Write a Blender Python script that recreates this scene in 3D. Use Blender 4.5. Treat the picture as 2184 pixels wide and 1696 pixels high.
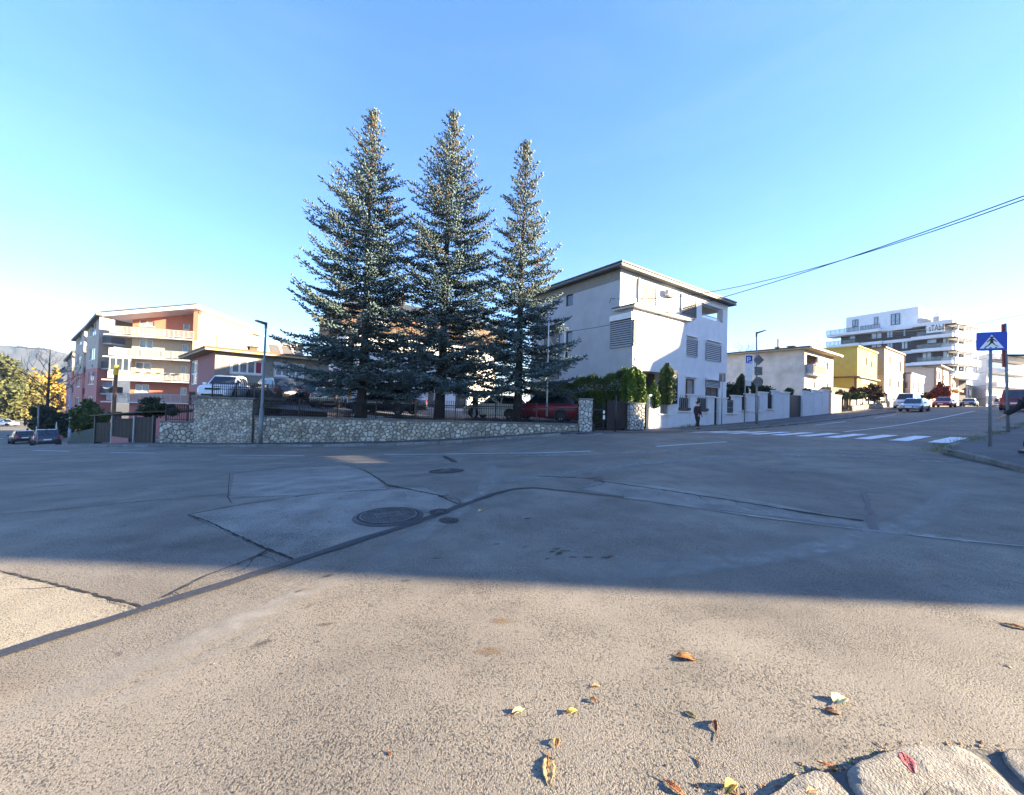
import bpy, bmesh, math, random
import numpy as np
from mathutils import Vector, Matrix, Euler

random.seed(7); np.random.seed(7)
RAD = math.radians
scene = bpy.context.scene
for o in list(bpy.data.objects): bpy.data.objects.remove(o)
COL = scene.collection

# ------------------------------------------------------------------ camera
EYE = Vector((0.0, 0.0, 1.45))
FPX, CX, CY = 830.0, 1092.0, 848.0            # focal length and centre, in pixels of a 2184 x 1696 picture
PITCH, ROLL = math.atan(14.0/FPX), 0.028
cam_data = bpy.data.cameras.new('camera'); cam = bpy.data.objects.new('camera', cam_data); COL.objects.link(cam)
cam_data.sensor_fit = 'HORIZONTAL'; cam_data.sensor_width = 36.0; cam_data.lens = 36.0*FPX/2184.0
cam_data.clip_start = 0.05; cam_data.clip_end = 12000
CAMROT = Euler((math.pi/2 + PITCH, 0, 0)).to_matrix() @ Matrix.Rotation(ROLL, 3, 'Z')
cam.matrix_world = Matrix.Translation(EYE) @ CAMROT.to_4x4()
scene.camera = cam

# ------------------------------------------------------------------ sky, sun, exposure
SUN_AZ, SUN_EL = RAD(93.0), RAD(15.5)          # azimuth from +Y towards +X
world = bpy.data.worlds.new('World'); scene.world = world; world.use_nodes = True
wn, wl = world.node_tree.nodes, world.node_tree.links
wn.clear()
w_out = wn.new('ShaderNodeOutputWorld'); w_bg = wn.new('ShaderNodeBackground'); w_sky = wn.new('ShaderNodeTexSky')
w_sky.sky_type = 'NISHITA'; w_sky.sun_disc = False
w_sky.sun_elevation = SUN_EL; w_sky.sun_rotation = SUN_AZ
w_sky.altitude = 400; w_sky.air_density = 1.0; w_sky.dust_density = 0.3; w_sky.ozone_density = 4.0
w_bg.inputs['Strength'].default_value = 0.120
w_hs = wn.new('ShaderNodeHueSaturation'); w_hs.inputs['Saturation'].default_value = 1.30; w_hs.inputs['Hue'].default_value = 0.5165
w_gm = wn.new('ShaderNodeGamma'); w_gm.inputs['Gamma'].default_value = 0.70
wl.new(w_sky.outputs[0], w_gm.inputs['Color']); wl.new(w_gm.outputs[0], w_hs.inputs['Color']); w_tc = wn.new('ShaderNodeTexCoord'); w_mp = wn.new('ShaderNodeMapping'); w_mp.inputs['Scale'].default_value = (1.2, 1.2, 5.0)
w_no = wn.new('ShaderNodeTexNoise'); w_no.inputs['Scale'].default_value = 2.2; w_no.inputs['Detail'].default_value = 7; w_no.inputs['Distortion'].default_value = .6
w_rg = wn.new('ShaderNodeMapRange'); w_rg.inputs[1].default_value = .45; w_rg.inputs[2].default_value = .80; w_rg.inputs[4].default_value = .045
w_mx = wn.new('ShaderNodeMix'); w_mx.data_type = 'RGBA'; w_mx.inputs[7].default_value = (1.9, 2.0, 2.1, 1)       # thin wisps of high cloud
wl.new(w_tc.outputs['Generated'], w_mp.inputs['Vector']); wl.new(w_mp.outputs[0], w_no.inputs['Vector']); wl.new(w_no.outputs['Fac'], w_rg.inputs[0])
wl.new(w_rg.outputs[0], w_mx.inputs[0]); wl.new(w_hs.outputs[0], w_mx.inputs[6]); wl.new(w_mx.outputs[2], w_bg.inputs['Color']); wl.new(w_bg.outputs[0], w_out.inputs['Surface'])
sun_data = bpy.data.lights.new('sun', 'SUN'); sun = bpy.data.objects.new('sun', sun_data); COL.objects.link(sun)
sun_data.energy = 5.0; sun_data.angle = RAD(0.5); sun_data.color = (1.0, 0.81, 0.54)
SUN_DIR = Vector((math.sin(SUN_AZ)*math.cos(SUN_EL), math.cos(SUN_AZ)*math.cos(SUN_EL), math.sin(SUN_EL)))
sun.rotation_euler = SUN_DIR.to_track_quat('Z', 'Y').to_euler()
sun.location = (60, 0, 40)
scene.view_settings.view_transform = 'Standard'; scene.view_settings.look = 'None'
scene.view_settings.gamma = 1.0; scene.view_settings.use_curve_mapping = False
scene.view_settings.exposure = 2.7
scene.render.engine = 'CYCLES'
try:
    scene.cycles.use_denoising = True; scene.cycles.denoiser = 'OPENIMAGEDENOISE'
    scene.cycles.max_bounces = 6; scene.cycles.diffuse_bounces = 3; scene.cycles.glossy_bounces = 3
    scene.cycles.transmission_bounces = 4; scene.cycles.transparent_max_bounces = 8
    scene.cycles.caustics_reflective = False; scene.cycles.caustics_refractive = False
except Exception: pass

# ------------------------------------------------------------------ picture geometry -> world
def ray(px, py):
    d = CAMROT @ Vector(((px-CX)/FPX, -(py-CY)/FPX, -1.0))
    return d/d.y
def at(px, py, D):
    return EYE + ray(px, py)*D
TH = RAD(57.0)
U = Vector((math.sin(TH), math.cos(TH))); N = Vector((-math.cos(TH), math.sin(TH)))     # along / across the street on the right
def sn(s, n): return (U.x*s+N.x*n, U.y*s+N.y*n)

# terrain: thin plate spline through measured heights
_ctl = [(0,0,0),(-3,1,-.02),(3,1,0),(0,5,0),(-6,4,-.05),(6,4,.05),(0,-6,0.05),(-12,0,-.2),(12,-2,.5)]
for px,py,D,dz in [(952,1005,8.2,0),(678,953,20.5,0),(961,946,20.0,0),(1310,925,19.3,0),(500,952,21.6,0),(345,951,22.4,0),(550,971,16,0),(100,962,19,0),(0,953,24,0),
      (95,952,40,0),(1469.6,923,20.8,0),(2011,947.5,13.1,0),(1764,924,18.9,0),(2071,878,38,0),(1948,879,41.5,0),
      (1400,915,25.9,.12),(1766,883,41.7,.12),(2129,869,86,0),(2110,950,11.1,.12),(2005,960,11.2,0),(2184,1005,8.4,0),(1260,917,21.3,.12),(820,1000,10.2,0)]:
    p = at(px,py,D); _ctl.append((p.x,p.y,p.z-dz))
_ctl += [(-116,88,-6.5),(-70,55,-5.4),(0,90,1.0),(60,110,4.0),(180,160,6.5),(-150,-40,-5),(0,-80,2),(120,-20,5),(60,0,2.6),(-60,0,-2.0),(-60,20,-3.6),(160,60,6.5)]
_ctl = np.array(_ctl, dtype=float)
def _phi(r2): return np.where(r2 > 1e-9, 0.5*r2*np.log(np.maximum(r2,1e-9)), 0.0)
_nc = len(_ctl); _A = np.zeros((_nc+3,_nc+3))
_d2 = ((_ctl[:,None,:2]-_ctl[None,:,:2])**2).sum(-1)
_A[:_nc,:_nc] = _phi(_d2) + np.eye(_nc)*6.0
_A[:_nc,_nc] = 1; _A[:_nc,_nc+1:] = _ctl[:,:2]; _A[_nc,:_nc] = 1; _A[_nc+1:,:_nc] = _ctl[:,:2].T
_w = np.linalg.solve(_A, np.concatenate([_ctl[:,2],[0,0,0]]))
def zfa(x, y):
    x = np.asarray(x,float); y = np.asarray(y,float); sh = x.shape; x = x.ravel(); y = y.ravel()
    out = np.empty(len(x))
    for a in range(0,len(x),20000):
        d2 = (x[a:a+20000,None]-_ctl[None,:,0])**2+(y[a:a+20000,None]-_ctl[None,:,1])**2
        out[a:a+20000] = _phi(d2)@_w[:_nc]+_w[_nc]+_w[_nc+1]*x[a:a+20000]+_w[_nc+2]*y[a:a+20000]
    return out.reshape(sh)
def zf(x, y): return float(zfa(np.array([x]),np.array([y]))[0])
def ground(px, py, dz=0.0):
    d = ray(px,py); t = np.concatenate([np.linspace(.5,12,300),np.linspace(12,120,900)[1:]])
    x = d.x*t; y = d.y*t; z = EYE.z+d.z*t; g = z-(zfa(x,y)+dz)
    k = np.argmax(g < 0)
    if k == 0: k = len(t)-1
    f = g[k-1]/(g[k-1]-g[k]+1e-12); tt = t[k-1]+f*(t[k]-t[k-1])
    return Vector((d.x*tt, d.y*tt, zf(d.x*tt,d.y*tt)))

# ------------------------------------------------------------------ objects
ORG = {}
def new_obj(name, data, parent=None, org=(0,0,0)):
    o = bpy.data.objects.new(name, data); COL.objects.link(o)
    org = Vector(org)
    if parent is not None:
        o.parent = parent; o.location = org-ORG.get(parent.name, Vector((0,0,0)))
    else: o.location = org
    ORG[o.name] = org
    return o
def tag(o, label=None, cat=None, group=None, kind=None):
    if label: o['label'] = label
    if cat: o['category'] = cat
    if group: o['group'] = group
    if kind: o['kind'] = kind
    return o
def thing(name, label, cat, loc=(0,0,0), group=None, rz=0):
    o = new_obj(name, None, None, loc); o.rotation_euler = (0,0,rz); o.empty_display_size = .3
    return tag(o, label, cat, group)
def mesh(name, V, F, m=None, parent=None, smooth=False, local=False, mats=None, fm=None):
    """V in world coordinates (or in the parent's frame when local)"""
    me = bpy.data.meshes.new(name)
    off = Vector((0,0,0)) if (local or parent is None) else ORG.get(parent.name, Vector((0,0,0)))
    me.from_pydata([(v[0]-off.x, v[1]-off.y, v[2]-off.z) for v in V], [], F)
    if mats:
        for q in mats: me.materials.append(q)
        if fm is not None: me.polygons.foreach_set('material_index', fm)
    elif m: me.materials.append(m)
    if smooth: me.polygons.foreach_set('use_smooth', [True]*len(me.polygons))
    me.update()
    o = bpy.data.objects.new(name, me); COL.objects.link(o)
    if parent is not None: o.parent = parent
    ORG[o.name] = off
    return o
def npmesh(name, V, Q, m, parent=None, k=4, smooth=False, col=None, fm=None, mats=None):
    """big mesh from numpy arrays: V (n,3) world coordinates, Q (f,k) indices"""
    off = ORG.get(parent.name, Vector((0,0,0))) if parent is not None else Vector((0,0,0))
    V = np.asarray(V,np.float32)-np.array(off,np.float32); Q = np.asarray(Q,np.int32)
    me = bpy.data.meshes.new(name); me.vertices.add(len(V)); me.vertices.foreach_set('co', V.ravel())
    me.loops.add(Q.size); me.loops.foreach_set('vertex_index', Q.ravel())
    me.polygons.add(len(Q)); me.polygons.foreach_set('loop_start', np.arange(0,Q.size,k,dtype=np.int32))
    if mats:
        for q in mats: me.materials.append(q)
    else: me.materials.append(m)
    if fm is not None: me.polygons.foreach_set('material_index', np.asarray(fm,np.int32))
    if smooth: me.polygons.foreach_set('use_smooth', np.ones(len(Q),bool))
    if col is not None:
        a = me.attributes.new('tint','FLOAT','POINT'); a.data.foreach_set('value', np.asarray(col,np.float32))
    me.update(calc_edges=True)
    o = bpy.data.objects.new(name, me); COL.objects.link(o)
    if parent is not None: o.parent = parent
    ORG[o.name] = off
    return o
def share(src, name, parent, loc, rot=None, scale=None):
    """another object on the same mesh; loc in the parent's frame"""
    o = bpy.data.objects.new(name, src.data); COL.objects.link(o); o.parent = parent; o.location = loc
    if rot is not None: o.rotation_euler = rot
    if scale is not None: o.scale = scale
    return o
class MB:
    def __init__(s): s.V=[]; s.F=[]
    def quad(s,a,b,c,d):
        i=len(s.V); s.V += [tuple(a),tuple(b),tuple(c),tuple(d)]; s.F.append((i,i+1,i+2,i+3)); return s
    def poly(s,pts):
        i=len(s.V); s.V += [tuple(p) for p in pts]; s.F.append(tuple(range(i,i+len(pts)))); return s
    def hexa(s, c):
        i=len(s.V); s.V += [tuple(p) for p in c]
        for f in ((3,2,1,0),(4,5,6,7),(0,1,5,4),(1,2,6,5),(2,3,7,6),(3,0,4,7)): s.F.append(tuple(i+k for k in f))
        return s
    def box(s,x0,x1,y0,y1,z0,z1):
        return s.hexa([(x0,y0,z0),(x1,y0,z0),(x1,y1,z0),(x0,y1,z0),(x0,y0,z1),(x1,y0,z1),(x1,y1,z1),(x0,y1,z1)])
    def prism(s, pts, z0, z1):
        """pts: plan points counter-clockwise; z0,z1 numbers or lists"""
        n=len(pts); i=len(s.V)
        za = z0 if hasattr(z0,'__len__') else [z0]*n; zb = z1 if hasattr(z1,'__len__') else [z1]*n
        s.V += [(p[0],p[1],za[k]) for k,p in enumerate(pts)]+[(p[0],p[1],zb[k]) for k,p in enumerate(pts)]
        s.F.append(tuple(i+k for k in reversed(range(n)))); s.F.append(tuple(i+n+k for k in range(n)))
        for k in range(n):
            j=(k+1)%n; s.F.append((i+k,i+j,i+n+j,i+n+k))
        return s
    def tube(s, pts, rad, k=8, cap=True):
        pts=[Vector(p) for p in pts]; n=len(pts); i=len(s.V)
        rr = rad if hasattr(rad,'__len__') else [rad]*n
        up = Vector((0,0,1))
        for a,p in enumerate(pts):
            d = (pts[min(a+1,n-1)]-pts[max(a-1,0)]).normalized()
            x = d.cross(up) if abs(d.z)<.95 else d.cross(Vector((0,1,0))); x.normalize(); y = x.cross(d)
            for b in range(k):
                t=2*math.pi*b/k; s.V.append(tuple(p+(x*math.cos(t)+y*math.sin(t))*rr[a]))
        for a in range(n-1):
            for b in range(k):
                c=(b+1)%k; s.F.append((i+a*k+b,i+(a+1)*k+b,i+(a+1)*k+c,i+a*k+c))
        if cap:
            s.F.append(tuple(i+b for b in range(k))); s.F.append(tuple(i+(n-1)*k+b for b in reversed(range(k))))
        return s
    def disc(s, c, nrm, r, th, k=20, rx=None):
        """short cylinder, centre c, axis nrm"""
        c=Vector(c); nrm=Vector(nrm).normalized()
        return s.tube([c-nrm*th/2,c+nrm*th/2],r,k)
    def build(s,name,m,parent=None,smooth=False,local=False):
        return mesh(name,s.V,s.F,m,parent,smooth,local)

# ------------------------------------------------------------------ materials
def _n(nt,t,**k):
    n = nt.nodes.new(t)
    for a,b in k.items(): setattr(n,a,b)
    return n
def mat(name, col, rough=.7, var=.12, scale=3.0, bump=.0, bscale=40., metal=0., spec=.5, dirt=None, dscale=.6, coat=0., tint=None, tintcol=None, oi=0.):
    m = bpy.data.materials.new(name); m.use_nodes = True; nt = m.node_tree; b = nt.nodes['Principled BSDF']
    b.inputs['Roughness'].default_value = rough; b.inputs['Metallic'].default_value = metal
    b.inputs['Specular IOR Level'].default_value = spec; b.inputs['Coat Weight'].default_value = coat
    tc = _n(nt,'ShaderNodeNewGeometry').outputs['Position']
    no = _n(nt,'ShaderNodeTexNoise'); no.inputs['Scale'].default_value = scale; no.inputs['Detail'].default_value = 6
    nt.links.new(tc,no.inputs['Vector'])
    mp = _n(nt,'ShaderNodeMapRange'); mp.inputs[1].default_value=.3; mp.inputs[2].default_value=.7
    mp.inputs[3].default_value = 1-var; mp.inputs[4].default_value = 1+var
    nt.links.new(no.outputs['Fac'],mp.inputs[0])
    mul = _n(nt,'ShaderNodeVectorMath',operation='SCALE'); mul.inputs[0].default_value = col[:3]
    nt.links.new(mp.outputs[0],mul.inputs['Scale']); out = mul.outputs[0]
    if dirt:
        n2 = _n(nt,'ShaderNodeTexNoise'); n2.inputs['Scale'].default_value = dscale; n2.inputs['Detail'].default_value = 8
        nt.links.new(tc,n2.inputs['Vector'])
        r2 = _n(nt,'ShaderNodeMapRange'); r2.inputs[1].default_value=.48; r2.inputs[2].default_value=.72; r2.inputs[4].default_value = dirt[3] if len(dirt)>3 else .6
        nt.links.new(n2.outputs['Fac'],r2.inputs[0])
        mx = _n(nt,'ShaderNodeMix',data_type='RGBA'); nt.links.new(r2.outputs[0],mx.inputs[0]); nt.links.new(out,mx.inputs[6])
        mx.inputs[7].default_value = (*dirt[:3],1); out = mx.outputs[2]
    if tint:     # per-vertex value 0..1 blends towards another leaf / needle colour
        at_ = _n(nt,'ShaderNodeAttribute',attribute_name='tint')
        mx = _n(nt,'ShaderNodeMix',data_type='RGBA'); nt.links.new(at_.outputs['Fac'],mx.inputs[0]); nt.links.new(out,mx.inputs[6])
        mx.inputs[7].default_value = (*tint,1); out = mx.outputs[2]
    if oi:       # every single stone / piece a little lighter or darker
        oin = _n(nt,'ShaderNodeObjectInfo'); r3 = _n(nt,'ShaderNodeMapRange'); r3.inputs[3].default_value = 1-oi; r3.inputs[4].default_value = 1+oi
        nt.links.new(oin.outputs['Random'],r3.inputs[0]); sc = _n(nt,'ShaderNodeVectorMath',operation='SCALE')
        nt.links.new(out,sc.inputs[0]); nt.links.new(r3.outputs[0],sc.inputs['Scale']); out = sc.outputs[0]
    nt.links.new(out,b.inputs['Base Color'])
    if bump:
        n3 = _n(nt,'ShaderNodeTexNoise'); n3.inputs['Scale'].default_value = bscale; n3.inputs['Detail'].default_value = 4
        nt.links.new(tc,n3.inputs['Vector'])
        bu = _n(nt,'ShaderNodeBump'); bu.inputs['Strength'].default_value = bump; bu.inputs['Distance'].default_value = .02
        nt.links.new(n3.outputs['Fac'],bu.inputs['Height']); nt.links.new(bu.outputs[0],b.inputs['Normal'])
    return m
def glass_mat(name, col, rough=.05):
    return mat(name,col,rough,.3,1.2,spec=.8)

def asphalt(name, col, agg, dark=(.045,.043,.042), relief=1.0, stain=True):
    m = bpy.data.materials.new(name); m.use_nodes = True; nt = m.node_tree; b = nt.nodes['Principled BSDF']
    b.inputs['Roughness'].default_value = .82; b.inputs['Specular IOR Level'].default_value = .35
    P = _n(nt,'ShaderNodeNewGeometry').outputs['Position']
    def noise(sc,det=5,rgh=.55):
        q=_n(nt,'ShaderNodeTexNoise'); q.inputs['Scale'].default_value=sc; q.inputs['Detail'].default_value=det; q.inputs['Roughness'].default_value=rgh
        nt.links.new(P,q.inputs['Vector']); return q.outputs['Fac']
    def vor(sc,feat='F1'):
        q=_n(nt,'ShaderNodeTexVoronoi',feature=feat); q.inputs['Scale'].default_value=sc; q.inputs['Randomness'].default_value=1
        nt.links.new(P,q.inputs['Vector']); return q
    def rng(f,a,c,d,e):
        r=_n(nt,'ShaderNodeMapRange'); r.inputs[1].default_value=a; r.inputs[2].default_value=c; r.inputs[3].default_value=d; r.inputs[4].default_value=e
        nt.links.new(f,r.inputs[0]); return r.outputs[0]
    def math_(op,a,c):
        r=_n(nt,'ShaderNodeMath',operation=op)
        for k,v in enumerate((a,c)):
            if isinstance(v,(int,float)): r.inputs[k].default_value=v
            else: nt.links.new(v,r.inputs[k])
        return r.outputs[0]
    def mix(f,a,c):
        x=_n(nt,'ShaderNodeMix',data_type='RGBA')
        if isinstance(f,float): x.inputs[0].default_value=f
        else: nt.links.new(f,x.inputs[0])
        for k,v in ((6,a),(7,c)):
            if isinstance(v,tuple): x.inputs[k].default_value=(*v,1)
            else: nt.links.new(v,x.inputs[k])
        return x.outputs[2]
    v1 = vor(150); v2 = vor(300)
    # stones of the mix each with a grey of their own, tar between them
    sep=_n(nt,'ShaderNodeSeparateColor'); nt.links.new(v1.outputs['Color'],sep.inputs[0])
    base = mix(rng(sep.outputs[0],0,1,0,1), col, agg)
    base = mix(rng(v1.outputs['Distance'],.35,.75,0.,.55), base, dark)
    base = mix(rng(noise(.45,6),.40,.66,0.,.55), base, tuple(c*1.25 for c in agg))
    base = mix(rng(noise(1.7,5),.46,.72,0.,.45), base, tuple(c*.62 for c in col))
    if stain:
        base = mix(rng(noise(3.1,6,.6),.66,.72,0.,.5), base, dark)
        base = mix(rng(noise(.9,4,.5),.6,.75,0.,.4), base, (col[0]*1.15,col[1]*.95,col[2]*.7))
    nt.links.new(base,b.inputs['Base Color'])
    h = math_('ADD', math_('MULTIPLY',rng(v1.outputs['Distance'],0,.8,1,0),.8), math_('MULTIPLY',rng(v2.outputs['Distance'],0,.8,1,0),.3))
    h = math_('ADD', h, math_('MULTIPLY',noise(60,3),.5))
    h = math_('MULTIPLY', h, rng(noise(.7,3),.35,.65,.5,1.3))
    pit = rng(math_('ADD',noise(90,2),math_('MULTIPLY',noise(2.2,3),.35)),.70,.84,0.,1.)
    h = math_('SUBTRACT', h, math_('MULTIPLY',pit,1.6))
    base = mix(math_('MULTIPLY',pit,.7), base, dark); nt.links.new(base,b.inputs['Base Color'])
    bu=_n(nt,'ShaderNodeBump'); bu.inputs['Strength'].default_value=.75*relief; bu.inputs['Distance'].default_value=.0034
    nt.links.new(h,bu.inputs['Height'])
    b2=_n(nt,'ShaderNodeBump'); b2.inputs['Strength'].default_value=.12; b2.inputs['Distance'].default_value=.02
    nt.links.new(noise(5,4),b2.inputs['Height']); nt.links.new(bu.outputs[0],b2.inputs['Normal'])
    nt.links.new(b2.outputs[0],b.inputs['Normal'])
    return m
MT = {}
def defm(k,*a,**q): MT[k] = mat(k,*a,**q)
MT['asphalt'] = asphalt('asphalt',(.170,.150,.122),(.272,.240,.188))
MT['asphalt_patch'] = asphalt('asphalt_patch',(.25,.23,.195),(.37,.34,.29),relief=1.6)
MT['asphalt_pale'] = asphalt('asphalt_pale',(.30,.26,.19),(.42,.365,.26),relief=.9)
MT['pavement'] = asphalt('pavement_asphalt',(.10,.097,.097),(.15,.145,.14),relief=.6)
def soft(name,col,a,sc=6.):
    m=mat(name,col,.85,.2,8); nt=m.node_tree; b=nt.nodes['Principled BSDF']; at_=_n(nt,'ShaderNodeAttribute',attribute_name='tint')
    no=_n(nt,'ShaderNodeTexNoise'); no.inputs['Scale'].default_value=sc; no.inputs['Detail'].default_value=6; nt.links.new(_n(nt,'ShaderNodeNewGeometry').outputs['Position'],no.inputs['Vector'])
    r=_n(nt,'ShaderNodeMapRange'); r.inputs[1].default_value=.35; r.inputs[2].default_value=.65; r.inputs[3].default_value=.35*a; r.inputs[4].default_value=a; nt.links.new(no.outputs['Fac'],r.inputs[0])
    mu=_n(nt,'ShaderNodeMath',operation='MULTIPLY'); nt.links.new(at_.outputs['Fac'],mu.inputs[0]); nt.links.new(r.outputs[0],mu.inputs[1]); nt.links.new(mu.outputs[0],b.inputs['Alpha']); MT[name]=m
soft('track_pale',(.33,.31,.27),.6); soft('stain_dark',(.03,.028,.027),.75,9.); soft('stain_faint',(.05,.048,.046),.16,3.); soft('stain_rust',(.20,.12,.05),.5,12.)
defm('tar',(.035,.034,.035),.6,.25,20,.3,60)
defm('crack',(.012,.011,.01),.95,.2,20)
defm('worn',(.30,.285,.26),.85,.3,6,.3,80,dirt=(.16,.15,.14,.7),dscale=2.5)
defm('paint',(.74,.75,.76),.7,.12,8,.25,70,dirt=(.34,.33,.32,.5),dscale=2.6)
defm('iron_mark',(.20,.19,.18),.5,.2,10,metal=.4); defm('iron',(.085,.082,.08),.55,.3,10,.35,70,metal=.5)
defm('granite',(.235,.215,.18),.9,.35,16,.9,110,dirt=(.20,.18,.15,.6),dscale=5,oi=.1)
defm('kerb_stone',(.20,.195,.185),.9,.3,6,.6,45,dirt=(.08,.09,.05,.6),dscale=1.5,oi=.2)
defm('stone',(.46,.415,.335),.88,.32,7,.6,30,dirt=(.30,.22,.13,.6),dscale=1.2,oi=.42)
defm('stone_white',(.52,.50,.45),.88,.25,7,.6,30,dirt=(.35,.30,.22,.5),dscale=2,oi=.2)
defm('mortar',(.10,.093,.085),.95,.35,8,.5,40)
defm('mortar_pale',(.17,.155,.135),.95,.35,6,.5,40)
defm('coping',(.15,.145,.14),.9,.25,5,.4,40)
defm('concrete',(.24,.235,.225),.9,.2,3,.3,50,dirt=(.14,.13,.11,.5),dscale=1.5)
defm('black_iron',(.012,.012,.014),.5,.2,10)
defm('dark_metal',(.03,.032,.036),.5,.2,8)
defm('galv',(.27,.29,.31),.5,.15,6,metal=.35)
defm('pole_grey',(.20,.22,.235),.55,.15,5,metal=.2)
defm('white_paint',(.78,.78,.77),.5,.06,4)
defm('white_wall',(.72,.73,.75),.85,.05,2,.15,60,dirt=(.55,.55,.54,.35),dscale=.8)
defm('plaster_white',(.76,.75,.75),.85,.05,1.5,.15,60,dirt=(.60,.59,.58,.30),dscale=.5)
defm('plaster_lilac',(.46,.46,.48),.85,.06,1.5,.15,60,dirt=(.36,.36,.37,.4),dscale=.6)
defm('plaster_grey',(.25,.235,.205),.9,.12,4,.35,45)
defm('plaster_pink',(.36,.165,.155),.9,.12,4,.35,45)
defm('salmon',(.58,.20,.125),.85,.06,2)
defm('cream',(.58,.44,.31),.85,.06,2)
defm('beige',(.46,.40,.34),.85,.08,2)
defm('rose',(.50,.21,.20),.85,.08,2)
defm('old_plaster',(.62,.57,.50),.9,.12,1.2,.2,30,dirt=(.36,.31,.26,.6),dscale=.45)
defm('yellow',(.46,.35,.075),.85,.08,1.5,.15,40)
defm('orange',(.70,.30,.07),.85,.08,1.5)
defm('sand',(.42,.33,.235),.88,.1,1.5,.2,40,dirt=(.36,.28,.2,.4))
defm('brick_dark',(.042,.041,.046),.9,.25,3,.4,30)
defm('gate_brown',(.028,.018,.014),.8,.3,4); defm('panel_brown',(.12,.11,.10),.4,.1,3); defm('rail_grey',(.44,.43,.41),.6,.08,3); defm('fascia_grey',(.22,.215,.21),.6,.08,3); defm('brown_clad',(.10,.065,.04),.8,.3,4,.3,20)
defm('wood',(.16,.08,.045),.7,.3,6,.3,20)
defm('soffit',(.50,.38,.22),.85,.1,3)
defm('roof_grey',(.10,.105,.11),.6,.15,3)
defm('roof_dark',(.045,.047,.05),.6,.15,3)
defm('fascia',(.62,.60,.58),.6,.08,3)
MT['glass'] = glass_mat('window_glass',(.04,.05,.06)); MT['glass_sky_tint'] = glass_mat('window_glass_sky_tint',(.24,.29,.34),.08)  # blue panes: reflected sky put into the base colour
MT['glass_curtain'] = glass_mat('window_glass_curtain',(.22,.23,.24),.12); MT['glass_rose'] = glass_mat('window_glass_rose',(.30,.06,.10),.2)
MT['glass_rail'] = glass_mat('rail_glass',(.12,.14,.15),.1); MT['glass_rail'].node_tree.nodes['Principled BSDF'].inputs['Alpha'].default_value=.38
defm('blind_dark',(.13,.125,.12),.55,.06,3); defm('blind',(.36,.36,.37),.5,.06,3)
defm('bark',(.038,.03,.025),.95,.35,9,.6,25)
defm('soil',(.09,.075,.05),.95,.3,3,.4,20,dirt=(.06,.09,.03,.7),dscale=.4)
defm('grass',(.075,.10,.03),.9,.3,5,.0,tint=(.20,.19,.07))
defm('sign_blue',(.012,.055,.40),.45,.05,3); defm('sign_white',(.80,.80,.80),.45,.04,3); defm('sign_black',(.012,.012,.013),.5,.1,3); defm('sign_yellow',(.75,.42,.02),.45,.05,3); defm('sign_back',(.17,.18,.18),.5,.12,4,metal=.3); defm('green_cloth',(.20,.42,.27),.8,.1,3); defm('mossy',(.045,.06,.05),.95,.3,3); defm('rust_red',(.25,.03,.03),.5,.2,4)
defm('car_trim',(.015,.015,.016),.6,.1,6)
# ================================================================== ground, road, pavements
def grid_sheet(name, xs, ys, zfun, m, keep=None, kind='structure'):
    X,Y = np.meshgrid(xs,ys); Z = zfun(X,Y); V = np.stack([X.ravel(),Y.ravel(),Z.ravel()],1)
    nx,ny = len(xs),len(ys); i = np.arange((nx)*(ny)).reshape(ny,nx)
    Q = np.stack([i[:-1,:-1],i[:-1,1:],i[1:,1:],i[1:,:-1]],-1).reshape(-1,4)
    if keep is not None:
        c = V[Q].mean(1); Q = Q[keep(c[:,0],c[:,1])]
    o = npmesh(name,V,Q,m,smooth=True); return tag(o,kind=kind)
def lin(*seg):
    out=[]
    for a,b,st in seg: out += list(np.arange(a,b,st))
    return np.array(out+[seg[-1][1]])
road = grid_sheet('road', lin((-150,-60,5),(-60,-30,1.5),(-30,30,.5),(30,70,1.),(70,190,5)), lin((-30,-6,3),(-6,30,.5),(30,60,1.),(60,120,5)), zfa, MT['asphalt'])
def far_z(X,Y):
    cx = np.clip(X,-150,190); cy = np.clip(Y,-30,120)
    return np.where((X>=-150)&(X<=190)&(Y>=-30)&(Y<=120), zfa(X,Y)-.35, zfa(cx,cy)-.02)
tag(grid_sheet('ground', lin((-3000,-400,400),(-400,-150,50),(-150,190,10),(190,400,42),(400,3000,400)), lin((-1500,-330,300),(-330,-30,50),(-30,120,10),(120,420,50),(420,4000,400)), far_z, MT['soil']),
    'autumn brown and green open ground beyond the streets',None)

def strip(name, pts, w, m, parent=None, dz=.006, seg=.4, jit=0., closed=False, rnd=None):
    """flat band of width w draped over the terrain along plan points"""
    rnd = rnd or random.Random(len(pts)*31+int(abs(pts[0][0])*97))
    P=[]
    for a,b in zip(pts[:-1],pts[1:]):
        n=max(1,int(math.hypot(b[0]-a[0],b[1]-a[1])/seg))
        P += [(a[0]+(b[0]-a[0])*k/n,a[1]+(b[1]-a[1])*k/n) for k in range(n)]
    P.append((pts[-1][0],pts[-1][1])); L=[];R=[]; n=len(P)
    for k,p in enumerate(P):
        a=P[max(k-1,0)]; b=P[min(k+1,n-1)]; dx,dy=b[0]-a[0],b[1]-a[1]; l=math.hypot(dx,dy) or 1
        ww=(w(k/(n-1)) if callable(w) else w)/2
        o1=ww*(1+jit*rnd.uniform(-1,1)); o2=ww*(1+jit*rnd.uniform(-1,1)); c=jit*ww*rnd.uniform(-.8,.8)
        L.append((p[0]-dy/l*(o1+c),p[1]+dx/l*(o1+c))); R.append((p[0]+dy/l*(o2-c),p[1]-dx/l*(o2-c)))
    A=np.array(L+R); Z=zfa(A[:,0],A[:,1])+dz
    return mesh(name,[(A[k,0],A[k,1],Z[k]) for k in range(2*n)],[(k,n+k,n+k+1,k+1) for k in range(n-1)],m,parent)
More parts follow.
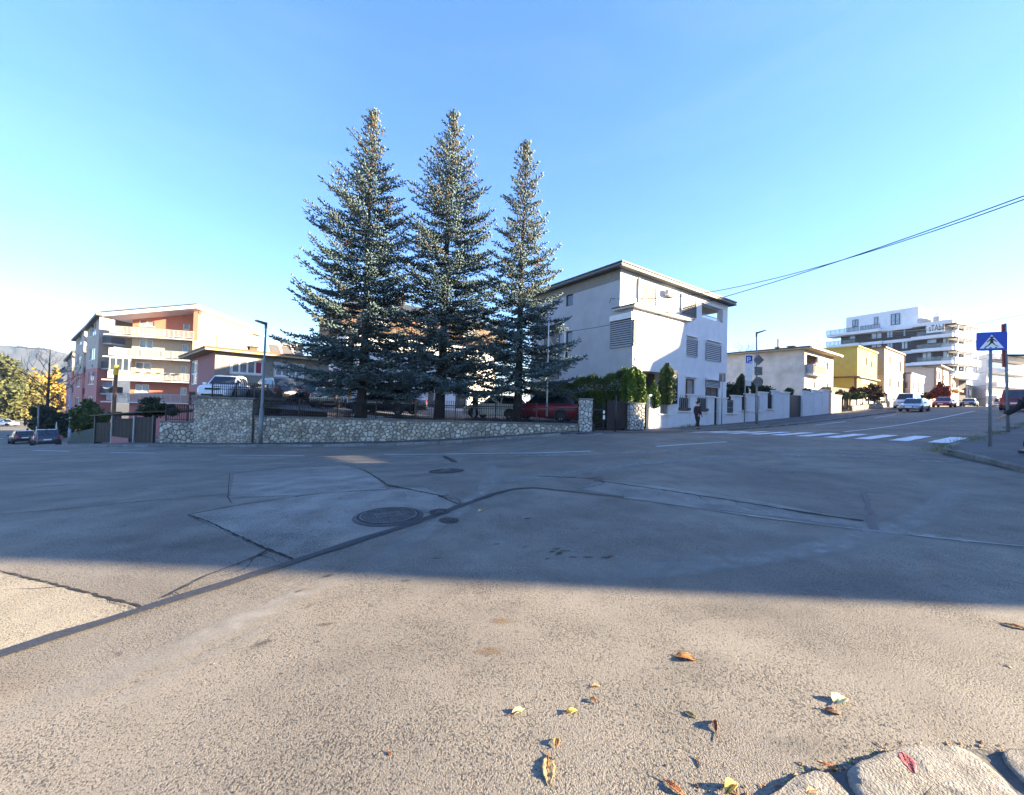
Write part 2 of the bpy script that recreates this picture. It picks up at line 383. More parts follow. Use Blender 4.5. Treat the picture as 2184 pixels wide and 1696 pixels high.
def soft_strip(name, pts, w, m, parent=None, dz=.0065, seg=.25, fade=True):
    P=[]
    for a,b in zip(pts[:-1],pts[1:]):
        n=max(1,int(math.hypot(b[0]-a[0],b[1]-a[1])/seg)); P+=[(a[0]+(b[0]-a[0])*k/n,a[1]+(b[1]-a[1])*k/n) for k in range(n)]
    P.append(tuple(pts[-1][:2])); P=np.array(P); n=len(P)
    for _ in range(4): P[1:-1]=(P[:-2]+2*P[1:-1]+P[2:])/4
    d=np.gradient(P,axis=0); d/=np.maximum(np.linalg.norm(d,axis=1,keepdims=True),1e-6); nn=np.stack([-d[:,1],d[:,0]],1)
    rows=[P+nn*w*o for o in (-.5,-.2,.2,.5)]; A=np.concatenate(rows); V=np.concatenate([A,(zfa(A[:,0],A[:,1])+dz)[:,None]],1)
    e=np.minimum(1,np.minimum(np.arange(n),np.arange(n)[::-1])/max(2,n*.15)) if fade else np.ones(n); T=np.concatenate([e*0,e,e,e*0]); i=np.arange(n-1)
    Q=np.concatenate([np.stack([r*n+i,r*n+i+1,(r+1)*n+i+1,(r+1)*n+i],1) for r in range(3)])
    return npmesh(name,V,Q,MT[m],parent,4,True,T)
def soft_blob(name,x,y,rx,ry,m,parent,rot=0.,dz=.007,rng=random):
    n=14; V=[(x,y,zf(x,y)+dz)]; 
    for f in (.55,1.):
        for k in range(n):
            a=2*math.pi*k/n; q=f*rng.uniform(.7,1.15); px_=rx*q*math.cos(a);py_=ry*q*math.sin(a); X=x+px_*math.cos(rot)-py_*math.sin(rot); Y=y+px_*math.sin(rot)+py_*math.cos(rot); V.append((X,Y,zf(X,Y)+dz))
    T=[1.]+[.8]*n+[0.]*n; F=[(0,1+k,1+(k+1)%n) for k in range(n)]; F2=[(1+k,1+n+k,1+n+(k+1)%n) for k in range(n)]+[(1+k,1+n+(k+1)%n,1+(k+1)%n) for k in range(n)]
    return npmesh(name,V,np.array(F+F2),MT[m],parent,3,False,T)
def patch(name, pts, m, parent=None, dz=.004, step=.35):
    """irregular patch of surfacing draped over the terrain"""
    bm=bmesh.new(); vs=[bm.verts.new((p[0],p[1],0)) for p in pts]; bm.faces.new(vs)
    bmesh.ops.triangulate(bm,faces=bm.faces[:])
    for _ in range(5):
        es=[e for e in bm.edges if e.calc_length()>step*1.6]
        if not es: break
        bmesh.ops.subdivide_edges(bm,edges=es,cuts=1); bmesh.ops.triangulate(bm,faces=bm.faces[:])
    for v in bm.verts: v.co.z = zf(v.co.x,v.co.y)+dz
    for f in bm.faces:
        if f.normal.z<0: f.normal_flip()
    bm.normal_update()
    for f in bm.faces:
        if f.normal.z<0: f.normal_flip()
    me=bpy.data.meshes.new(name); bm.to_mesh(me); bm.free(); me.materials.append(m)
    o=bpy.data.objects.new(name,me); COL.objects.link(o)
    if parent: o.parent=parent
    ORG[o.name]=Vector((0,0,0)); return o
G = lambda *pp: [tuple(ground(x,y)[:2]) for x,y in pp]

# repairs, seams and cracks of the carriageway
patch('asphalt_patch', G((0,1222),(120,1250),(310,1300),(180,1342),(0,1396),(-160,1450),(-200,1190)), MT['asphalt_pale'], road, .004)
patch('asphalt_patch', G((400,1099),(520,1077),(690,1052),(830,1044),(905,1040),(985,1080),(960,1094),(870,1125),(740,1162),(635,1196),(540,1160),(470,1130)), MT['asphalt_patch'], road, .004)
patch('asphalt_patch', G((490,1062),(640,1056),(825,1044),(800,1018),(760,998),(735,993),(600,999),(500,1010)), MT['asphalt_patch'], road, .004)
patch('asphalt_patch', G((1275,1022),(1420,1040),(1600,1066),(1845,1111),(1870,1130),(1640,1100),(1420,1075),(1240,1044)), MT['asphalt_patch'], road, .004)
seam = [(-120,1445),(0,1398),(120,1358),(310,1299),(470,1250),(640,1195),(760,1155),(860,1124),(930,1100),(990,1077),(1050,1055),(1100,1043),(1140,1041)]
strip('tar_seam', G(*seam), lambda t:.10 if t<.9 else .07, MT['tar'], road, .009, .15, .25)
strip('tar_seam', G((1140,1041),(1230,1050),(1330,1062)), .05, MT['tar'], road, .009, .2, .3)
strip('worn_band', G((1330,1062),(1470,1082),(1650,1108),(1860,1133),(2050,1153),(2184,1166),(2300,1178)), .045, MT['worn'], road, .009, .2, .5)
rq0=random.Random(12)
for pts,w in [([(-30,1213),(110,1246),(210,1272),(310,1298)],.022),([(400,1099),(440,1112),(500,1140),(560,1168),(632,1196)],.024),([(400,1099),(520,1076),(690,1052),(828,1045)],.028),
     ([(735,992),(775,1002),(800,1018),(825,1034),(880,1046)],.03),([(825,1036),(880,1046),(930,1056),(985,1080)],.03),([(880,1046),(950,1060)],.03),
     ([(0,1098),(160,1085),(300,1070),(480,1055)],.022),([(490,1010),(486,1062),(494,1074)],.012),([(580,1176),(520,1198),(430,1234),(345,1278)],.016),([(575,1172),(550,1186),(505,1205)],.028),
     ([(500,1010),(620,998),(735,992)],.03),([(1150,1016),(1260,1021),(1290,1030)],.04),([(1275,1026),(1400,1044),(1560,1068),(1690,1090)],.045),([(1240,1043),(1290,1032)],.014),
     ([(760,1003),(950,998)],.012),([(970,985),(1200,975),(1430,968)],.02),([(0,986),(200,1000),(300,990)],.012),([(1510,969),(1800,976),(2000,982)],.014),([(965,1082),(985,1074),(978,1066),(940,1060)],.010)]:
    gp=G(*pts)
    for _ in range(2 if len(pts)>2 else 1):
        k=rq0.randrange(len(gp)-1); f=rq0.random(); q=[(gp[k][0]+(gp[k+1][0]-gp[k][0])*f,gp[k][1]+(gp[k+1][1]-gp[k][1])*f)]; an=rq0.uniform(0,6.28)
        for _ in range(rq0.randint(3,6)): an+=rq0.gauss(0,.5); q.append((q[-1][0]+.09*math.cos(an),q[-1][1]+.09*math.sin(an)))
        strip('crack',q,lambda t,w_=w:max(.003,w_*.35*(1-t)),MT['crack'],road,.008,.03,.6)
    strip('crack', gp, w*.85, MT['crack'], road, .008, .045 if w<.025 else .06, .7)
strip('open_crack', G((1670,1087),(1740,1098),(1842,1112)), .07, MT['crack'], road, .010, .1, .5)
patch('tar_stain', G((1848,1098),(1862,1108),(1876,1132),(1856,1128),(1848,1112)), MT['tar'], road, .009)
strip('tar_seam', G((1842,1050),(1852,1075),(1858,1098)), .06, MT['tar'], road, .007, .15, .6)
strip('tar_seam', G((948,973),(972,986)), .16, MT['tar'], road, .007, .3, .2)
patch('tar_stain', G((1262,1019),(1282,1017),(1290,1024),(1268,1028)), MT['tar'], road, .010)
rq = random.Random(3)
for cx,cy in [(1178,1178),(1192,1182),(1206,1177),(1222,1190),(1186,1172),(1255,1190),(1290,1190),(1168,1193),(932,1192),(1300,1188),(1120,1168),(865,1240),(697,1333),(700,1230),(1125,1107),(1640,1007),(1660,1004),(1625,1003),(1690,1008),(1850,1052),(1900,988),(1765,1062),(1060,1162),(640,1262),(560,1375)]:
    g=ground(cx,cy); r=.02+.02*rq.random(); soft_blob('tar_stain',g.x,g.y,r*2.2,r,'stain_dark',road,rq.random(),rng=rq)
for cx,cy,rx,ry,m in [(1075,1325,.10,.05,'stain_rust'),(650,1258,.10,.05,'stain_rust'),(1040,1390,.12,.05,'stain_rust'),(1680,1009,.9,.25,'stain_dark'),(560,1150,.9,.4,'stain_dark'),(1500,1430,.35,.2,'stain_dark'),(1720,1590,.30,.08,'stain_dark'),(1560,1300,.8,.2,'stain_dark'),(1100,1240,1.4,.3,'stain_dark'),(300,1160,1.5,.5,'stain_dark'),(1960,1240,1.2,.3,'stain_dark')]:
    g=ground(cx,cy); soft_blob('stain',g.x,g.y,rx,ry,m if m=='stain_rust' else 'stain_faint',road,.1,dz=.0045,rng=rq)
# polished tyre tracks: pale arcs worn into the surface
for pts,w in [([(1040,985),(1054,1010),(1030,1050),(985,1085),(900,1140),(800,1200),(730,1245)],.35),([(1180,1250),(1350,1222),(1560,1195),(1740,1172),(1860,1142),(1960,1108),(2025,1060),(2045,1020)],.45),
      ([(-40,1560),(200,1470),(420,1372),(600,1288),(760,1215)],.30),([(120,1560),(420,1420),(660,1300)],.16),([(900,1045),(1000,1032),(1150,1018),(1350,990),(1600,972),(1850,974),(2050,990),(2184,1014)],.7),([(1400,958),(1700,962),(1950,972),(2184,1000)],.5),
      ([(0,1012),(300,1005),(700,985),(1000,990)],.6),([(200,985),(700,975),(1200,972),(1600,955)],.5),([(1500,1075),(1800,1120),(2184,1170)],.25)]:
    soft_strip('tyre_track', G(*pts), w, 'track_pale', road)

# painted lines
def zfrom(px,py): return tuple(ground(px,py)[:2])
for a,b in [((70,961),(148,963)),((235,966),(330,967)),((465,971),(648,972)),((820,970),(1145,967)),((1145,967),(1260,963)),((1400,953),(1550,943))]:
    strip('lane_marking', [zfrom(*a),zfrom(*b)], .11, MT['paint'], road, .011, .6, .12)
nc = 7.4
strip('lane_marking', [sn(s,nc) for s in (25,35,45,55,60)], .13, MT['paint'], road, .011, 1.0, .05)
for s in (66,78,90): strip('lane_marking', [sn(s,nc),sn(s+5,nc)], .13, MT['paint'], road, .011, 1.0)
for s in (33,46): strip('lane_marking', [sn(s,11.4),sn(s+6,11.4)], .13, MT['paint'], road, .011, 1.0)
# zebra: ten bars across the street
for k in range(10):
    n0 = 12.25-k*1.0
    p = [sn(19.6,n0),sn(23.2,n0)]
    strip('zebra_stripe', p, .5, MT['paint'], road, .012, .35, .06)

# ------------------------------------------------------------------ pavements with kerb stones
WL = Vector((-18.7,22.9)); WR = Vector((4.3,21.3)); WD = (WR-WL).normalized(); WN = Vector((WD.y,-WD.x))   # stone wall face, WN towards the road
def wpt(t, off=0.): p = WL+WD*t+WN*off; return (p.x,p.y)
def pave(name, K, W, h=.12, m='pavement', seg=.6):
    """slab between a kerb line K and a back line W (plan polylines with the same number of points)"""
    def res(P,n):
        P=[Vector((p[0],p[1])) for p in P]; d=[0]
        for a,b in zip(P[:-1],P[1:]): d.append(d[-1]+(b-a).length)
        out=[]
        for k in range(n+1):
            t=d[-1]*k/n; j=0
            while j<len(d)-2 and d[j+1]<t: j+=1
            out.append(P[j].lerp(P[j+1],(t-d[j])/max(d[j+1]-d[j],1e-6)))
        return out,d[-1]
    _,l=res(K,1); n=max(2,int(l/seg)); A,_=res(K,n); B,_=res(W,n); rows=4; V=[];F=[]
    for k in range(n+1):
        for r in range(rows+1):
            p=A[k].lerp(B[k],r/rows); V.append((p.x,p.y,zf(p.x,p.y)+(h(k/n) if callable(h) else h)))
    for k in range(n):
        for r in range(rows):
            a=k*(rows+1)+r; F.append((a,a+rows+1,a+rows+2,a+1))
    o=mesh(name,V,F,MT[m],smooth=True); 
    for p in o.data.polygons:
        if p.normal.z<0: o.data.flip_normals(); break
    return tag(o,kind='structure'),A
def kerb(name, A, w=.24, h=.13, ln=.95, m='kerb_stone', sd=1, hf=None, first=0.):
    """row of worn kerb stones along a plan polyline A; each stone a part"""
    A=[Vector((p[0],p[1])) for p in A]; d=[0]
    for a,b in zip(A[:-1],A[1:]): d.append(d[-1]+(b-a).length)
    def P(t):
        j=0
        while j<len(d)-2 and d[j+1]<t: j+=1
        return A[j].lerp(A[j+1],(t-d[j])/max(d[j+1]-d[j],1e-6))
    root=tag(strip(name,[tuple(P(d[-1]*k/40)) for k in range(41)],w*.9,MT['mortar'],None,.02,.5),kind='structure')
    rk=random.Random(sd); t=0
    while t<d[-1]-.3:
        l=min(ln*rk.uniform(.6,1.25),d[-1]-t); a=P(t+.012); b=P(t+l-.012); x=(b-a).normalized(); y=Vector((-x.y,x.x)); mb=MB()
        hh=(hf((t+l/2)/d[-1]) if hf else h)+rk.uniform(-.012,.012); j=[rk.uniform(-.012,.012) for _ in range(8)]
        ww=w/2; pts=[]
        for (e,z,s_) in ((0,-.1,1.),(0,hh-.03,1.),(0,hh,.82)):
            for q,(p,sy) in enumerate(((a,-1),(b,-1),(b,1),(a,1))):
                ins = .0 if s_==1. else .03
                c=p+x*(ins if p is a else -ins)+y*sy*ww*s_+y*j[q]; pts.append((c.x,c.y,zf(p.x,p.y)+z+j[q+4]*.5*(z>0)))
        mb.V=pts; mb.F=[(0,1,5,4),(1,2,6,5),(2,3,7,6),(3,0,4,7),(4,5,9,8),(5,6,10,9),(6,7,11,10),(7,4,8,11),(8,9,10,11)]
        mb.build('kerb_stone',MT[m],root); t+=l
    return root
# far left pavement under the stone walls
kl = [wpt(-5.2,1.2),wpt(-2,1.45),wpt(2,1.6),wpt(8,1.75),wpt(14,1.85),wpt(19,1.85),wpt(23.5,1.75)]
wl_ = [wpt(-5.2,-1.2),wpt(-2,-.6),wpt(2,-.3),wpt(8,-.3),wpt(14,-.3),wpt(19,-.3),wpt(23.5,-.3)]
_,A = pave('pavement',kl,wl_,lambda t:.115 if t<.93 else .115-(t-.93)/.07*.10)
kerb('kerb',[p for p in A],sd=4,hf=lambda t:.13 if t<.9 else .13-(t-.9)/.1*.12)
# block paving of the drive between stone pillar and white wall
dk = [wpt(23.5,1.75),sn(19.4,12.75)]; db = [wpt(22.0,-4),sn(22.4,19.5)]
def brick_mat():
    m=mat('block_paving',(.15,.135,.125),.9,.25,4,.0); nt=m.node_tree; b=nt.nodes['Principled BSDF']
    br=_n(nt,'ShaderNodeTexBrick'); br.inputs['Scale'].default_value=4.5; br.inputs['Mortar Size'].default_value=.03
    br.inputs['Color1'].default_value=(.16,.145,.135,1); br.inputs['Color2'].default_value=(.115,.10,.095,1); br.inputs['Mortar'].default_value=(.05,.05,.045,1)
    nt.links.new(_n(nt,'ShaderNodeNewGeometry').outputs['Position'],br.inputs['Vector']); nt.links.new(br.outputs[0],b.inputs['Base Color']); return m
MT['blocks']=brick_mat()
pave('pavement',dk,db,.03,'blocks')
# pavement along the white wall, left side of the street on the right
_,A = pave('pavement',[sn(s,12.8) for s in (19.5,30,40,50,58)],[sn(s,16.9) for s in (19.5,30,40,50,58)],lambda t:.12 if t>.06 else .03+t/.06*.09,'pavement')
kerb('kerb',A,.2,.125,1.0,sd=8,hf=lambda t:.125 if t>.06 else .03+t/.06*.09)
_,A = pave('pavement',[sn(58,12.8),sn(61,14.6),sn(80,14.8),sn(110,14.8),sn(140,14.8)],[sn(s,17.2) for s in (58,61,80,110,140)],.12,'pavement',1.5)
kerb('kerb',A,.2,.125,1.6,sd=9)
# pavement on the near right with the crossing sign
rk_ = [tuple(ground(2500,1075)[:2]),tuple(ground(2300,1035)[:2]),tuple(ground(2184,1006)[:2]),tuple(ground(2090,981)[:2]),tuple(ground(2030,967)[:2]),sn(15.2,2.35),sn(16.5,2.55),sn(20,2.65),sn(30,2.7),sn(50,2.7),sn(80,2.7),sn(120,2.7)]
rb_ = [sn(8,-6),sn(10,-6),sn(12,-5),sn(13,-4.5),sn(14,-4.2),sn(15,-4),sn(17,-4),sn(21,-4),sn(31,-4),sn(51,-4),sn(80,-4),sn(120,-4)]
_,A = pave('pavement',rk_,rb_,.12,'pavement',.7)
kerb('kerb',A,.2,.125,.9,sd=10)
# our own corner: three big granite kerb stones at the photographer's feet, pavement behind
own = tag(patch('kerb',G((1620,1722),(1652,1697),(1735,1650),(1790,1654),(1850,1630),(1912,1606),(2062,1603),(2122,1609),(2184,1602),(2400,1642),(2500,1900),(1800,2000)),MT['mortar'],None,.012,.3),kind='structure')
def granite(pix, h, sd):
    rr=random.Random(sd); g=[ground(x,y) for x,y in pix]; P=[Vector((p.x,p.y)) for p in g]; c=sum(P,Vector((0,0)))/len(P)
    D=[]
    for a,b in zip(P,P[1:]+P[:1]):
        n=max(2,int((b-a).length/.05))
        D+=[a.lerp(b,k/n) for k in range(n)]
    for _ in range(2): D=[(D[k-1]+D[k]*2+D[(k+1)%len(D)])/4 for k in range(len(D))]
    D=[p+Vector((rr.uniform(-.008,.008),rr.uniform(-.008,.008))) for p in D]
    n=len(D); V=[];F=[]
    rings=((1.02,-.05),(1.0,h*.6),(.992,h*.9),(.972,h*1.0),(.90,h+.001),(.75,h+.002),(.5,h+.003),(.25,h+.003))
    for s_,z in rings:
        for p in D:
            q=c+(p-c)*s_; V.append((q.x,q.y,zf(q.x,q.y)+z+(rr.uniform(-.0045,.0045) if z>0 else 0)))
    for r in range(len(rings)-1):
        for k in range(n): F.append((r*n+k,r*n+(k+1)%n,(r+1)*n+(k+1)%n,(r+1)*n+k))
    V.append((c.x,c.y,zf(c.x,c.y)+h+.003)); F+= [(len(rings)*n-n+k,len(rings)*n-n+(k+1)%n,len(V)-1) for k in range(n)]
    o=mesh('kerb_stone',V,F,MT['granite'],own,True)
    bm=bmesh.new(); bm.from_mesh(o.data); bmesh.ops.recalc_face_normals(bm,faces=bm.faces[:]); bm.to_mesh(o.data); bm.free()
granite([(1640,1712),(1680,1680),(1735,1651),(1770,1660),(1805,1700),(1830,1760),(1800,1850),(1600,1850)],.028,1)
granite([(1792,1658),(1850,1632),(1910,1609),(1985,1605),(2060,1607),(2115,1650),(2165,1705),(2230,1800),(2150,1900),(1900,1850),(1830,1710)],.036,2)
granite([(2120,1612),(2180,1606),(2260,1622),(2400,1650),(2420,1760),(2260,1760),(2195,1690)],.028,3)
patch('pavement',G((1650,1900),(1850,1840),(2100,1880),(2300,1790),(2600,1760),(2600,2600),(1500,2600)),MT['pavement'],None,.025,.5)['kind']='structure'
# ================================================================== rubble stone walls
def rubble(parent, A, B, zb, zt, size, m_stone, m_mortar, sd, flat=.5, limit=300, thick=.05, nf=None, back=.4, extra=None):
    """stones laid in mortar on the face A->B (plan); zb,zt functions of distance t; every stone a part"""
    rr=random.Random(sd); A=Vector(A); B=Vector(B); L=(B-A).length; ud=(B-A)/L; nd=Vector((ud.y,-ud.x))
    P=lambda t,z,d: (A.x+ud.x*t+nd.x*d, A.y+ud.y*t+nd.y*d, z)
    pts=[]; rows={}
    z=min(zb(0),zb(L))-.3
    zmax=max(zt(0),zt(L))
    r=0
    sx=size*(1+flat*.5); sz=size*(1-flat*.3)
    while z<zmax+.3:
        t=-sx*rr.random()
        while t<L+sx:
            rr.random()<.12 or pts.append((t+rr.uniform(-.34,.34)*sx, z+rr.uniform(-.45,.45)*sz)); t+=sx*rr.uniform(.6,1.4)
        z+=sz; r+=1
    pts=np.array(pts); out=[]
    for i,(pt,pz) in enumerate(pts):
        if pt<-.2 or pt>L+.2: continue
        b0=zb(pt); t0=zt(pt)
        if pz<b0-size*.6 or pz>t0+size*.6: continue
        poly=[(pt-size*1.4,pz-size*1.4),(pt+size*1.4,pz-size*1.4),(pt+size*1.4,pz+size*1.4),(pt-size*1.4,pz+size*1.4)]
        d=np.abs(pts-(pt,pz)).max(1); near=np.where((d<size*3)&(d>0))[0]
        cuts=[((pts[j][0]+pt)/2,(pts[j][1]+pz)/2,pts[j][0]-pt,pts[j][1]-pz) for j in near]
        cuts+=[(pt,t0,0,1),(pt,b0,0,-1),(0,pz,-1,0),(L,pz,1,0)]
        for mx,mz,nx,nz in cuts:
            new=[]
            for (a,b) in zip(poly,poly[1:]+poly[:1]):
                da=(a[0]-mx)*nx+(a[1]-mz)*nz; db=(b[0]-mx)*nx+(b[1]-mz)*nz
                if da<=0: new.append(a)
                if da*db<0:
                    f=da/(da-db); new.append((a[0]+(b[0]-a[0])*f,a[1]+(b[1]-a[1])*f))
            poly=new
            if len(poly)<3: break
        if len(poly)<3: continue
        ar=abs(sum(a[0]*b[1]-b[0]*a[1] for a,b in zip(poly,poly[1:]+poly[:1])))/2
        if ar<size*size*.1: continue
        out.append((ar,poly))
    out.sort(key=lambda q:-q[0])
    def stone(mb,poly):
        c=(sum(p[0] for p in poly)/len(poly),sum(p[1] for p in poly)/len(poly))
        # cut the corners, leave a joint
        q=[]
        for a,b in zip(poly,poly[1:]+poly[:1]):
            q.append((a[0]*.8+b[0]*.2,a[1]*.8+b[1]*.2)); q.append((a[0]*.2+b[0]*.8,a[1]*.2+b[1]*.8))
        q=[p for k,p in enumerate(q) if math.hypot(p[0]-q[k-1][0],p[1]-q[k-1][1])>size*.08] or q
        g=.055*size/.2*rr.uniform(.30,.50)
        def ins(s_,gap):
            o=[]
            for p in q:
                dx,dz=p[0]-c[0],p[1]-c[1]; l=math.hypot(dx,dz) or 1; k=max(.3,(l-gap)/l)*s_; o.append((c[0]+dx*k,c[1]+dz*k))
            return o
        h=thick*rr.uniform(.6,1.3); i=len(mb.V); n=len(q)
        for ring,d in ((ins(1,g),-.01),(ins(.97,g),h*.6),(ins(.78,g),h)):
            mb.V += [P(a,b,d+(rr.uniform(-.006,.006) if d>0 else 0)) for a,b in ring]
        for rg in range(2):
            for k in range(n): mb.F.append((i+rg*n+k,i+rg*n+(k+1)%n,i+(rg+1)*n+(k+1)%n,i+(rg+1)*n+k))
        mb.F.append(tuple(i+2*n+k for k in range(n)))
    for ar,poly in out[:limit]:
        mb=MB(); stone(mb,poly); mb.build('stone',m_stone,parent)
    if len(out)>limit:
        mb=MB()
        for ar,poly in out[limit:]: stone(mb,poly)
        tag(mb.build('small_stones',m_stone,parent),kind='stuff')
def wall_body(parent, A, B, zb, zt, th, m, name='core', n=12):
    A=Vector(A);B=Vector(B);ud=(B-A).normalized();L=(B-A).length;nd=Vector((ud.y,-ud.x)); mb=MB()
    for k in range(n):
        a=L*k/n;b=L*(k+1)/n; p=A+ud*a;q=A+ud*b; pb=p-nd*th;qb=q-nd*th
        mb.hexa([(p.x,p.y,zb(a)-.4),(q.x,q.y,zb(b)-.4),(qb.x,qb.y,zb(b)-.4),(pb.x,pb.y,zb(a)-.4),(p.x,p.y,zt(a)),(q.x,q.y,zt(b)),(qb.x,qb.y,zt(b)),(pb.x,pb.y,zt(a))])
    return mb.build(name,m,parent)
def pavz(A,B):
    A=Vector(A);B=Vector(B);ud=(B-A).normalized()
    return lambda t:(lambda p:zf(p.x,p.y)+.10)(A+ud*t)
def slab(parent,A,B,z0,z1,dout,din,m,name='coping',e=.0,z0b=None,z1b=None):
    A=Vector(A);B=Vector(B);ud=(B-A).normalized();nd=Vector((ud.y,-ud.x)); a=A-ud*e;b=B+ud*e
    z0b=z0 if z0b is None else z0b; z1b=z1 if z1b is None else z1b
    p=[a+nd*dout,b+nd*dout,b-nd*din,a-nd*din]
    mb=MB(); mb.hexa([(p[0].x,p[0].y,z0),(p[1].x,p[1].y,z0b),(p[2].x,p[2].y,z0b),(p[3].x,p[3].y,z0),(p[0].x,p[0].y,z1),(p[1].x,p[1].y,z1b),(p[2].x,p[2].y,z1b),(p[3].x,p[3].y,z1)])
    return mb.build(name,m,parent)
X2T = lambda px,z=862: (lambda d:(( -WL.x*WN.x-WL.y*WN.y)/-(d.x*WN.x+d.y*WN.y), d))(ray(px,z))
def wt(px):            # distance along the stone wall line seen at picture column px
    d=ray(px,890); k=(WL.x*WN.x+WL.y*WN.y)/(d.x*WN.x+d.y*WN.y); return (Vector((d.x*k,d.y*k))-WL).dot(WD)
def wz(px,py):
    d=ray(px,py); k=(WL.x*WN.x+WL.y*WN.y)/(d.x*WN.x+d.y*WN.y); return EYE.z+d.z*k
t1,t2 = wt(543),wt(1233)
ztop = lambda t: wz(545,889)+(wz(1240,907)-wz(545,889))*(t-t1)/(t2-t1)
# the long low wall
A_,B_ = wpt(t1,0),wpt(t2,0)
w=thing('stone_wall','long pale rubble stone wall with grey coping carrying the black fence in front of the spruces','wall',(*A_,zf(*A_)))
zbl=pavz(A_,B_)
wall_body(w,A_,B_,zbl,lambda t:ztop(t+t1),.38,MT['mortar_pale'])
rubble(w,A_,B_,zbl,lambda t:ztop(t+t1)-.01,.215,MT['stone'],MT['mortar'],11,.45)
tm=(t1+t2)/2
slab(w,A_,B_,ztop(t1),ztop(t1)+.07,.05,.43,MT['coping'],z0b=ztop(t2),z1b=ztop(t2)+.07)
# the tall pier section on the left
t0=wt(417); ta=wt(541); A_,B_=wpt(t0,.10),wpt(ta,.10); zt1=wz(470,850)
w=thing('stone_pier','tall block of small grey rubble stones with dark cap slab behind the near lamp post','wall',(*A_,zf(*A_)))
zbl=pavz(A_,B_); wall_body(w,A_,B_,zbl,lambda t:zt1,2.6,MT['mortar_pale'],n=4)
rubble(w,A_,B_,zbl,lambda t:zt1-.01,.165,MT['stone'],MT['mortar'],12,.25,thick=.03)
slab(w,A_,B_,zt1,zt1+.09,.10,2.7,MT['coping'],e=.18)
# lower wall left of the pier
A_,B_=wpt(wt(326),-.45),wpt(t0-.02,-.45); zt2=wz(370,902)
w=thing('stone_wall','short lower stone wall with big dark joints between the brown gate and the tall stone block','wall',(*A_,zf(*A_)))
zbl=pavz(A_,B_); wall_body(w,A_,B_,zbl,lambda t:zt2,.5,MT['mortar'],n=4)
rubble(w,A_,B_,zbl,lambda t:zt2-.01,.26,MT['stone'],MT['mortar'],13,.5,thick=.05)
slab(w,A_,B_,zt2,zt2+.06,.03,.5,MT['coping'])
# end pillar with white stones and a house number plate
def pillar(label, P, wd, dp, zt, sd, name='stone_pillar', ud=WD, size=.17, num=None):
    P=Vector(P); nd=Vector((ud.y,-ud.x)); c=[P,P+ud*wd,P+ud*wd-nd*dp,P-nd*dp]
    w=thing(name,label,'pillar',(P.x,P.y,zf(P.x,P.y))); zb=lambda t:zf(P.x,P.y)+.08
    mb=MB(); mb.prism([tuple(q) for q in c],zb(0)-.4,zt); mb.build('core',MT['mortar'],w)
    for k,(a,b) in enumerate(((c[0],c[1]),(c[1],c[2]),(c[3],c[0]))):
        rubble(w,a,b,zb,lambda t:zt-.01,size,MT['stone_white'],None,sd+k,.3,limit=120,thick=.035)
    e=.05; q=[P-ud*e+nd*e,P+ud*(wd+e)+nd*e,P+ud*(wd+e)-nd*(dp+e),P-ud*e-nd*(dp+e)]
    mb=MB(); mb.prism([tuple(p) for p in q],zt,zt+.08); mb.build('cap',MT['concrete'],w)
    return w
tp=wt(1236); wp=wt(1262)-tp; ztp=wz(1250,853)
w=pillar('square pillar of white stones in dark mortar at the right end of the long stone wall',wpt(tp,.03),wp,.5,ztp,21)
mb=MB(); p=Vector(wpt(tp+wp*.58,.075)); q=Vector(wpt(tp+wp*.80,.075)); zc=wz(1250,862)
mb.hexa([(p.x,p.y,zc-.38),(q.x,q.y,zc-.38),(q.x,q.y+.03,zc-.38),(p.x,p.y+.03,zc-.38),(p.x,p.y,zc),(q.x,q.y,zc),(q.x,q.y+.03,zc),(p.x,p.y+.03,zc)])
mb.build('intercom_plate',MT['galv'],w)

# ------------------------------------------------------------------ iron fences (each picket a part)
def fence(label, A, B, zb, h, m, step=.13, group=None, posts=2.0, rails=(.1,.86), rings=False, over=.1, rad=.014, cat='fence', name='iron_fence', spear=True):
    A=Vector(A);B=Vector(B);L=(B-A).length;ud=(B-A)/L
    w=thing(name,label,cat,(A.x,A.y,zb(0)),group); org=ORG[w.name]
    n=max(2,int(L/step)); mb=MB(); mb.tube([(0,0,0),(0,0,h+over-.05)],rad,5)
    if spear: mb.tube([(0,0,h+over-.05),(0,0,h+over+.0),(0,0,h+over+.06)],[rad*1.8,rad*1.6,.001],5)
    first=None
    for k in range(n+1):
        p=A+ud*(L*k/n); loc=Vector((p.x,p.y,zb(L*k/n)+.02))-org
        if first is None:
            first=mb.build('picket',m,w,local=True); first.location=loc
        else: share(first,'picket',w,loc)
    for r in rails:
        q=MB(); pts=[]
        for k in range(7):
            p=A+ud*(L*k/6); pts.append((p.x,p.y,zb(L*k/6)+h*r+.02))
        q.tube(pts,.022,4); q.build('rail',m,w)
    k=0.
    while posts and k<=L+.01:
        p=A+ud*k; q=MB(); q.box(p.x-.03,p.x+.03,p.y-.03,p.y+.03,zb(k)-.05,zb(k)+h+over+.04); q.build('post',m,w); k+=posts
    if rings:
        q=MB(); k=0.
        while k<L:
            p=A+ud*k; c=Vector((p.x,p.y,zb(k)+h*.79+.02)); 
            pts=[c+Vector((ud.x*math.cos(a)*.05,ud.y*math.cos(a)*.05,math.sin(a)*.05)) for a in np.linspace(0,2*math.pi,11)]
            q.tube(pts,.007,4,False); k+=.125
        tag(q.build('ring_band',m,w),kind='stuff'); q=MB(); pts=[]
        for k in range(7):
            p=A+ud*(L*k/6); pts.append((p.x,p.y,zb(L*k/6)+h*.72+.02))
        q.tube(pts,.014,4); q.build('rail',m,w)
    return w
fz=lambda t:ztop(t+t1)+.07
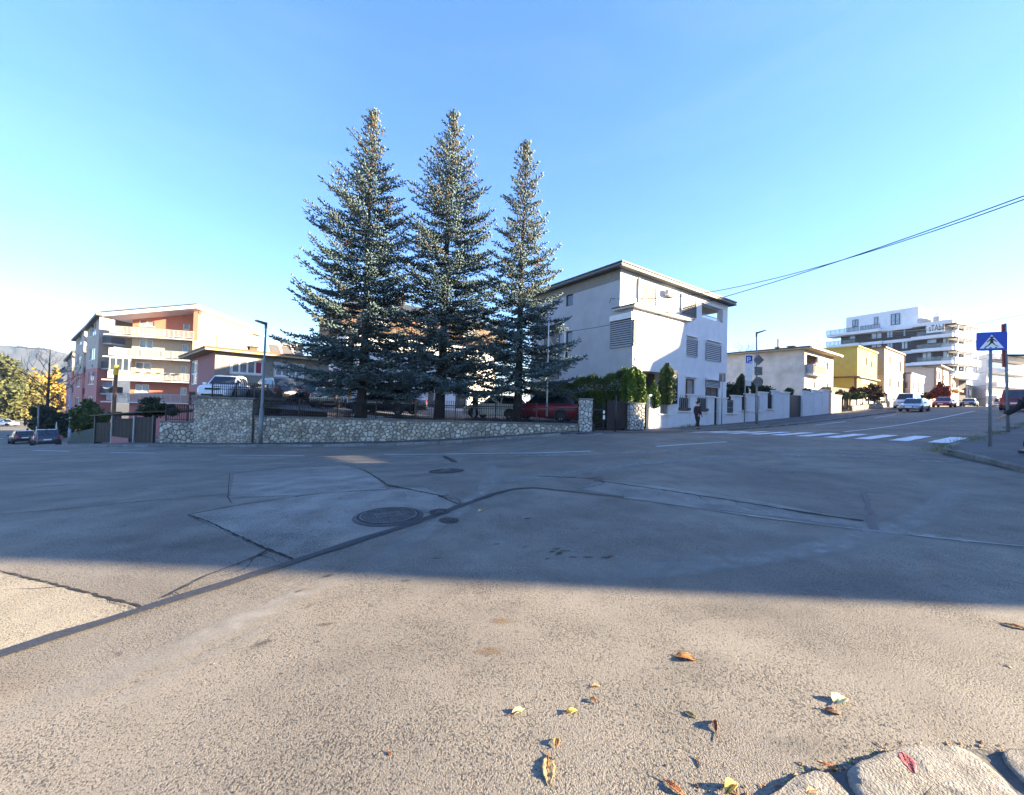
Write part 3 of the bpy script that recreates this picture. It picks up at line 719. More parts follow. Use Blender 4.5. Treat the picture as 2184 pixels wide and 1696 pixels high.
fence('long black iron fence with a band of rings on top of the long stone wall',wpt(t1+.25,-.2),wpt(tp-.05,-.2),lambda t:fz(t+.25),.95,MT['black_iron'],.125,posts=2.3,rings=True,rails=(.06,.86))
pc=[Vector(wpt(t0+.9,-.1)),Vector(wpt(ta-.1,-.1)),Vector(wpt(ta-.1,-2.4))]
fence('short black spear-topped fence on the cap of the tall stone block',pc[0],pc[1],lambda t:zt1+.09,.72,MT['black_iron'],.12,posts=1.45,rails=(.08,.62,.8))
fence('black spear-topped fence running back from the corner of the tall stone block',pc[1],pc[2],lambda t:zt1+.09,.72,MT['black_iron'],.12,posts=1.1,rails=(.08,.62,.8))
fence('dark fence with garlands above the short lower stone wall',wpt(wt(330),-.7),wpt(t0-.1,-.7),lambda t:zt2+.06,.85,MT['black_iron'],.14,posts=1.4,rings=True)
# ================================================================== facades
def zz(x0,y0,w,dw):
    k=w/dw
    return lambda x,y:((x0+x*k)/1.76923,(y0+y*k)/1.76923)
class Fac:
    def __init__(s,P,Q):
        s.P=Vector((P[0],P[1])); s.Q=Vector((Q[0],Q[1])); s.L=(s.Q-s.P).length; s.u=(s.Q-s.P)/s.L; s.n=Vector((s.u.y,-s.u.x))
    def off(s,d): return Fac(s.P+s.n*d,s.Q+s.n*d)
    def pix(s,px,py):
        d=ray(px,py); k=(s.P.x*s.n.x+s.P.y*s.n.y)/(d.x*s.n.x+d.y*s.n.y)
        return (Vector((d.x*k,d.y*k))-s.P).dot(s.u), EYE.z+d.z*k
    def rect(s,a,b):
        t0,z1=s.pix(*a); t1,z0=s.pix(*b); return (t0,t1,z0,z1)
    def at(s,t,z,d=0.): return (s.P.x+s.u.x*t+s.n.x*d, s.P.y+s.u.y*t+s.n.y*d, z)
    def pl(s,t,d=0.): return (s.P.x+s.u.x*t+s.n.x*d, s.P.y+s.u.y*t+s.n.y*d)
    def box(s,mb,t0,t1,z0,z1,d0,d1):
        return mb.hexa([s.at(t0,z0,d1),s.at(t1,z0,d1),s.at(t1,z0,d0),s.at(t0,z0,d0),s.at(t0,z1,d1),s.at(t1,z1,d1),s.at(t1,z1,d0),s.at(t0,z1,d0)])
    def part(s,name,m,parent,t0,t1,z0,z1,d0,d1):
        return s.box(MB(),t0,t1,z0,z1,d0,d1).build(name,MT[m],parent)
def wall_face(mb,F,t0,t1,z0,z1,holes=(),th=.22,d=0.):
    ts=sorted({t0,t1}|{v for h in holes for v in h[:2] if t0<v<t1}); zs=sorted({z0,z1}|{v for h in holes for v in h[2:4] if z0<v<z1})
    for a,b in zip(ts[:-1],ts[1:]):
        for c,e in zip(zs[:-1],zs[1:]):
            m,k=(a+b)/2,(c+e)/2
            if any(h[0]<m<h[1] and h[2]<k<h[3] for h in holes): continue
            mb.quad(F.at(a,c,d),F.at(b,c,d),F.at(b,e,d),F.at(a,e,d))
    for h in holes:
        a,b,c,e=h[:4]
        mb.quad(F.at(a,c,d),F.at(a,e,d),F.at(a,e,d-th),F.at(a,c,d-th)); mb.quad(F.at(b,c,d),F.at(b,c,d-th),F.at(b,e,d-th),F.at(b,e,d))
        mb.quad(F.at(a,e,d),F.at(b,e,d),F.at(b,e,d-th),F.at(a,e,d-th)); mb.quad(F.at(a,c,d),F.at(a,c,d-th),F.at(b,c,d-th),F.at(b,c,d))
def window(parent,F,r,n=2,frame='white_paint',gl='glass',rec=.12,bar=.055,sill='white_paint',name='window',tr=None,fr=None,d=0.):
    t0,t1,z0,z1=r; mb=MB(); b=min(bar,(t1-t0)/8)
    F.box(mb,t0,t0+b,z0,z1,d-rec-.03,d-rec+.03); F.box(mb,t1-b,t1,z0,z1,d-rec-.03,d-rec+.03)
    F.box(mb,t0+b,t1-b,z0,z0+b,d-rec-.03,d-rec+.03); F.box(mb,t0+b,t1-b,z1-b,z1,d-rec-.03,d-rec+.03)
    cuts=[0]+list(fr)+[1] if fr else [k/n for k in range(n+1)]; n=len(cuts)-1
    for c in cuts[1:-1]:
        t=t0+(t1-t0)*c; F.box(mb,t-b*.6,t+b*.6,z0+b,z1-b,d-rec-.025,d-rec+.025)
    zt=None
    if tr: zt=z0+(z1-z0)*tr; F.box(mb,t0+b,t1-b,zt-b*.5,zt+b*.5,d-rec-.028,d-rec+.028)
    w=mb.build(name,MT[frame],parent)
    for k in range(n):
        a=t0+(t1-t0)*cuts[k]+b*.5; c=t0+(t1-t0)*cuts[k+1]-b*.5
        g=gl[k] if isinstance(gl,(list,tuple)) else gl
        F.part('pane',g,w,a,c,z0+b*.5,z1-b*.5,d-rec-.012,d-rec)
    if sill: F.part('sill',sill,w,t0-.06,t1+.06,z0-.05,z0,d-rec,d+.06)
    return w
def blind(parent,F,r,head=None,d=.03,m='blind',n=None,hm='white_paint',rails=True):
    t0,t1,z0,z1=r; n=n or max(5,int((z1-z0)/.15)); mb=MB(); h=(z1-z0)/n
    for k in range(n):
        z=z0+h*k; mb.hexa([F.at(t0,z,d+.045),F.at(t1,z,d+.045),F.at(t1,z+.012,d),F.at(t0,z+.012,d),F.at(t0,z+.014,d+.047),F.at(t1,z+.014,d+.047),F.at(t1,z+h*.64,d+.004),F.at(t0,z+h*.64,d+.004)])
    F.box(mb,t0,t1,z0-.03,z0,d,d+.05)
    b=mb.build('blind',MT[m],parent)
    F.part('backing','dark_metal',b,t0,t1,z0,z1,d-.03,d-.005)
    if rails:
        for t in (t0-.05,t1): F.part('guide_rail','galv',b,t,t+.05,z0-.03,z1,d-.03,d+.06)
    if head: F.part('blind_box',hm,parent,*head,0.004,.2)
    return b
def body(parent,foot,z0,z1,m,faces={},name='wall',skip=()):
    """walls round a plan polygon (counter-clockwise); faces: edge index -> list of window holes"""
    mb=MB(); n=len(foot); out=[]
    for k in range(n):
        F=Fac(foot[k],foot[(k+1)%n]); out.append(F)
        if k in skip: continue
        wall_face(mb,F,0,F.L,z0,z1,faces.get(k,()))
    mb.poly([(p[0],p[1],z1) for p in foot]); mb.build(name,MT[m],parent)
    return out
def grow(foot,e):
    c=[]; n=len(foot)
    for k in range(n):
        a=Vector(foot[k-1][:2]);b=Vector(foot[k][:2]);d=Vector(foot[(k+1)%n][:2])
        u1=(b-a).normalized();u2=(d-b).normalized();n1=Vector((u1.y,-u1.x));n2=Vector((u2.y,-u2.x))
        m=(n1+n2); m=m/max(m.dot(n1),.2); c.append((b.x+m.x*e,b.y+m.y*e))
    return c
def flat_roof(parent,foot,z,e,th,m='roof_grey',fm=None,name='roof'):
    f=grow(foot,e); mb=MB(); mb.prism(f,z,z+th); o=mb.build(name,MT[m],parent)
    if fm: mb=MB(); mb.prism(grow(foot,e+.03),z-.03,z+th*.75); mb.build('fascia',MT[fm],parent)
    return o
def rectf(P,u,L,W):
    """counter-clockwise rectangle: front edge from P along u (length L), depth W behind"""
    P=Vector(P[:2]);u=Vector(u[:2]).normalized();n=Vector((-u.y,u.x))
    return [tuple(P),tuple(P+u*L),tuple(P+u*L+n*W),tuple(P+n*W)]
def text(body_,parent,F,t,z,size,m,d=.01,ext=.004,sx=1.,name='lettering',align='LEFT',sk=0.,fit=None):
    c=bpy.data.curves.new(name,'FONT'); c.body=body_; c.size=size; c.extrude=ext; c.align_x=align; c.shear=sk; c.materials.append(MT[m])
    tmp=bpy.data.objects.new('tmp',c); me=bpy.data.meshes.new_from_object(tmp); bpy.data.objects.remove(tmp); me.materials.clear(); me.materials.append(MT[m])
    o=bpy.data.objects.new(name,me); COL.objects.link(o)
    if fit: sx=fit/max(max(v.co.x for v in me.vertices)-min(v.co.x for v in me.vertices),.01)
    R=Matrix(((F.u.x,0,F.n.x),(F.u.y,0,F.n.y),(0,1,0))).to_4x4(); off=ORG.get(parent.name,Vector((0,0,0)))
    o.parent=parent; o.matrix_local=Matrix.Translation(Vector(F.at(t,z,d))-off)@R@Matrix.Diagonal((sx,1,1,1)); return o
def aircon(parent,F,t0,t1,z0,z1,d0=.12,dp=.32):
    a=F.part('air_conditioner','white_paint',parent,t0,t1,z0,z1,d0,d0+dp)
    w=t1-t0; c=F.at(t0+w*.62,(z0+z1)/2,d0+dp+.01); mb=MB(); mb.disc(c,(F.n.x,F.n.y,0),(z1-z0)*.4,.02,16); mb.build('fan_grille',MT['galv'],a)
    mb=MB()
    for k in range(8): F.box(mb,t0-.004,t0,z0+.06+k*(z1-z0-.1)/8,z0+.08+k*(z1-z0-.1)/8,d0+.04,d0+dp-.04)
    mb.build('side_grille',MT['dark_metal'],a)
    for t in (t0+w*.15,t0+w*.85): F.part('bracket','galv',a,t-.02,t+.02,z0-.05,z0,0,d0+dp)
    return a

# ------------------------------------------------------------------ the three-storey white house behind the hedge
Z5=zz(2080,920,720,1696)
uh=Vector((math.sin(RAD(54.5)),math.cos(RAD(54.5)))); nh=Vector((-uh.y,uh.x))
K1=Vector((7.47,27.5)); L1=15.5; K2=K1-nh*1.18
gh=thing('white_house','three-storey white and grey flat-roofed house with slatted blinds behind the hedge and white wall','house',(K1.x,K1.y,zf(K1.x,K1.y)))
FR=Fac(K1,K1+uh*L1); FLt=Fac(K1+nh*10,K1); FB=Fac(K2,K2+uh*6.6); FBL=Fac(K1,K2); zg=-.4
zw=FR.pix(1318.6,571.6)[1]; zcan=FB.pix(*Z5(720,565))[1]
q=lambda F,a,b:F.rect(Z5(*a),Z5(*b))
b1=q(FR,(775,340),(925,560)); b2=q(FR,(1155,468),(1280,660)); lg=q(FR,(1340,545),(1525,722))
m1=q(FR,(1190,838),(1290,1008)); m2=q(FR,(1375,880),(1500,1050)); g1=q(FR,(1160,1195),(1272,1400)); g2=q(FR,(1372,1215),(1487,1400))
lt=[FLt.rect(Z5(133,432),Z5(192,545)),FLt.rect(Z5(130,785),Z5(185,912)),FLt.rect(Z5(120,950),Z5(180,1097))]
lz0,lz1=lg[2],q(FR,(1340,520),(1538,725))[3]-.05
# body below the open corner terrace and the part of the top floor left of it
foot=rectf(K1,uh,L1,10); foot2=rectf(K1,uh,lg[0]-.25,10)
mb=MB(); wall_face(mb,FR,0,L1,zg,lz0-.05,[m1,m2,g1,g2]); wall_face(mb,FR,0,lg[0],lz0-.05,zw,[b1,b2])
for k in (1,2):
    F=Fac(foot[k],foot[(k+1)%4]); wall_face(mb,F,0,F.L,zg,lz0-.05)
wall_face(mb,Fac(foot2[1],foot2[2]),0,10,lz0-.05,zw); wall_face(mb,Fac(foot2[2],foot2[3]),0,foot2 and Fac(foot2[2],foot2[3]).L,lz0-.05,zw)
mb.poly([(p[0],p[1],lz0-.05) for p in foot])
F=FR; F.box(mb,lg[0],L1,lz1,zw,-9.9,-.002)           # beam over the terrace
F.box(mb,lg[1],L1,lz0-.05,lz1,-.55,-.002)              # corner post
F.box(mb,L1-.35,L1,lz0-.05,lz1,-9.9,-6.2)
F.box(mb,lg[0],lg[1],lz0-.06,lz0+.18,-.2,-.003)
mb.build('wall',MT['plaster_white'],gh)
mb=MB(); wall_face(mb,FLt,0,10,zg,zw,lt); mb.build('wall',MT['plaster_lilac'],gh)  # shade put into the colour: this side darker lilac, sunlit faces white
FLt.part('frieze_band','plaster_grey',gh,0,10,zw-.75,zw,.0,.03)
FR.part('terrace_rail','galv',gh,lg[0],lg[1],lz0+.45,lz0+.5,-.12,-.07)
FR.part('terrace_glass','glass_rail',gh,lg[0],lg[1],lz0+.2,lz0+.45,-.11,-.09)
FR.part('ceiling','soffit',gh,lg[0]+.02,L1-.4,lz1-.03,lz1-.002,-9.8,-.6)
flat_roof(gh,[tuple(p) for p in foot],zw,.55,.10,'roof_dark'); 
mb=MB(); mb.prism(grow(foot,.50),zw+.10,zw+.24); mb.build('fascia',MT['fascia_grey'],gh)
mb=MB(); mb.prism(grow(foot,.58),zw+.24,zw+.34); mb.build('roof_edge',MT['roof_dark'],gh)
for r,hd in ((b1,None),(b2,None)):
    window(gh,FR,r,2,gl='glass_curtain',sill=None); blind(gh,FR,r,m='blind_dark')
    FR.part('blind_box','blind',gh,r[0]-.1,r[0]+.05,r[2]+.3,r[3]+.25,.0,.14)
for r,hh in ((m1,q(FR,(1190,806),(1295,842))),(m2,q(FR,(1378,852),(1505,888)))):
    window(gh,FR,r,2,gl='glass_curtain',sill=None); blind(gh,FR,r,hh)
window(gh,FR,g1,2,'wood',['glass','glass_curtain'],sill='white_paint',bar=.09); FR.part('blind_box','white_paint',gh,*q(FR,(1158,1160),(1290,1196)),.004,.2)
window(gh,FR,g2,2,'wood','glass',sill='white_paint',bar=.09); hh=q(FR,(1368,1186),(1495,1222)); FR.part('blind_box','white_paint',gh,*hh,.004,.2)
blind(gh,FR,(g2[0],g2[1],q(FR,(1372,1215),(1487,1282))[2],hh[2]))
for r in lt: window(gh,FLt,r,1,'wood','glass',sill=None,bar=.08)
FLt.part('window_trim','white_paint',gh,lt[1][0]-.14,lt[1][0],lt[2][2],lt[1][3],.0,.02)
# bay with its canopy roof, entrance below
zb0=FB.pix(*Z5(800,1125))[1]
bf=[tuple(K2),tuple(K2+uh*6.6),tuple(K1+uh*6.6),tuple(K1)]
bl=FBL.rect(Z5(512,702),Z5(700,905)); br=FB.rect(Z5(735,675),Z5(965,945))
mb=MB(); wall_face(mb,FB,0,6.6,zb0,zcan,[br]); wall_face(mb,Fac(bf[1],bf[2]),0,1.18,zg,zcan); 
mb.poly([(p[0],p[1],zb0) for p in reversed(bf)]); wall_face(mb,FB,0,1.1,zg,zb0); wall_face(mb,FB,4.3,6.6,zg,zb0)
F=Fac(K2+uh*1.1,K2+uh*1.1+nh*1.18); wall_face(mb,F,0,1.18,zg,zb0); F=Fac(K2+uh*4.3+nh*1.18,K2+uh*4.3); wall_face(mb,F,0,1.18,zg,zb0)
mb.build('bay_wall',MT['plaster_white'],gh)
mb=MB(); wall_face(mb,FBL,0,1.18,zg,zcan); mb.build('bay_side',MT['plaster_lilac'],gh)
# the corner window: blind runs on over the left face
blind(gh,Fac(K1+nh*.75,K2).off(.002),(0.05,1.85,bl[2],bl[3]),(0.0,1.93,bl[3],bl[3]+.4),d=.05)
FB.part('corner_frame','wood',gh,.0,.32,br[2],br[3],.0,.06)
window(gh,FB,br,3,gl='glass_curtain',sill=None); blind(gh,FB,br,d=.0,m='white_paint')
mb=MB(); e=grow([tuple(K2),tuple(K2+uh*6.6),tuple(K1+uh*6.6+nh*.0),tuple(K1)],.34); mb.prism(e,zcan,zcan+.12); mb.build('canopy_roof',MT['fascia'],gh)
mb=MB(); mb.prism(grow(bf,.4),zcan+.12,zcan+.2); mb.build('canopy_edge',MT['roof_dark'],gh)
FR.part('entrance_door','dark_metal',gh,2.2,3.5,zg,zb0-.3,.01,.06)
FR.part('entrance_lining','brown_clad',gh,1.1,4.3,zg,zb0,.0,.008)
aircon(gh,FR,*q(FR,(1002,410),(1072,482))); r=q(FR,(998,582),(1060,640)); aircon(gh,FR,r[0],r[1],zcan+.25,zcan+.8)
FB.part('wall_box','white_paint',gh,*FB.rect(Z5(740,1012),Z5(752,1045)),.0,.08)
mb=MB(); a=FB.pix(*Z5(770,1070)); mb.tube([FB.at(a[0],a[1],0),FB.at(a[0]-.1,a[1]+.05,.45)],.02,6); F=FB; F.box(mb,a[0]-.25,a[0]+.05,a[1]+.02,a[1]+.12,.42,.55); mb.build('spotlight',MT['white_paint'],gh)
mb=MB(); a=FLt.pix(*Z5(552,490)); c=FLt.pix(*Z5(543,535)); mb.tube([FLt.at(a[0]+.2,a[1]-.05,.02),FLt.at(a[0],a[1],.25),FLt.at(c[0],c[1],.3)],.02,6); mb.build('wire_bracket',MT['dark_metal'],gh)
for zx,zy in ((545,216),(410,268),(285,310),(162,350)):
    a=FLt.pix(*Z5(zx,zy)); mb=MB(); mb.disc(FLt.at(a[0],a[1],.03),(FLt.n.x,FLt.n.y,0),.07,.05,10); mb.build('vent',MT['white_paint'],gh)
# dark sign panel with letters on the left face
a=FLt.pix(1196,690); c=FLt.pix(1208,808); pn=FLt.part('sign_panel','roof_grey',gh,a[0]-2.1,a[0]-.05,c[1],a[1],.0,.05)
for k,ch in enumerate('MCEL3'): text(ch,pn,FLt,a[0]-.42,a[1]-.8-k*.72,.42,'white_paint',.055)
mb=MB(); FLt.box(mb,a[0]-1.6,a[0]-1.25,a[1]-2.9,a[1]-.4,.05,.06); mb.hexa([FLt.at(a[0]-1.6,a[1]-.7,.06),FLt.at(a[0]-.7,a[1]-2.2,.06),FLt.at(a[0]-.7,a[1]-2.2,.05),FLt.at(a[0]-1.6,a[1]-.7,.05),FLt.at(a[0]-1.6,a[1]-.35,.06),FLt.at(a[0]-.7,a[1]-1.85,.06),FLt.at(a[0]-.7,a[1]-1.85,.05),FLt.at(a[0]-1.6,a[1]-.35,.05)])
mb.build('sign_emblem',MT['sand'],pn)

# ------------------------------------------------------------------ pink and grey bungalow behind the stone block
Z2=zz(600,1250,700,2184)
ub=Vector((.676,.737)).normalized(); nb=Vector((-ub.y,ub.x)); C0=Vector((-23.,30.))
bg=thing('bungalow','low pink and grey house with wide flat eaves and solar panels','house',(C0.x,C0.y,zf(C0.x,C0.y)))
LB=8.6; WB=11.; ft=rectf(C0,ub,LB,WB); Fg=Fac(ft[0],ft[1]); Fp=Fac(ft[3],ft[0])
qz=lambda F,a,b:F.rect(Z2(*a),Z2(*b))
w1=qz(Fg,(858,325),(1220,512)); w2=qz(Fg,(1372,378),(1690,545)); d1=qz(Fp,(375,355),(445,625)); d2=qz(Fp,(350,712),(425,880))
zt_=Fg.pix(*Z2(690,240))[1]; zb_=-2.2
mb=MB(); wall_face(mb,Fg,0,LB,zb_,zt_,[w1,w2]); wall_face(mb,Fac(ft[1],ft[2]),0,WB,zb_,zt_); mb.build('wall',MT['plaster_grey'],bg)
mb=MB(); wall_face(mb,Fp,0,WB,zb_,zt_,[d1,d2]); wall_face(mb,Fac(ft[2],ft[3]),0,LB,zb_,zt_); mb.build('wall',MT['plaster_pink'],bg)
for w_,g_ in ((w1,['glass_curtain','glass_curtain','glass_curtain','glass_rose']),(w2,['glass_sky_tint']*4)):
    window(bg,Fg,w_,4,'white_paint',g_,bar=.1,rec=.1); mb=MB(); t0_,t1_,a_,c_=w_
    for r in ((t0_-.12,t0_,a_-.12,c_+.12),(t1_,t1_+.12,a_-.12,c_+.12),(t0_,t1_,c_,c_+.12),(t0_,t1_,a_-.12,a_)): Fg.box(mb,*r,.0,.04)
    mb.build('window_surround',MT['fascia'],bg)
window(bg,Fp,d1,3,'white_paint','glass_sky_tint',bar=.12,name='door',sill=None,tr=.45); window(bg,Fp,d2,1,'wood','glass',sill=None,name='door')
e=grow(ft,.75); mb=MB(); mb.prism(e,zt_+.02,zt_+.16); mb.build('eaves',MT['soffit'],bg)
mb=MB(); mb.prism(grow(ft,.8),zt_+.16,zt_+.30); mb.build('roof',MT['wood'],bg)
Fr=Fg.off(-1.6)
for a,b in (((1290,95),(1425,240)),((1442,118),(1572,258)),((1580,133),(1685,265))):
    t0_,z1_=Fr.pix(*Z2(*a)); t1_,z0_=Fr.pix(*Z2(*b)); mb=MB()
    z0_=zt_+.45; mb.hexa([Fr.at(t0_,z0_,.5),Fr.at(t1_,z0_,.5),Fr.at(t1_,z0_,.42),Fr.at(t0_,z0_,.42),Fr.at(t0_,z1_,-.7),Fr.at(t1_,z1_,-.7),Fr.at(t1_,z1_,-.78),Fr.at(t0_,z1_,-.78)])
    p=mb.build('solar_panel',MT['fascia'],bg); mb=MB(); mb.quad(Fr.at(t0_+.06,z0_+.06,.49),Fr.at(t1_-.06,z0_+.06,.49),Fr.at(t1_-.06,z1_-.06,-.66),Fr.at(t0_+.06,z1_-.06,-.66)); mb.build('collector_glass',MT['panel_brown'],p)
    mb=MB(); mb.tube([Fr.at(t0_+.1,zt_+.2,-.7),Fr.at(t0_+.1,z1_,-.75)],.03,5); mb.tube([Fr.at(t1_-.1,zt_+.2,-.7),Fr.at(t1_-.1,z1_,-.75)],.03,5); mb.build('panel_legs',MT['galv'],p)
t0_,_z=Fr.pix(*Z2(1070,200)); t1_,_=Fr.pix(*Z2(1190,200)); ch=Fr.part('chimney','brown_clad',bg,t0_+.1,t1_-.1,zt_+.3,zt_+.85,-1.2,-.4); Fr.part('chimney_cap','roof_dark',ch,t0_,t1_,zt_+.85,zt_+.95,-1.3,-.3)
mb=MB(); mb.tube([Fr.at((t0_+t1_)/2,zt_+.95,-.8),Fr.at((t0_+t1_)/2,zt_+1.35,-.8)],.1,8); mb.build('flue',MT['galv'],ch)

# ------------------------------------------------------------------ house behind the spruces: white ground floors, brown upper storey
u3=Vector((.8,.6)); P3=Vector((-16.1,37.5)); L3=17.6; f3=rectf(P3,u3,L3,9); F3=Fac(f3[0],f3[1])
h3=thing('white_house','white house with a brown timber-clad overhanging top storey hidden behind the three spruces','house',(P3.x,P3.y,zf(P3.x,P3.y)))
z3=F3.pix(1040,741)[1]; zr=12.6
hs=[(1.2,2.6,2.1,5.6),(3.6,5.4,4.7,6.2),(6.4,8.4,4.7,6.2),(9.4,11.4,4.7,6.2),(12.6,14.6,4.7,6.2),(4.2,6.2,1.2,3.4),(8.6,10.2,.8,3.3),(12.,13.4,.8,3.4)]
body(h3,f3,-.5,z3,'plaster_white',{0:hs})
for k,r in enumerate(hs): window(h3,F3,r,2,'wood' if k%2 else 'white_paint','glass')
fo=grow(f3,.7); mb=MB(); mb.prism(fo,z3,zr-2.2); mb.build('upper_storey',MT['brown_clad'],h3)
Fo=Fac(fo[0],fo[1]); tmid=Fo.L/2
mb=MB()
A=[Fo.at(-.3,zr-2.2,.5),Fo.at(Fo.L+.3,zr-2.2,.5),Fo.at(Fo.L+.3,zr-2.2,-11),Fo.at(-.3,zr-2.2,-11),Fo.at(2.5,zr,-4.5),Fo.at(Fo.L-2.5,zr,-4.5)]
i=len(mb.V); mb.V+=A; mb.F+=[(0,1,5,4),(1,2,5),(2,3,4,5),(3,0,4),(3,2,1,0)]; mb.build('roof',MT['roof_dark'],h3)
for k in range(18):
    t=Fo.L*(k+.5)/18; Fo.part('plank','wood' if k%3==0 else 'brown_clad',h3,t-.46*Fo.L/18,t+.46*Fo.L/18,z3+.05,zr-2.25,.0,.03)
for t in (3,8,13): window(h3,Fo,(t,t+1.5,z3+.7,z3+1.9),2,'white_paint','glass_curtain',rec=-.05)
F3.part('downpipe','orange',h3,.3,.55,-.5,z3,.0,.15)
ch=Fo.part('chimney','wood',h3,Fo.L*.36,Fo.L*.36+.9,zr-1,zr+1.1,-5,-4.2)
# ------------------------------------------------------------------ salmon and cream apartment house far left
Z1=zz(240,1120,720,2184)
B1=Fac((-50.7,49.1),(-42.4,52.05))                 # plane of the balcony rails
Bw=B1.off(-1.5); Gb=Fac((-42.4,52.05),(-44.9,66.6))   # wall behind, sunlit gable
la=thing('apartment_house','five-storey salmon and cream apartment house with white railed balconies and a slanting roof','apartment house',(B1.P.x,B1.P.y,-5))
zf1=[B1.pix(*Z1(520,y))[1] for y in (1210,955,690,437)]       # undersides of the four balcony slabs
ztp=Gb.pix(*Z1(1515,110))[1]; zlev=[-7.5]+zf1+[ztp+.2]
cols=['rose','salmon','cream','cream','salmon']
tw0=Bw.pix(*Z1(775,700))[0]; tw1=Bw.L
def q1(a,b): return Bw.rect(Z1(*a),Z1(*b))
wins={1:[((820,1000),(975,1100)),((1335,1035),(1405,1125))],2:[((820,745),(1000,845)),((1345,790),(1400,880))],3:[((865,485),(1020,600)),((1355,545),(1425,640))],4:[((870,235),(1040,345)),((1370,300),(1440,380))],0:[]}
for k in range(5):
    hs=[q1(*w) for w in wins[k]]
    mb=MB(); wall_face(mb,Bw,tw0,tw1,zlev[k],zlev[k+1] if k<4 else zlev[4]+2.35,hs); wall_face(mb,Gb,0,Gb.L,zlev[k],zlev[k+1] if k<4 else ztp-.25); 
    if k==4: zt4=zlev[4]+2.35; mb.quad(Bw.at(tw0,zt4),Bw.at(tw1,zt4),Bw.at(tw1,ztp-.3),Bw.at(tw0,zt4+.1))
    F=Fac(Bw.pl(tw0,-6),Bw.pl(tw0,0)); wall_face(mb,F,0,6,zlev[k],zlev[k+1] if k<4 else zlev[4]+2.2); Bw.box(mb,tw1-.5,tw1-.01,zlev[k],zlev[k+1] if k<4 else ztp-.35,0,1.49)
    mb.build('wall',MT[cols[k] if k else 'rose'],la)
    for r in hs: window(la,Bw,r,2 if r[1]-r[0]>1.2 else 1,gl='glass_sky_tint' if k%2 else 'glass_curtain',bar=.09,rec=.08)
    if k: # lighter panels on the gable side are one colour in the sun
        mb=MB(); Bw.box(mb,-.9,tw1-.5,zlev[k],zlev[k]+.16,.0,1.52); mb.build('balcony_slab',MT['fascia'],la)
mb=MB(); Gb.box(mb,.35,Gb.L,zlev[0],ztp-.3,.0,.02); mb.build('gable_render',MT['cream'],la)
gw=Gb.rect(Z1(1605,308),Z1(1740,430)); window(la,Gb,gw,2,gl='glass_curtain',rec=-.05,bar=.1)
for zx,zy in ((1400,180),(1558,180)):
    F=Bw if zx<1500 else Gb; a=F.pix(*Z1(zx,zy)); mb=MB(); mb.disc(F.at(a[0],a[1],.05),(F.n.x,F.n.y,0),.32,.06,14); mb.build('round_vent',MT['wood'],la)
mb=MB(); a=Gb.pix(*Z1(1750,365)); mb.tube([Gb.at(a[0],zlev[2],.1),Gb.at(a[0],a[1],.1),Gb.at(a[0]-.4,a[1]+.1,.3)],.05,6); mb.build('downpipe',MT['wood'],la)
# balcony rails: posts, top and bottom rail, bars
tl0=B1.pix(*Z1(530,330))[0]
for k in range(1,5):
    zr0=zlev[k]+.28; zr1=zlev[k]+1.22; r=Empty=new_obj('balcony_rail',None,la,B1.at(tl0,zr0)); mb=MB()
    B1.box(mb,tl0,tw1-.45,zr1-.07,zr1,-.04,.04); B1.box(mb,tl0,tw1-.45,zr0,zr0+.06,-.03,.03); mb.build('rail',MT['rail_grey'],r)
    src=None; n=int((tw1-.45-tl0)/.135)
    for j in range(n+1):
        t=tl0+(tw1-.45-tl0)*j/n; wd=.05 if j%8 else .10
        if src is None:
            mb=MB(); mb.box(-.022,.022,-.02,.02,0,zr1-zr0-.07); src=mb.build('baluster',MT['rail_grey'],r,local=True); src.location=Vector(B1.at(t,zr0))-ORG[r.name]
        else:
            o=share(src,'baluster' if j%8 else 'rail_post',r,Vector(B1.at(t,zr0 if j%8 else zr0-.25))-ORG[r.name],None,(1.,1.,1.) if j%8 else (1.9,1.9,1.3))
    mb=MB(); F=Fac(B1.pl(tl0,-1.9),B1.pl(tl0,0)); F.box(mb,0,1.9,zr1-.07,zr1,-.04,.04)
    for j in range(12): F.box(mb,j*.16,j*.16+.05,zr0,zr1,-.02,.02)
    tag(mb.build('side_rail',MT['fascia'],la),kind='stuff')
B1.part('awning_cloth','green_cloth' if 'green_cloth' in MT else 'glass_rail',la,tw0+.2,tw1-.6,zlev[3]+.3,zlev[3]+1.1,-.10,-.06)
for t in (1.6,2.7,3.7,4.7,5.7): B1.part('flower_box','brown_clad',la,tw0-.3+t,tw0+.1+t,zlev[2]+1.05,zlev[2]+1.2,.05,.25)
# glazed loggia on the left end of the second balcony
t_a,t_b=B1.pix(*Z1(520,700))[0],B1.pix(*Z1(745,800))[0]; window(la,B1,(t_a,t_b,zlev[2]+1.25,zlev[3]-.02),3,gl='glass',rec=.1,bar=.09,sill=None)
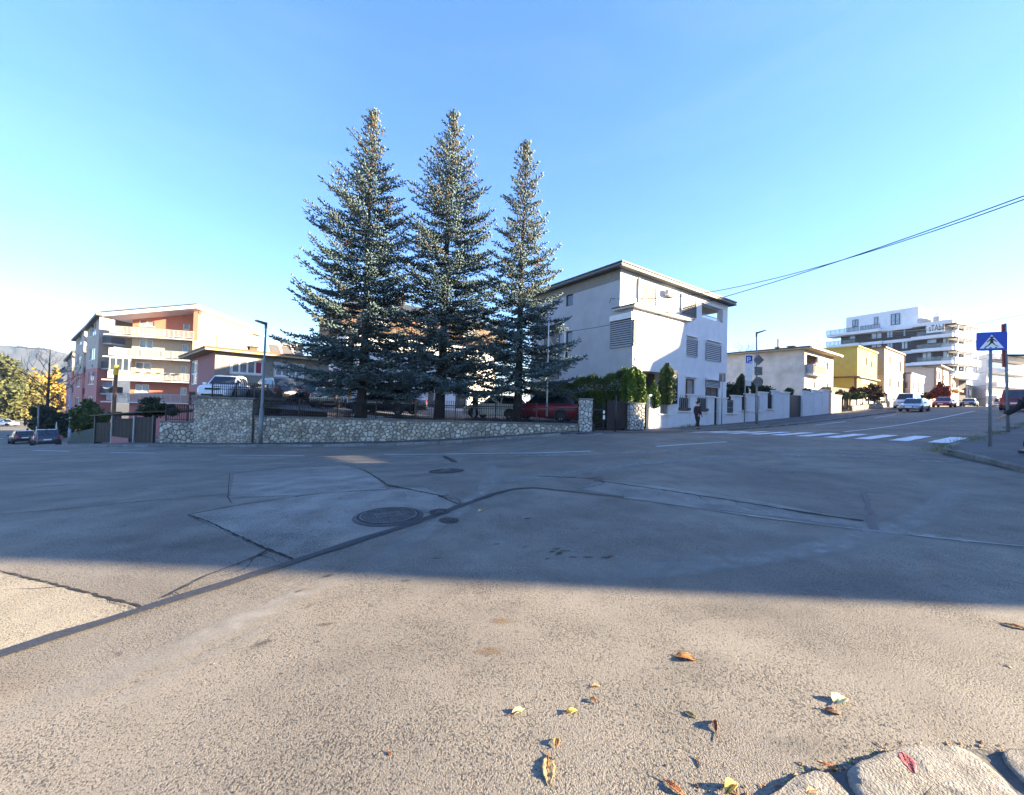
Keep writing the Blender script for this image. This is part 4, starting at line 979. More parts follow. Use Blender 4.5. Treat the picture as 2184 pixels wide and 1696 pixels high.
# slanting roof
a=B1.at(*B1.pix(*Z1(492,190)),1.2); b=Gb.at(0,ztp+.25,.0); b=(b[0]+.8,b[1]-1.3,b[2]); c=Gb.pix(*Z1(2115,318)); c=Gb.at(c[0],c[1],.8); d=(a[0]+c[0]-b[0],a[1]+c[1]-b[1],a[2]+c[2]-b[2])
dn=lambda p,h:(p[0],p[1],p[2]-h)
mb=MB(); mb.hexa([dn(a,.12),dn(b,.12),dn(c,.12),dn(d,.12),a,b,c,d]); mb.build('roof',MT['roof_grey'],la)
def sh(p,q_,f): return tuple(p[i]+(q_[i]-p[i])*f for i in range(3))
a2,b2_,c2,d2_=[sh(p,((a[0]+c[0])/2,(a[1]+c[1])/2,(a[2]+c[2])/2),.02) for p in (a,b,c,d)]
mb=MB(); mb.hexa([dn(a2,.6),dn(b2_,.6),dn(c2,.6),dn(d2_,.6),dn(a2,.125),dn(b2_,.125),dn(c2,.125),dn(d2_,.125)]); mb.build('fascia',MT['white_paint'],la)
F=Gb; t_=Gb.pix(*Z1(2060,380)); r2=Fac(Gb.pl(Gb.L,0),Gb.pl(Gb.L+4,0)); mb=MB(); wall_face(mb,r2,0,2.2,-6,t_[1]); mb.build('wall',MT['cream'],la)
r2.part('lower_roof','fascia',la,-.2,3.,t_[1]-.1,t_[1]+.3,-5,.7)
# two stepped wings behind, in the shade
def wing(name,label,px0,px1,pxc,D,ytop,n,seed):
    p0=at(px0,800,D+5); pc=at(pxc,800,D); p1=at(px1,800,D+2.0); zt=at(pxc,ytop,D).z; st=(zt+5.6)/n
    g=thing(name,label,'apartment house',(pc.x,pc.y,-6)); F1=Fac(p0,pc); F2=Fac(pc,p1); back=[(p1.x-1,p1.y+9),(p0.x+1,p0.y+9)]
    for k in range(n):
        z0=-5.6+st*k; cm='rose' if k<3 else 'beige'; mb=MB()
        hs=[(F1.L*.30,F1.L*.75,z0+st*.35,z0+st*.85)] ; wall_face(mb,F1,0,F1.L,z0,z0+st,hs); wall_face(mb,F2,0,F2.L,z0,z0+st); mb.build('wall',MT[cm],g)
        window(g,F1,hs[0],2,gl='glass_curtain',bar=.1)
        if k:
            s_=F2.part('balcony','fascia',g,F2.L*.25,F2.L+.3,z0-.15,z0+.02,0,1.3); F2.part('parapet','roof_grey',s_,F2.L*.25,F2.L+.3,z0+.02,z0+.95,1.2,1.28); 
            F3_=Fac(F2.pl(F2.L*.25,0),F2.pl(F2.L*.25,1.28)); F3_.part('parapet','roof_grey',s_,0,1.28,z0+.02,z0+.95,-.05,.03)
    f=[tuple(p0)[:2],tuple(pc)[:2],tuple(p1)[:2]]+back; e=grow(f,.5); mb=MB()
    mb.prism(e,[zt-1.2,zt+.1,zt+.3,zt+.3,zt-1.2],[zt-.9,zt+.4,zt+.6,zt+.6,zt-.9]); mb.build('roof',MT['roof_grey'],g)
    return g
wing('apartment_house','middle rose and beige stepped apartment wing with grey balconies in the shade',182,240,207,53.,676,5,1)
wing('apartment_house','farther narrow rose and beige apartment wing with dark curled roof edge',158,189,176,60.,703,5,2)
wing('apartment_house','lowest farthest apartment wing at the left end with a stack of corner balconies',143,165,153,66.,752,4,3)
def dish(px,py,D,r,label):
    p=at(px,py,D); t=thing('satellite_dish',label,'satellite dish',tuple(p),'satellite dishes on the apartment wings'); V=[];F=[]
    d=(EYE-p); d.z=.5; d.normalize(); d=(d+Vector((-.5,0,.3))).normalized(); x=d.cross(Vector((0,0,1))).normalized(); y=x.cross(d)
    V.append(tuple(p-d*r*.25))
    for j,f in enumerate((.5,1.)):
        for k in range(14):
            a=2*math.pi*k/14; V.append(tuple(p+(x*math.cos(a)+y*math.sin(a))*r*f-d*r*.25*(1-f*f)))
    F=[(0,1+k,1+(k+1)%14) for k in range(14)]+[(1+k,15+k,15+(k+1)%14,1+(k+1)%14) for k in range(14)]
    mesh('reflector',V,F,MT['pole_grey'],t,True); mb=MB(); mb.tube([p-d*r*.25,p-d*r*.6,p-d*r*.6+Vector((.3,.6,0))],.04,6); mb.build('arm',MT['pole_grey'],t)
dish(244,748,51,.42,'round grey satellite dish beside the upper window of the middle wing')
dish(205,779,55,.48,'dark satellite dish sticking out between the middle and the narrow wing')
dish(205,797,54,.48,'pale satellite dish below the dark one on the narrow wing')
dish(229,822,50,.5,'lowest large satellite dish on the middle wing')
dish(136,791,62,.45,'satellite dish standing off the farthest wing near the bare tree')
dish(128,812,60,.42,'small flat satellite dish in front of the yellow tree')

# ------------------------------------------------------------------ houses along the street on the right
Z6=zz(2600,1150,600,2035); Z7=zz(3100,1120,764,2184); ZY=zz(3100,1150,400,2184); ZC=zz(3350,1330,514,2184)
def D_of_n(px,n): r=ray(px,860).x; return n/(N.x*r+N.y)
uc=Vector((math.sin(RAD(54.)),math.cos(RAD(54.)))); ncv=Vector((-uc.y,uc.x))
# cream house with peeling plaster
C=at(1715.5,800,46); C=Vector((C.x,C.y)); LC=10.5; fc=rectf(C,uc,LC,9.4); Fr_=Fac(fc[0],fc[1]); Fl_=Fac(fc[3],fc[0])
ch_=thing('cream_house','cream house with peeling plaster, a corner balcony and a thin flat roof','house',(C.x,C.y,zf(C.x,C.y)))
zt=Fr_.pix(*Z6(1478,570))[1]; q6=lambda F,a,b:F.rect(Z6(*a),Z6(*b))
bal=q6(Fr_,(1507,630),(1648,905)); ws=[q6(Fr_,(1715,715),(1785,835)),q6(Fr_,(1525,970),(1620,1075)),q6(Fr_,(1708,995),(1785,1085))]
wl2=[q6(Fl_,(790,700),(850,825)),q6(Fl_,(755,985),(815,1100))]
mb=MB(); wall_face(mb,Fr_,0,LC,.3,zt,ws+[bal],th=.2); wall_face(mb,Fl_,0,Fl_.L,.3,zt,wl2); wall_face(mb,Fac(fc[1],fc[2]),0,9.4,.3,zt)
Fr_.box(mb,bal[0],bal[1],bal[2],bal[3],-1.3,-1.25)
mb.build('wall',MT['old_plaster'],ch_)
for w_ in ws: window(ch_,Fr_,w_,2,gl='glass_curtain',rec=.1)
for w_ in wl2: window(ch_,Fl_,w_,2,gl='glass_sky_tint',rec=.1)
b_=Fr_.part('balcony','fascia',ch_,bal[0]-.3,bal[1]+.15,bal[2]-.2,bal[2],0,.8); bp=Fr_.part('balcony_panel','brown_clad',b_,bal[0],bal[1]+.1,bal[2]+.05,bal[2]+.95,.74,.78)
mb=MB(); Fr_.box(mb,bal[0]-.3,bal[0]-.26,bal[2],bal[2]+1.,.0,.8); Fr_.box(mb,bal[0]-.3,bal[1]+.12,bal[2]+.97,bal[2]+1.02,.72,.8); mb.build('balcony_rail',MT['galv'],b_)
Fr_.part('red_cloth','glass_rose',b_,bal[0]+.1,bal[0]+.55,bal[2]+.9,bal[2]+1.25,.4,.85); Fr_.part('chair','dark_metal',b_,bal[0]+.9,bal[0]+1.5,bal[2]+.9,bal[2]+1.3,.2,.6)
flat_roof(ch_,fc,zt,.8,.10,'soffit'); mb=MB(); mb.prism(grow(fc,.84),zt+.10,zt+.28); mb.build('roof_edge',MT['roof_dark'],ch_); mb=MB(); Fr_.box(mb,-.6,LC+.6,zt+.05,zt+.26,.86,.92); mb.build('gutter',MT['fascia'],ch_)
for (x0,x1,y0,y1) in ((1025,1075,550,580),(1185,1275,535,565)):
    t0_,_=Fl_.pix(*Z6(x0,y1)); t1_,_=Fl_.pix(*Z6(x1,y1)); k=Fl_.part('chimney','brown_clad',ch_,t0_,t1_,zt+.2,zt+.75,-2.5,-1.8); Fl_.part('chimney_cap','roof_dark',k,t0_-.1,t1_+.1,zt+.75,zt+.82,-2.6,-1.7)
t0_,_=Fl_.pix(*Z6(1052,500)); mb=MB(); mb.tube([Fl_.at(t0_,zt+.8,-2.1),Fl_.at(t0_,zt+1.9,-2.1)],.09,8); mb.build('flue',MT['wood'],ch_)
mb=MB(); a=Fr_.pix(*Z6(1730,790)); 
for k in range(4): mb.tube([Fr_.at(a[0]-.5,a[1]-.6+k*.35,.05),Fr_.at(a[0]-.1,a[1]-.45+k*.35,.45)],.03,4)
mb.build('antenna',MT['galv'],ch_)
# yellow house
def simple(name,label,px,n,L,W,ytop,z0,m,wins=(),deg=55.,over=.25,roofm='soffit',left=(),Z=ZY,gl='glass_curtain',split=None,D=None):
    D=D or D_of_n(px,n); p=at(px,800,D); u_=Vector((math.sin(RAD(deg)),math.cos(RAD(deg)))); f=rectf((p.x,p.y),u_,L,W); A=Fac(f[0],f[1]); B=Fac(f[3],f[0])
    g=thing(name,label,'house',(p.x,p.y,z0)); zt=A.pix(px,ytop)[1]
    hs=[A.rect(Z(*a),Z(*b)) for a,b in wins]; hl=[B.rect(Z(*a),Z(*b)) for a,b in left]
    mb=MB(); wall_face(mb,A,0,L,z0,zt,hs,.18); wall_face(mb,B,0,W,z0,zt,hl,.18); wall_face(mb,Fac(f[1],f[2]),0,W,z0,zt); mb.build('wall',MT[m],g)
    for r in hs: window(g,A,r,2,gl=gl,rec=.1)
    for r in hl: window(g,B,r,1,gl='glass',rec=.1)
    if over is not None: flat_roof(g,f,zt,over,.22,roofm)
    return g,A,B,zt,f
yh,A,B,zt,f=simple('yellow_house','mustard yellow house on a dark overhanging ground floor beside the cream house',1828.5,19.,9.6,10,740,4.6,'yellow',[((835,1065),(935,1265)),((1005,1160),(1045,1315))],over=.15,roofm='yellow')
zb_=A.pix(*ZY(735,1470))[1]
mb=MB(); wall_face(mb,A,-.02,9.6,1.5,4.62,[]); wall_face(mb,B.off(-.8),0,9.5,1.5,4.62); mb.build('ground_floor',MT['beige'],yh)
mb=MB(); e=grow(f,.35); mb.prism(e,zb_-.18,zb_); mb.build('floor_edge',MT['wood'],yh)
for a,b in (((805,1510),(990,1640)),((1005,1575),(1045,1638))): window(yh,A,A.rect(ZY(*a),ZY(*b)),2,gl='glass_curtain',rec=-.04)
B.part('porch_post','wood',yh,9.7,9.95,1.5,zb_-.18,-.2,.1); B.part('porch_beam','brown_clad',yh,3,10,3.2,3.5,.1,.3)
bh,A,B,zt,f=simple('beige_house','sand-coloured two-storey house with a grey side wall and a red roof edge',1886,19.,12.5,8,742,2.4,'sand',[((1365,1050),(1425,1240)),((1570,1150),(1640,1400)),((1345,1500),(1425,1700)),((1545,1560),(1600,1720))],over=.2,roofm='wood')
B.part('side_render','brick_dark' if False else 'plaster_grey',bh,.05,7.9,zt-4.2,zt-.1,.0,.03); A.part('string_course','fascia',bh,0,12.5,zt-4.3,zt-4.15,.0,.05)
mb=MB(); mb.tube([A.at(12.4,2.4,.12),A.at(12.4,zt,.12)],.07,6); mb.build('downpipe',MT['wood'],bh)
# low grey house and its white neighbour
lh,A,B,zt,f=simple('grey_house','low grey house with a rounded flat roof edge behind the parked silver car',1943,18.6,11,4,797,2.6,'plaster_lilac',[((985,915),(1000,1005)),((1030,910),(1058,1040)),((1092,930),(1118,1040))],left=[((890,918),(935,992))],Z=Z7,over=.12,roofm='roof_grey')
wh,A,B,zt,f=simple('white_house','tall white house wall rising behind the low grey house',1965,24.5,7,10,771,3,'plaster_white',over=.1,Z=Z7,roofm='fascia')
ph,A,B,zt,f=simple('orange_house','narrow house with an orange ground floor and brown drainpipes behind the red tree',1998,18.6,13,8,781,3.,'plaster_white',[((1243,795),(1282,900)),((1310,840),(1328,910))],Z=Z7,over=.7,roofm='roof_grey',gl='glass_rose')
A.part('ground_floor','orange',ph,.6,7.,3.,zt-4.6,.0,.04); mb=MB(); mb.tube([A.at(5.,3,.15),A.at(5.,zt,.15)],.1,6); mb.build('downpipe',MT['wood'],ph)
B.part('side_render','beige',ph,.0,8,3,zt-.1,.0,.03); mb=MB(); mb.tube([B.at(7.8,3,.2),B.at(7.8,zt-.3,.2),B.at(6.,zt,.2)],.1,6); mb.build('downpipe',MT['wood'],ph)
zl_=A.pix(*ZC(870,700))[1]
# far yellow-white building with a row of windows and awnings
fb,A,B,zt,f=simple('shop_building','far pale yellow building with a strip of windows under the modern balconies',2029,19.,14,8,800,3.,'sand',[((1400,920),(1420,990)),((1440,925),(1462,990)),((1485,940),(1505,1000))],Z=Z7,over=.4,roofm='fascia')
A.part('canopy','orange',fb,2,10,zt-3.4,zt-3.0,.0,.8)
rb,A,B,zt,f=simple('row_building','row of pale terraces with white awnings far up the street',2062,19.,45,8,822,3.2,'plaster_white',over=.3,roofm='fascia',Z=Z7)
for k in range(5): window(rb,A,(2+k*7,6+k*7,zt-2.4,zt-.8),3,gl='glass',rec=-.02); A.part('awning','fascia',rb,1.5+k*7,7+k*7,zt-3.3,zt-3.0,.0,1.4)

# ------------------------------------------------------------------ modern apartment block with white bands
Pm=at(1793,750,105); Cm=at(2033,750,86); ML=Fac(Pm,Cm); uR=Vector((.92,.39)).normalized(); MR=Fac(Cm,(Cm.x+uR.x*12,Cm.y+uR.y*12))
mk=thing('apartment_block','modern white and dark grey apartment block with glass balconies and a lettered banner','apartment block',(Cm.x,Cm.y,3))
zsl=[ML.pix(*Z7(1400,y))[1] for y in (840,690,545,402,255)]      # top edges of the white bands at the corner
zro=ML.pix(*Z7(1018,97))[1]; Lm=ML.L
mb=MB(); wall_face(mb,ML,0,Lm-1.5,3,zsl[4]-.3); wall_face(mb,MR.off(-1.8),-.6,12,3,zsl[4]-.3); mb.poly([ML.at(0,zsl[4]-.3),ML.at(Lm-1.5,zsl[4]-.3),ML.at(Lm-1.5,zsl[4]-.3,-13),ML.at(0,zsl[4]-.3,-13)]); mb.build('wall',MT['brick_dark'],mk)
tpe=ML.pix(*Z7(1020,200))[0]
mb=MB(); ML.box(mb,.6,tpe,zsl[4]-.28,zro,-11,-1.2); mb.build('penthouse',MT['plaster_white'],mk)
mb=MB(); t_a=ML.pix(*Z7(1120,180))[0]; ML.box(mb,t_a,Lm-3.5,zsl[4]-.2,ML.pix(*Z7(1283,128))[1],-11,-4); mb.build('roof_house',MT['plaster_white'],mk)
ts=[ML.pix(*Z7(x,400))[0] for x in (90,440,670,1000)]
for k,z in enumerate(zsl):
    h_=.72
    mb=MB(); ML.box(mb,-2.5,ts[1],z-h_,z,-2,1.9); ML.box(mb,ts[1],ts[2],z-h_,z,-2,1.0 if k<4 else 1.9); ML.box(mb,ts[2],ts[3],z-h_,z,-2,.35); ML.box(mb,ts[3],Lm+.3,z-h_,z,-2,1.6)
    mb.build('balcony_band',MT['plaster_white'],mk)
    mb=MB(); MR.box(mb,-.3,12,z-h_,z+(.0 if k==4 else .75),-1.8,.5); mb.build('balcony_band',MT['plaster_white'],mk)
    if k>=1: 
        for a_,b_ in ((-2.5,ts[1] if k==4 else ts[1]*.85),) if k<4 else ((-2.5,ts[1]),(ts[1]+.3,ts[2])):
            g=ML.part('glass_rail','glass_rail',mk,a_,b_,z,z+1.05,1.78,1.84); mb=MB()
            for j in range(8): t=a_+(b_-a_)*j/7; ML.box(mb,t-.03,t+.03,z,z+1.1,1.84,1.9)
            ML.box(mb,a_,b_,z+1.05,z+1.12,1.78,1.9); mb.build('rail_posts',MT['dark_metal'],g)
    g=ML.part('glass_rail','glass_rail',mk,ts[3]+1,Lm+.2,z,z+1.0,1.48,1.54)
    for j in range(4): MR.part('column','plaster_white',mk,2+j*3.2,2.2+j*3.2,z,z+2.6,-.1,.1) if k<4 else None
for a,b,n in [((537,352),(655,448),2),((703,345),(775,440),2),((885,328),(908,422),1),((537,488),(655,550),2),((705,482),(775,560),2),((862,468),(935,562),2),((300,385),(370,455),1),((1110,300),(1215,345),1),((1135,440),(1248,500),1),((1085,588),(1192,690),2),((888,610),(912,700),1),((278,518),(342,545),1),((1310,590),(1360,680),1),((1310,440),(1350,520),1)]:
    window(mk,ML,ML.rect(Z7(*a),Z7(*b)),n,'dark_metal','glass_sky_tint',rec=-.08,bar=.14,sill=None)
Fp_=ML.off(-1.2)
for a,b,n in [((333,252),(398,320),2),((568,222),(612,300),1),((750,190),(848,296),2)]: window(mk,Fp_,Fp_.rect(Z7(*a),Z7(*b)),n,'dark_metal','glass_sky_tint',rec=-.08,bar=.14,sill=None)
for z in zsl[:4]:
    for a_,b_ in ((1,3.5),(5,8),(8.6,11)): window(mk,MR.off(-1.8),(a_,b_,z+.1,z+2.3),2,'dark_metal','glass',rec=-.05,bar=.1,sill=None)
Fq=ML.off(1.56); r=Fq.rect(Z7(1205,310),Z7(1335,372)); a_=Fq.pix(*Z7(1150,378)); bn=Fq.part('banner','white_paint',mk,a_[0]-.3,r[1]-.1,r[2],r[3]+.2,.0,.05)
a=Fq.pix(*Z7(1158,378)); b=Fq.pix(*Z7(1318,350)); text('sTAbil',bn,Fq,a[0],r[2]+.35,2.0,'roof_dark',.08,.02,1.,fit=b[0]-a[0])
# second and third blocks beyond
mb=MB(); k2=thing('apartment_block','second pale apartment block with white balconies just right of the dark block','apartment block',(0,0,0)); k2.location=at(2090,850,100); ORG[k2.name]=Vector(k2.location)
p=at(2074,750,98); q_=at(2104,750,92); FA=Fac(p,q_); FB_=Fac(q_,(q_.x+20,q_.y+8)); zt=FA.pix(2090,759)[1]; mb=MB(); wall_face(mb,FA,0,FA.L,3,zt); wall_face(mb,FB_,0,20,3,zt); mb.poly([FA.at(0,zt),FA.at(FA.L,zt),FB_.at(20,zt),FA.at(0,zt,-20)]); mb.build('wall',MT['plaster_white'],k2)
for k in range(5): FB_.part('balcony_band','plaster_white',k2,.3,20,zt-1.2-k*3.2,zt-.2-k*3.2,.0,1.6); FB_.part('window_band','glass',k2,1,19,zt-3.1-k*3.2,zt-1.4-k*3.2,.0,.04)
for k in range(4): FA.part('panel_joint','roof_grey',k2,0,FA.L,zt-1-k*3.2,zt-.93-k*3.2,.0,.02)
# ================================================================== trees and shrubs
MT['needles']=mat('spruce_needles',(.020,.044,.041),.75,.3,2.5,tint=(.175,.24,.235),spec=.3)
MT['cones']=mat('spruce_cones',(.20,.115,.045),.8,.35,6)
def leafmat(k,a,b): MT[k]=mat(k,a,.7,.3,1.5,tint=b,spec=.3)
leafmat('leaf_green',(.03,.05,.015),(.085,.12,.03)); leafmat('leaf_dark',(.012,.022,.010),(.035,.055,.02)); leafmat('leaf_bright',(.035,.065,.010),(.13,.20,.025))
leafmat('leaf_yellow',(.16,.11,.02),(.36,.25,.05)); leafmat('leaf_olive',(.06,.062,.022),(.17,.145,.045)); leafmat('leaf_pine',(.03,.042,.018),(.10,.105,.035)); leafmat('leaf_hedge',(.022,.042,.010),(.085,.135,.022)); leafmat('leaf_red',(.10,.015,.012),(.22,.03,.02)); leafmat('leaf_gold',(.19,.125,.025),(.38,.26,.06)); leafmat('leaf_brown',(.05,.03,.015),(.10,.065,.03))
def norm(a): return a/np.maximum(np.linalg.norm(a,axis=-1,keepdims=True),1e-9)
def shoots(P,D,Ln,R,tint,m,name,parent,k=3):
    """spindle shaped shoots at P along D"""
    n=len(P); D=norm(D); ref=np.where(np.abs(D[:,2:3])<.9,np.array([[0,0,1.]]),np.array([[1.,0,0]])); X=norm(np.cross(D,ref)); Y=np.cross(D,X)
    V=np.empty((n,k+2,3)); V[:,0]=P; V[:,k+1]=P+D*Ln[:,None]; mid=P+D*(Ln*.55)[:,None]; ph=np.random.rand(n)*6.28
    for j in range(k):
        a=ph+2*math.pi*j/k; V[:,1+j]=mid+(X*np.cos(a)[:,None]+Y*np.sin(a)[:,None])*R[:,None]
    b=(np.arange(n)*(k+2))[:,None]; T=[]
    for j in range(k):
        c=(j+1)%k; T.append(b+np.array([[0,1+c,1+j]])); T.append(b+np.array([[k+1,1+j,1+c]]))
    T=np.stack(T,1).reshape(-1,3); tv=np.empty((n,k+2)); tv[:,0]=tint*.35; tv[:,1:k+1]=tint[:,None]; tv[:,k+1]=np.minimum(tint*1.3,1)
    return npmesh(name,V.reshape(-1,3),T,m,parent,3,False,tv.ravel())
def spruce(label,base,top,env,seed,nb=230,z0=.095,dens=1.,group='blue spruces behind the stone wall',cone=.35,bare=.16):
    rng=np.random.RandomState(seed); base=np.array(base);top=np.array(top); H=top[2]-base[2]
    t=thing('spruce_tree',label,'spruce',tuple(base),group)
    axis=lambda f: base+(top-base)*f
    mb=MB(); fs=np.linspace(0,1,14); mb.tube([tuple(axis(f)+np.array([math.sin(f*9+seed)*.03,math.cos(f*7+seed)*.03,0])-np.array([0,0,.3 if f==0 else 0])) for f in fs],[max(.02,.30*H/19*(1-f)**.9+(.08 if f==0 else 0)) for f in fs],9); mb.build('trunk',MT['bark'],t,True)
    SP=[];SD=[];SL=[];ST=[];CP=[]; wood=MB(); az=rng.rand()*6.28
    for i in range(nb):
        f=z0+(1-z0)*((i+rng.rand())/nb)**1.18; f=min(f,.985); az+=2.39996+rng.normal(0,.25)
        R=env(f,az)*(rng.uniform(.85,1.12) if rng.rand()<.6 else rng.uniform(.5,.85))
        if R<.12: R=.12
        h=np.array([math.cos(az),math.sin(az),0]); side=np.array([-h[1],h[0],0]); o=axis(f)
        e1=np.interp(f,[0,.25,.5,.8,1],[-.30,-.22,-.05,.25,.9])+rng.normal(0,.07); e2=np.interp(f,[0,.25,.5,.8,1],[.26,.34,.30,.30,.1])+rng.normal(0,.05)
        pt=lambda s:o+h*(R*s)+side*(R*.08*bend*s*s)+np.array([0,0,1.])*R*(e1*s+e2*s*s)
        bend=rng.normal(0,1); tone=rng.uniform(.12,.5)
        ss=np.linspace(0,1,6); wood.tube([tuple(pt(s)) for s in ss],[max(.008,.016*R**.7*(1-s)+.006) for s in ss],4,False)
        step=.20/dens; ns=max(2,int(R/step)); b0=bare if f<.75 else .05
        for j in range(ns):
            s=b0+(1-b0)*(j+rng.rand()*.7)/ns; c=pt(s); tg=norm(h*R+np.array([0,0,1.])*R*(e1+2*e2*s)); 
            for sg in (-1,1):
                ln=(.10+.34*R*(1-s)**.8*(.35+.65*min(1,s*3.)))*rng.uniform(.6,1.15); ln=min(ln,1.35)
                td=norm(tg*.75+side*sg*.85+np.array([0,0,1.])*rng.normal(np.interp(f,[0,.5,1],[-.30,-.15,.08]),.16)); nk=max(1,int(ln/(.085/dens)))
                u=(np.arange(nk)+rng.rand(nk)*.6)/nk; q=c+td[None]*(u*ln)[:,None]; q[:,2]-=.10*ln*u*u
                lat=np.where(np.arange(nk)%2==0,1,-1)[:,None]*np.cross(td,[0,0,1.])[None]
                d=td[None]*.8+lat*.75+np.array([0,0,1.])[None]*(.32+rng.normal(0,.16,(nk,1)))+rng.normal(0,.12,(nk,3))
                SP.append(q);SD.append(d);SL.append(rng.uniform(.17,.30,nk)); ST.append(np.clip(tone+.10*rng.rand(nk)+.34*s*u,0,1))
            d=tg[None]*.6+rng.normal(0,.6,(2,3)); d[:,2]+=.2; SP.append(np.repeat(c[None],2,0));SD.append(d);SL.append(rng.uniform(.13,.22,2));ST.append(.3+.4*rng.rand(2))
        q=pt(1.); d=np.repeat(norm(h*.8+np.array([0,0,.5]))[None],3,0)+rng.normal(0,.3,(3,3)); SP.append(np.repeat(q[None],3,0));SD.append(d);SL.append(rng.uniform(.18,.28,3));ST.append(np.full(3,.9))
        if rng.rand()<(1. if f>.5 else cone):
            for _ in range(rng.randint(1,4) if f>.5 else rng.randint(0,3)):
                cs=rng.uniform(.3,1); cl=rng.normal(0,.16*R**.5)
                for _ in range(rng.randint(4,9)): CP.append(pt(min(1,cs+rng.normal(0,.06)))+side*(cl+rng.normal(0,.08))+np.array([0,0,-.05+rng.normal(0,.04)]))
    # leader
    for f in np.linspace(.94,1.,10):
        d=rng.normal(0,.6,(5,3)); d[:,2]=.8; SP.append(np.repeat(axis(f)[None],5,0));SD.append(d);SL.append(rng.uniform(.15,.28,5));ST.append(.5+.4*rng.rand(5))
    P=np.concatenate(SP);D=np.concatenate(SD);L=np.concatenate(SL);T=np.concatenate(ST)
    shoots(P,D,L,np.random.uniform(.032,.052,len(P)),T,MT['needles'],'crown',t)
    wood.build('branches',MT['bark'],t)
    C=np.array(CP); n=len(C); d=rng.normal(0,.15,(n,3)); d[:,2]=-1
    o=shoots(C,d,rng.uniform(.10,.17,n),rng.uniform(.024,.034,n),np.zeros(n),MT['cones'],'cones',t,4); tag(o,kind='stuff'); 
    print('spruce',len(P),n); return t
def env1(f,a):
    r=np.interp(f,[0,.09,.2,.35,.5,.62,.75,.88,1.],[3.6,4.5,4.8,4.6,4.1,3.2,2.1,1.0,.15])
    return .87*r*(1.0+.08*math.cos(a-math.pi))*(1. if math.cos(a)<.3 else .98)
def env2(f,a): return .94*np.interp(f,[0,.09,.2,.35,.5,.62,.75,.88,1.],[3.3,4.0,4.2,3.9,3.5,2.9,2.1,1.0,.15])
def env3(f,a):
    r=np.interp(f,[0,.09,.2,.35,.5,.62,.75,.88,1.],[3.1,3.7,3.5,2.9,2.3,1.8,1.3,.75,.12])
    if math.cos(a)>.75 and .1<f<.36: r*=1.12
    return r
tb=[at(770,890,23.2),at(937,890,23.5),at(1103,886,23.2)]; tt=[at(797,236,23.2),at(967,243,23.5),at(1122,305,23.2)]
spruce('tallest left blue spruce with wide sweeping branches behind the stone wall',tb[0],tt[0],env1,11,230)
spruce('middle blue spruce full of brown cones standing behind the dark parked car',tb[1],tt[1],env2,12,230)
spruce('slender thin-crowned right blue spruce next to the white three-storey house',tb[2],tt[2],env3,13,190,dens=1.0,bare=.18)

def leaves(C,R3,n,size,rng,clump=.35,nc=None,shell=.55):
    """leaf quads in clumps through an ellipsoid volume"""
    nc=nc or max(6,n//45); u=norm(rng.normal(0,1,(nc,3))); r=(shell+(1-shell)*rng.rand(nc))[:,None]; cc=np.array(C)+u*r*np.array(R3)
    k=rng.randint(0,nc,n); P=cc[k]+rng.normal(0,1,(n,3))*np.array(R3)*clump*.5
    tone=rng.rand(nc)[k]*.6+rng.rand(n)*.4
    return P,tone
def leafmesh(name,P,tone,size,m,parent,rng,asp=1.6,up=0.):
    n=len(P); a=norm(rng.normal(0,1,(n,3))+np.array([0,0,up])); b=norm(np.cross(a,rng.normal(0,1,(n,3)))); s=(size*rng.uniform(.6,1.3,n))[:,None]
    V=np.stack([P-a*s*asp*.5,P+b*s*.42,P+a*s*asp*.5,P-b*s*.42],1).reshape(-1,3)
    return npmesh(name,V,np.arange(4*n).reshape(-1,4),MT[m],parent,4,False,np.repeat(tone,4))
def shrub(name,label,cat,base,blobs,size,m,seed,n=2500,trunk=.0,group=None,up=0.,limbs=0,bark='bark',shell=.55,clump=.35,asp=1.6):
    rng=np.random.RandomState(seed); base=Vector(base); t=thing(name,label,cat,tuple(base),group); PP=[];TT=[]
    vol=[b[1][0]*b[1][1]*b[1][2] for b in blobs]; s=sum(v**.7 for v in vol)
    for b,v in zip(blobs,vol):
        P,tone=leaves(b[0],b[1],max(40,int(n*v**.7/s)),size,rng,clump,shell=shell); PP.append(P);TT.append(tone)
    leafmesh('crown',np.concatenate(PP),np.concatenate(TT),size,m,t,rng,asp,up)
    if trunk:
        mb=MB(); c=Vector(blobs[0][0]); mb.tube([base-Vector((0,0,.3)),base.lerp(c,.35)+Vector((.05,.05,0)),base.lerp(c,.8),c+Vector((0,0,blobs[0][1][2]*.4))],[trunk*1.2,trunk,trunk*.7,trunk*.3],8)
        mb.build('trunk',MT[bark],t,True); mb=MB()
        for b in blobs:
            for _ in range(limbs):
                e=Vector(b[0])+Vector([rng.normal(0,.45)*b[1][k] for k in range(3)]); st=base.lerp(c,rng.uniform(.35,.9)); mb.tube([st,st.lerp(e,.5)+Vector((0,0,.2)),e],[trunk*.4,trunk*.25,trunk*.08],5)
        if limbs: mb.build('limbs',MT[bark],t)
    return t
def px_blob(x0,x1,y0,y1,D,dp=None):
    a=at(x0,y1,D);b=at(x1,y0,D); c=((a+b)/2); rx=abs(b.x-a.x)/2; rz=abs(b.z-a.z)/2
    return (tuple(c),(rx,dp or rx,rz))
def px_shrub(name,label,cat,boxes,D,size,m,seed,n,ybase=None,trunk=0,**k):
    bl=[px_blob(*b,D+ (b[4] if len(b)>4 else 0)) if len(b)<=4 else px_blob(b[0],b[1],b[2],b[3],D+b[4]) for b in boxes]
    c=bl[0]; yb=ybase or boxes[0][3]; p=at((boxes[0][0]+boxes[0][1])/2,yb,D); return shrub(name,label,cat,tuple(p),bl,size,m,seed,n,trunk,**k)
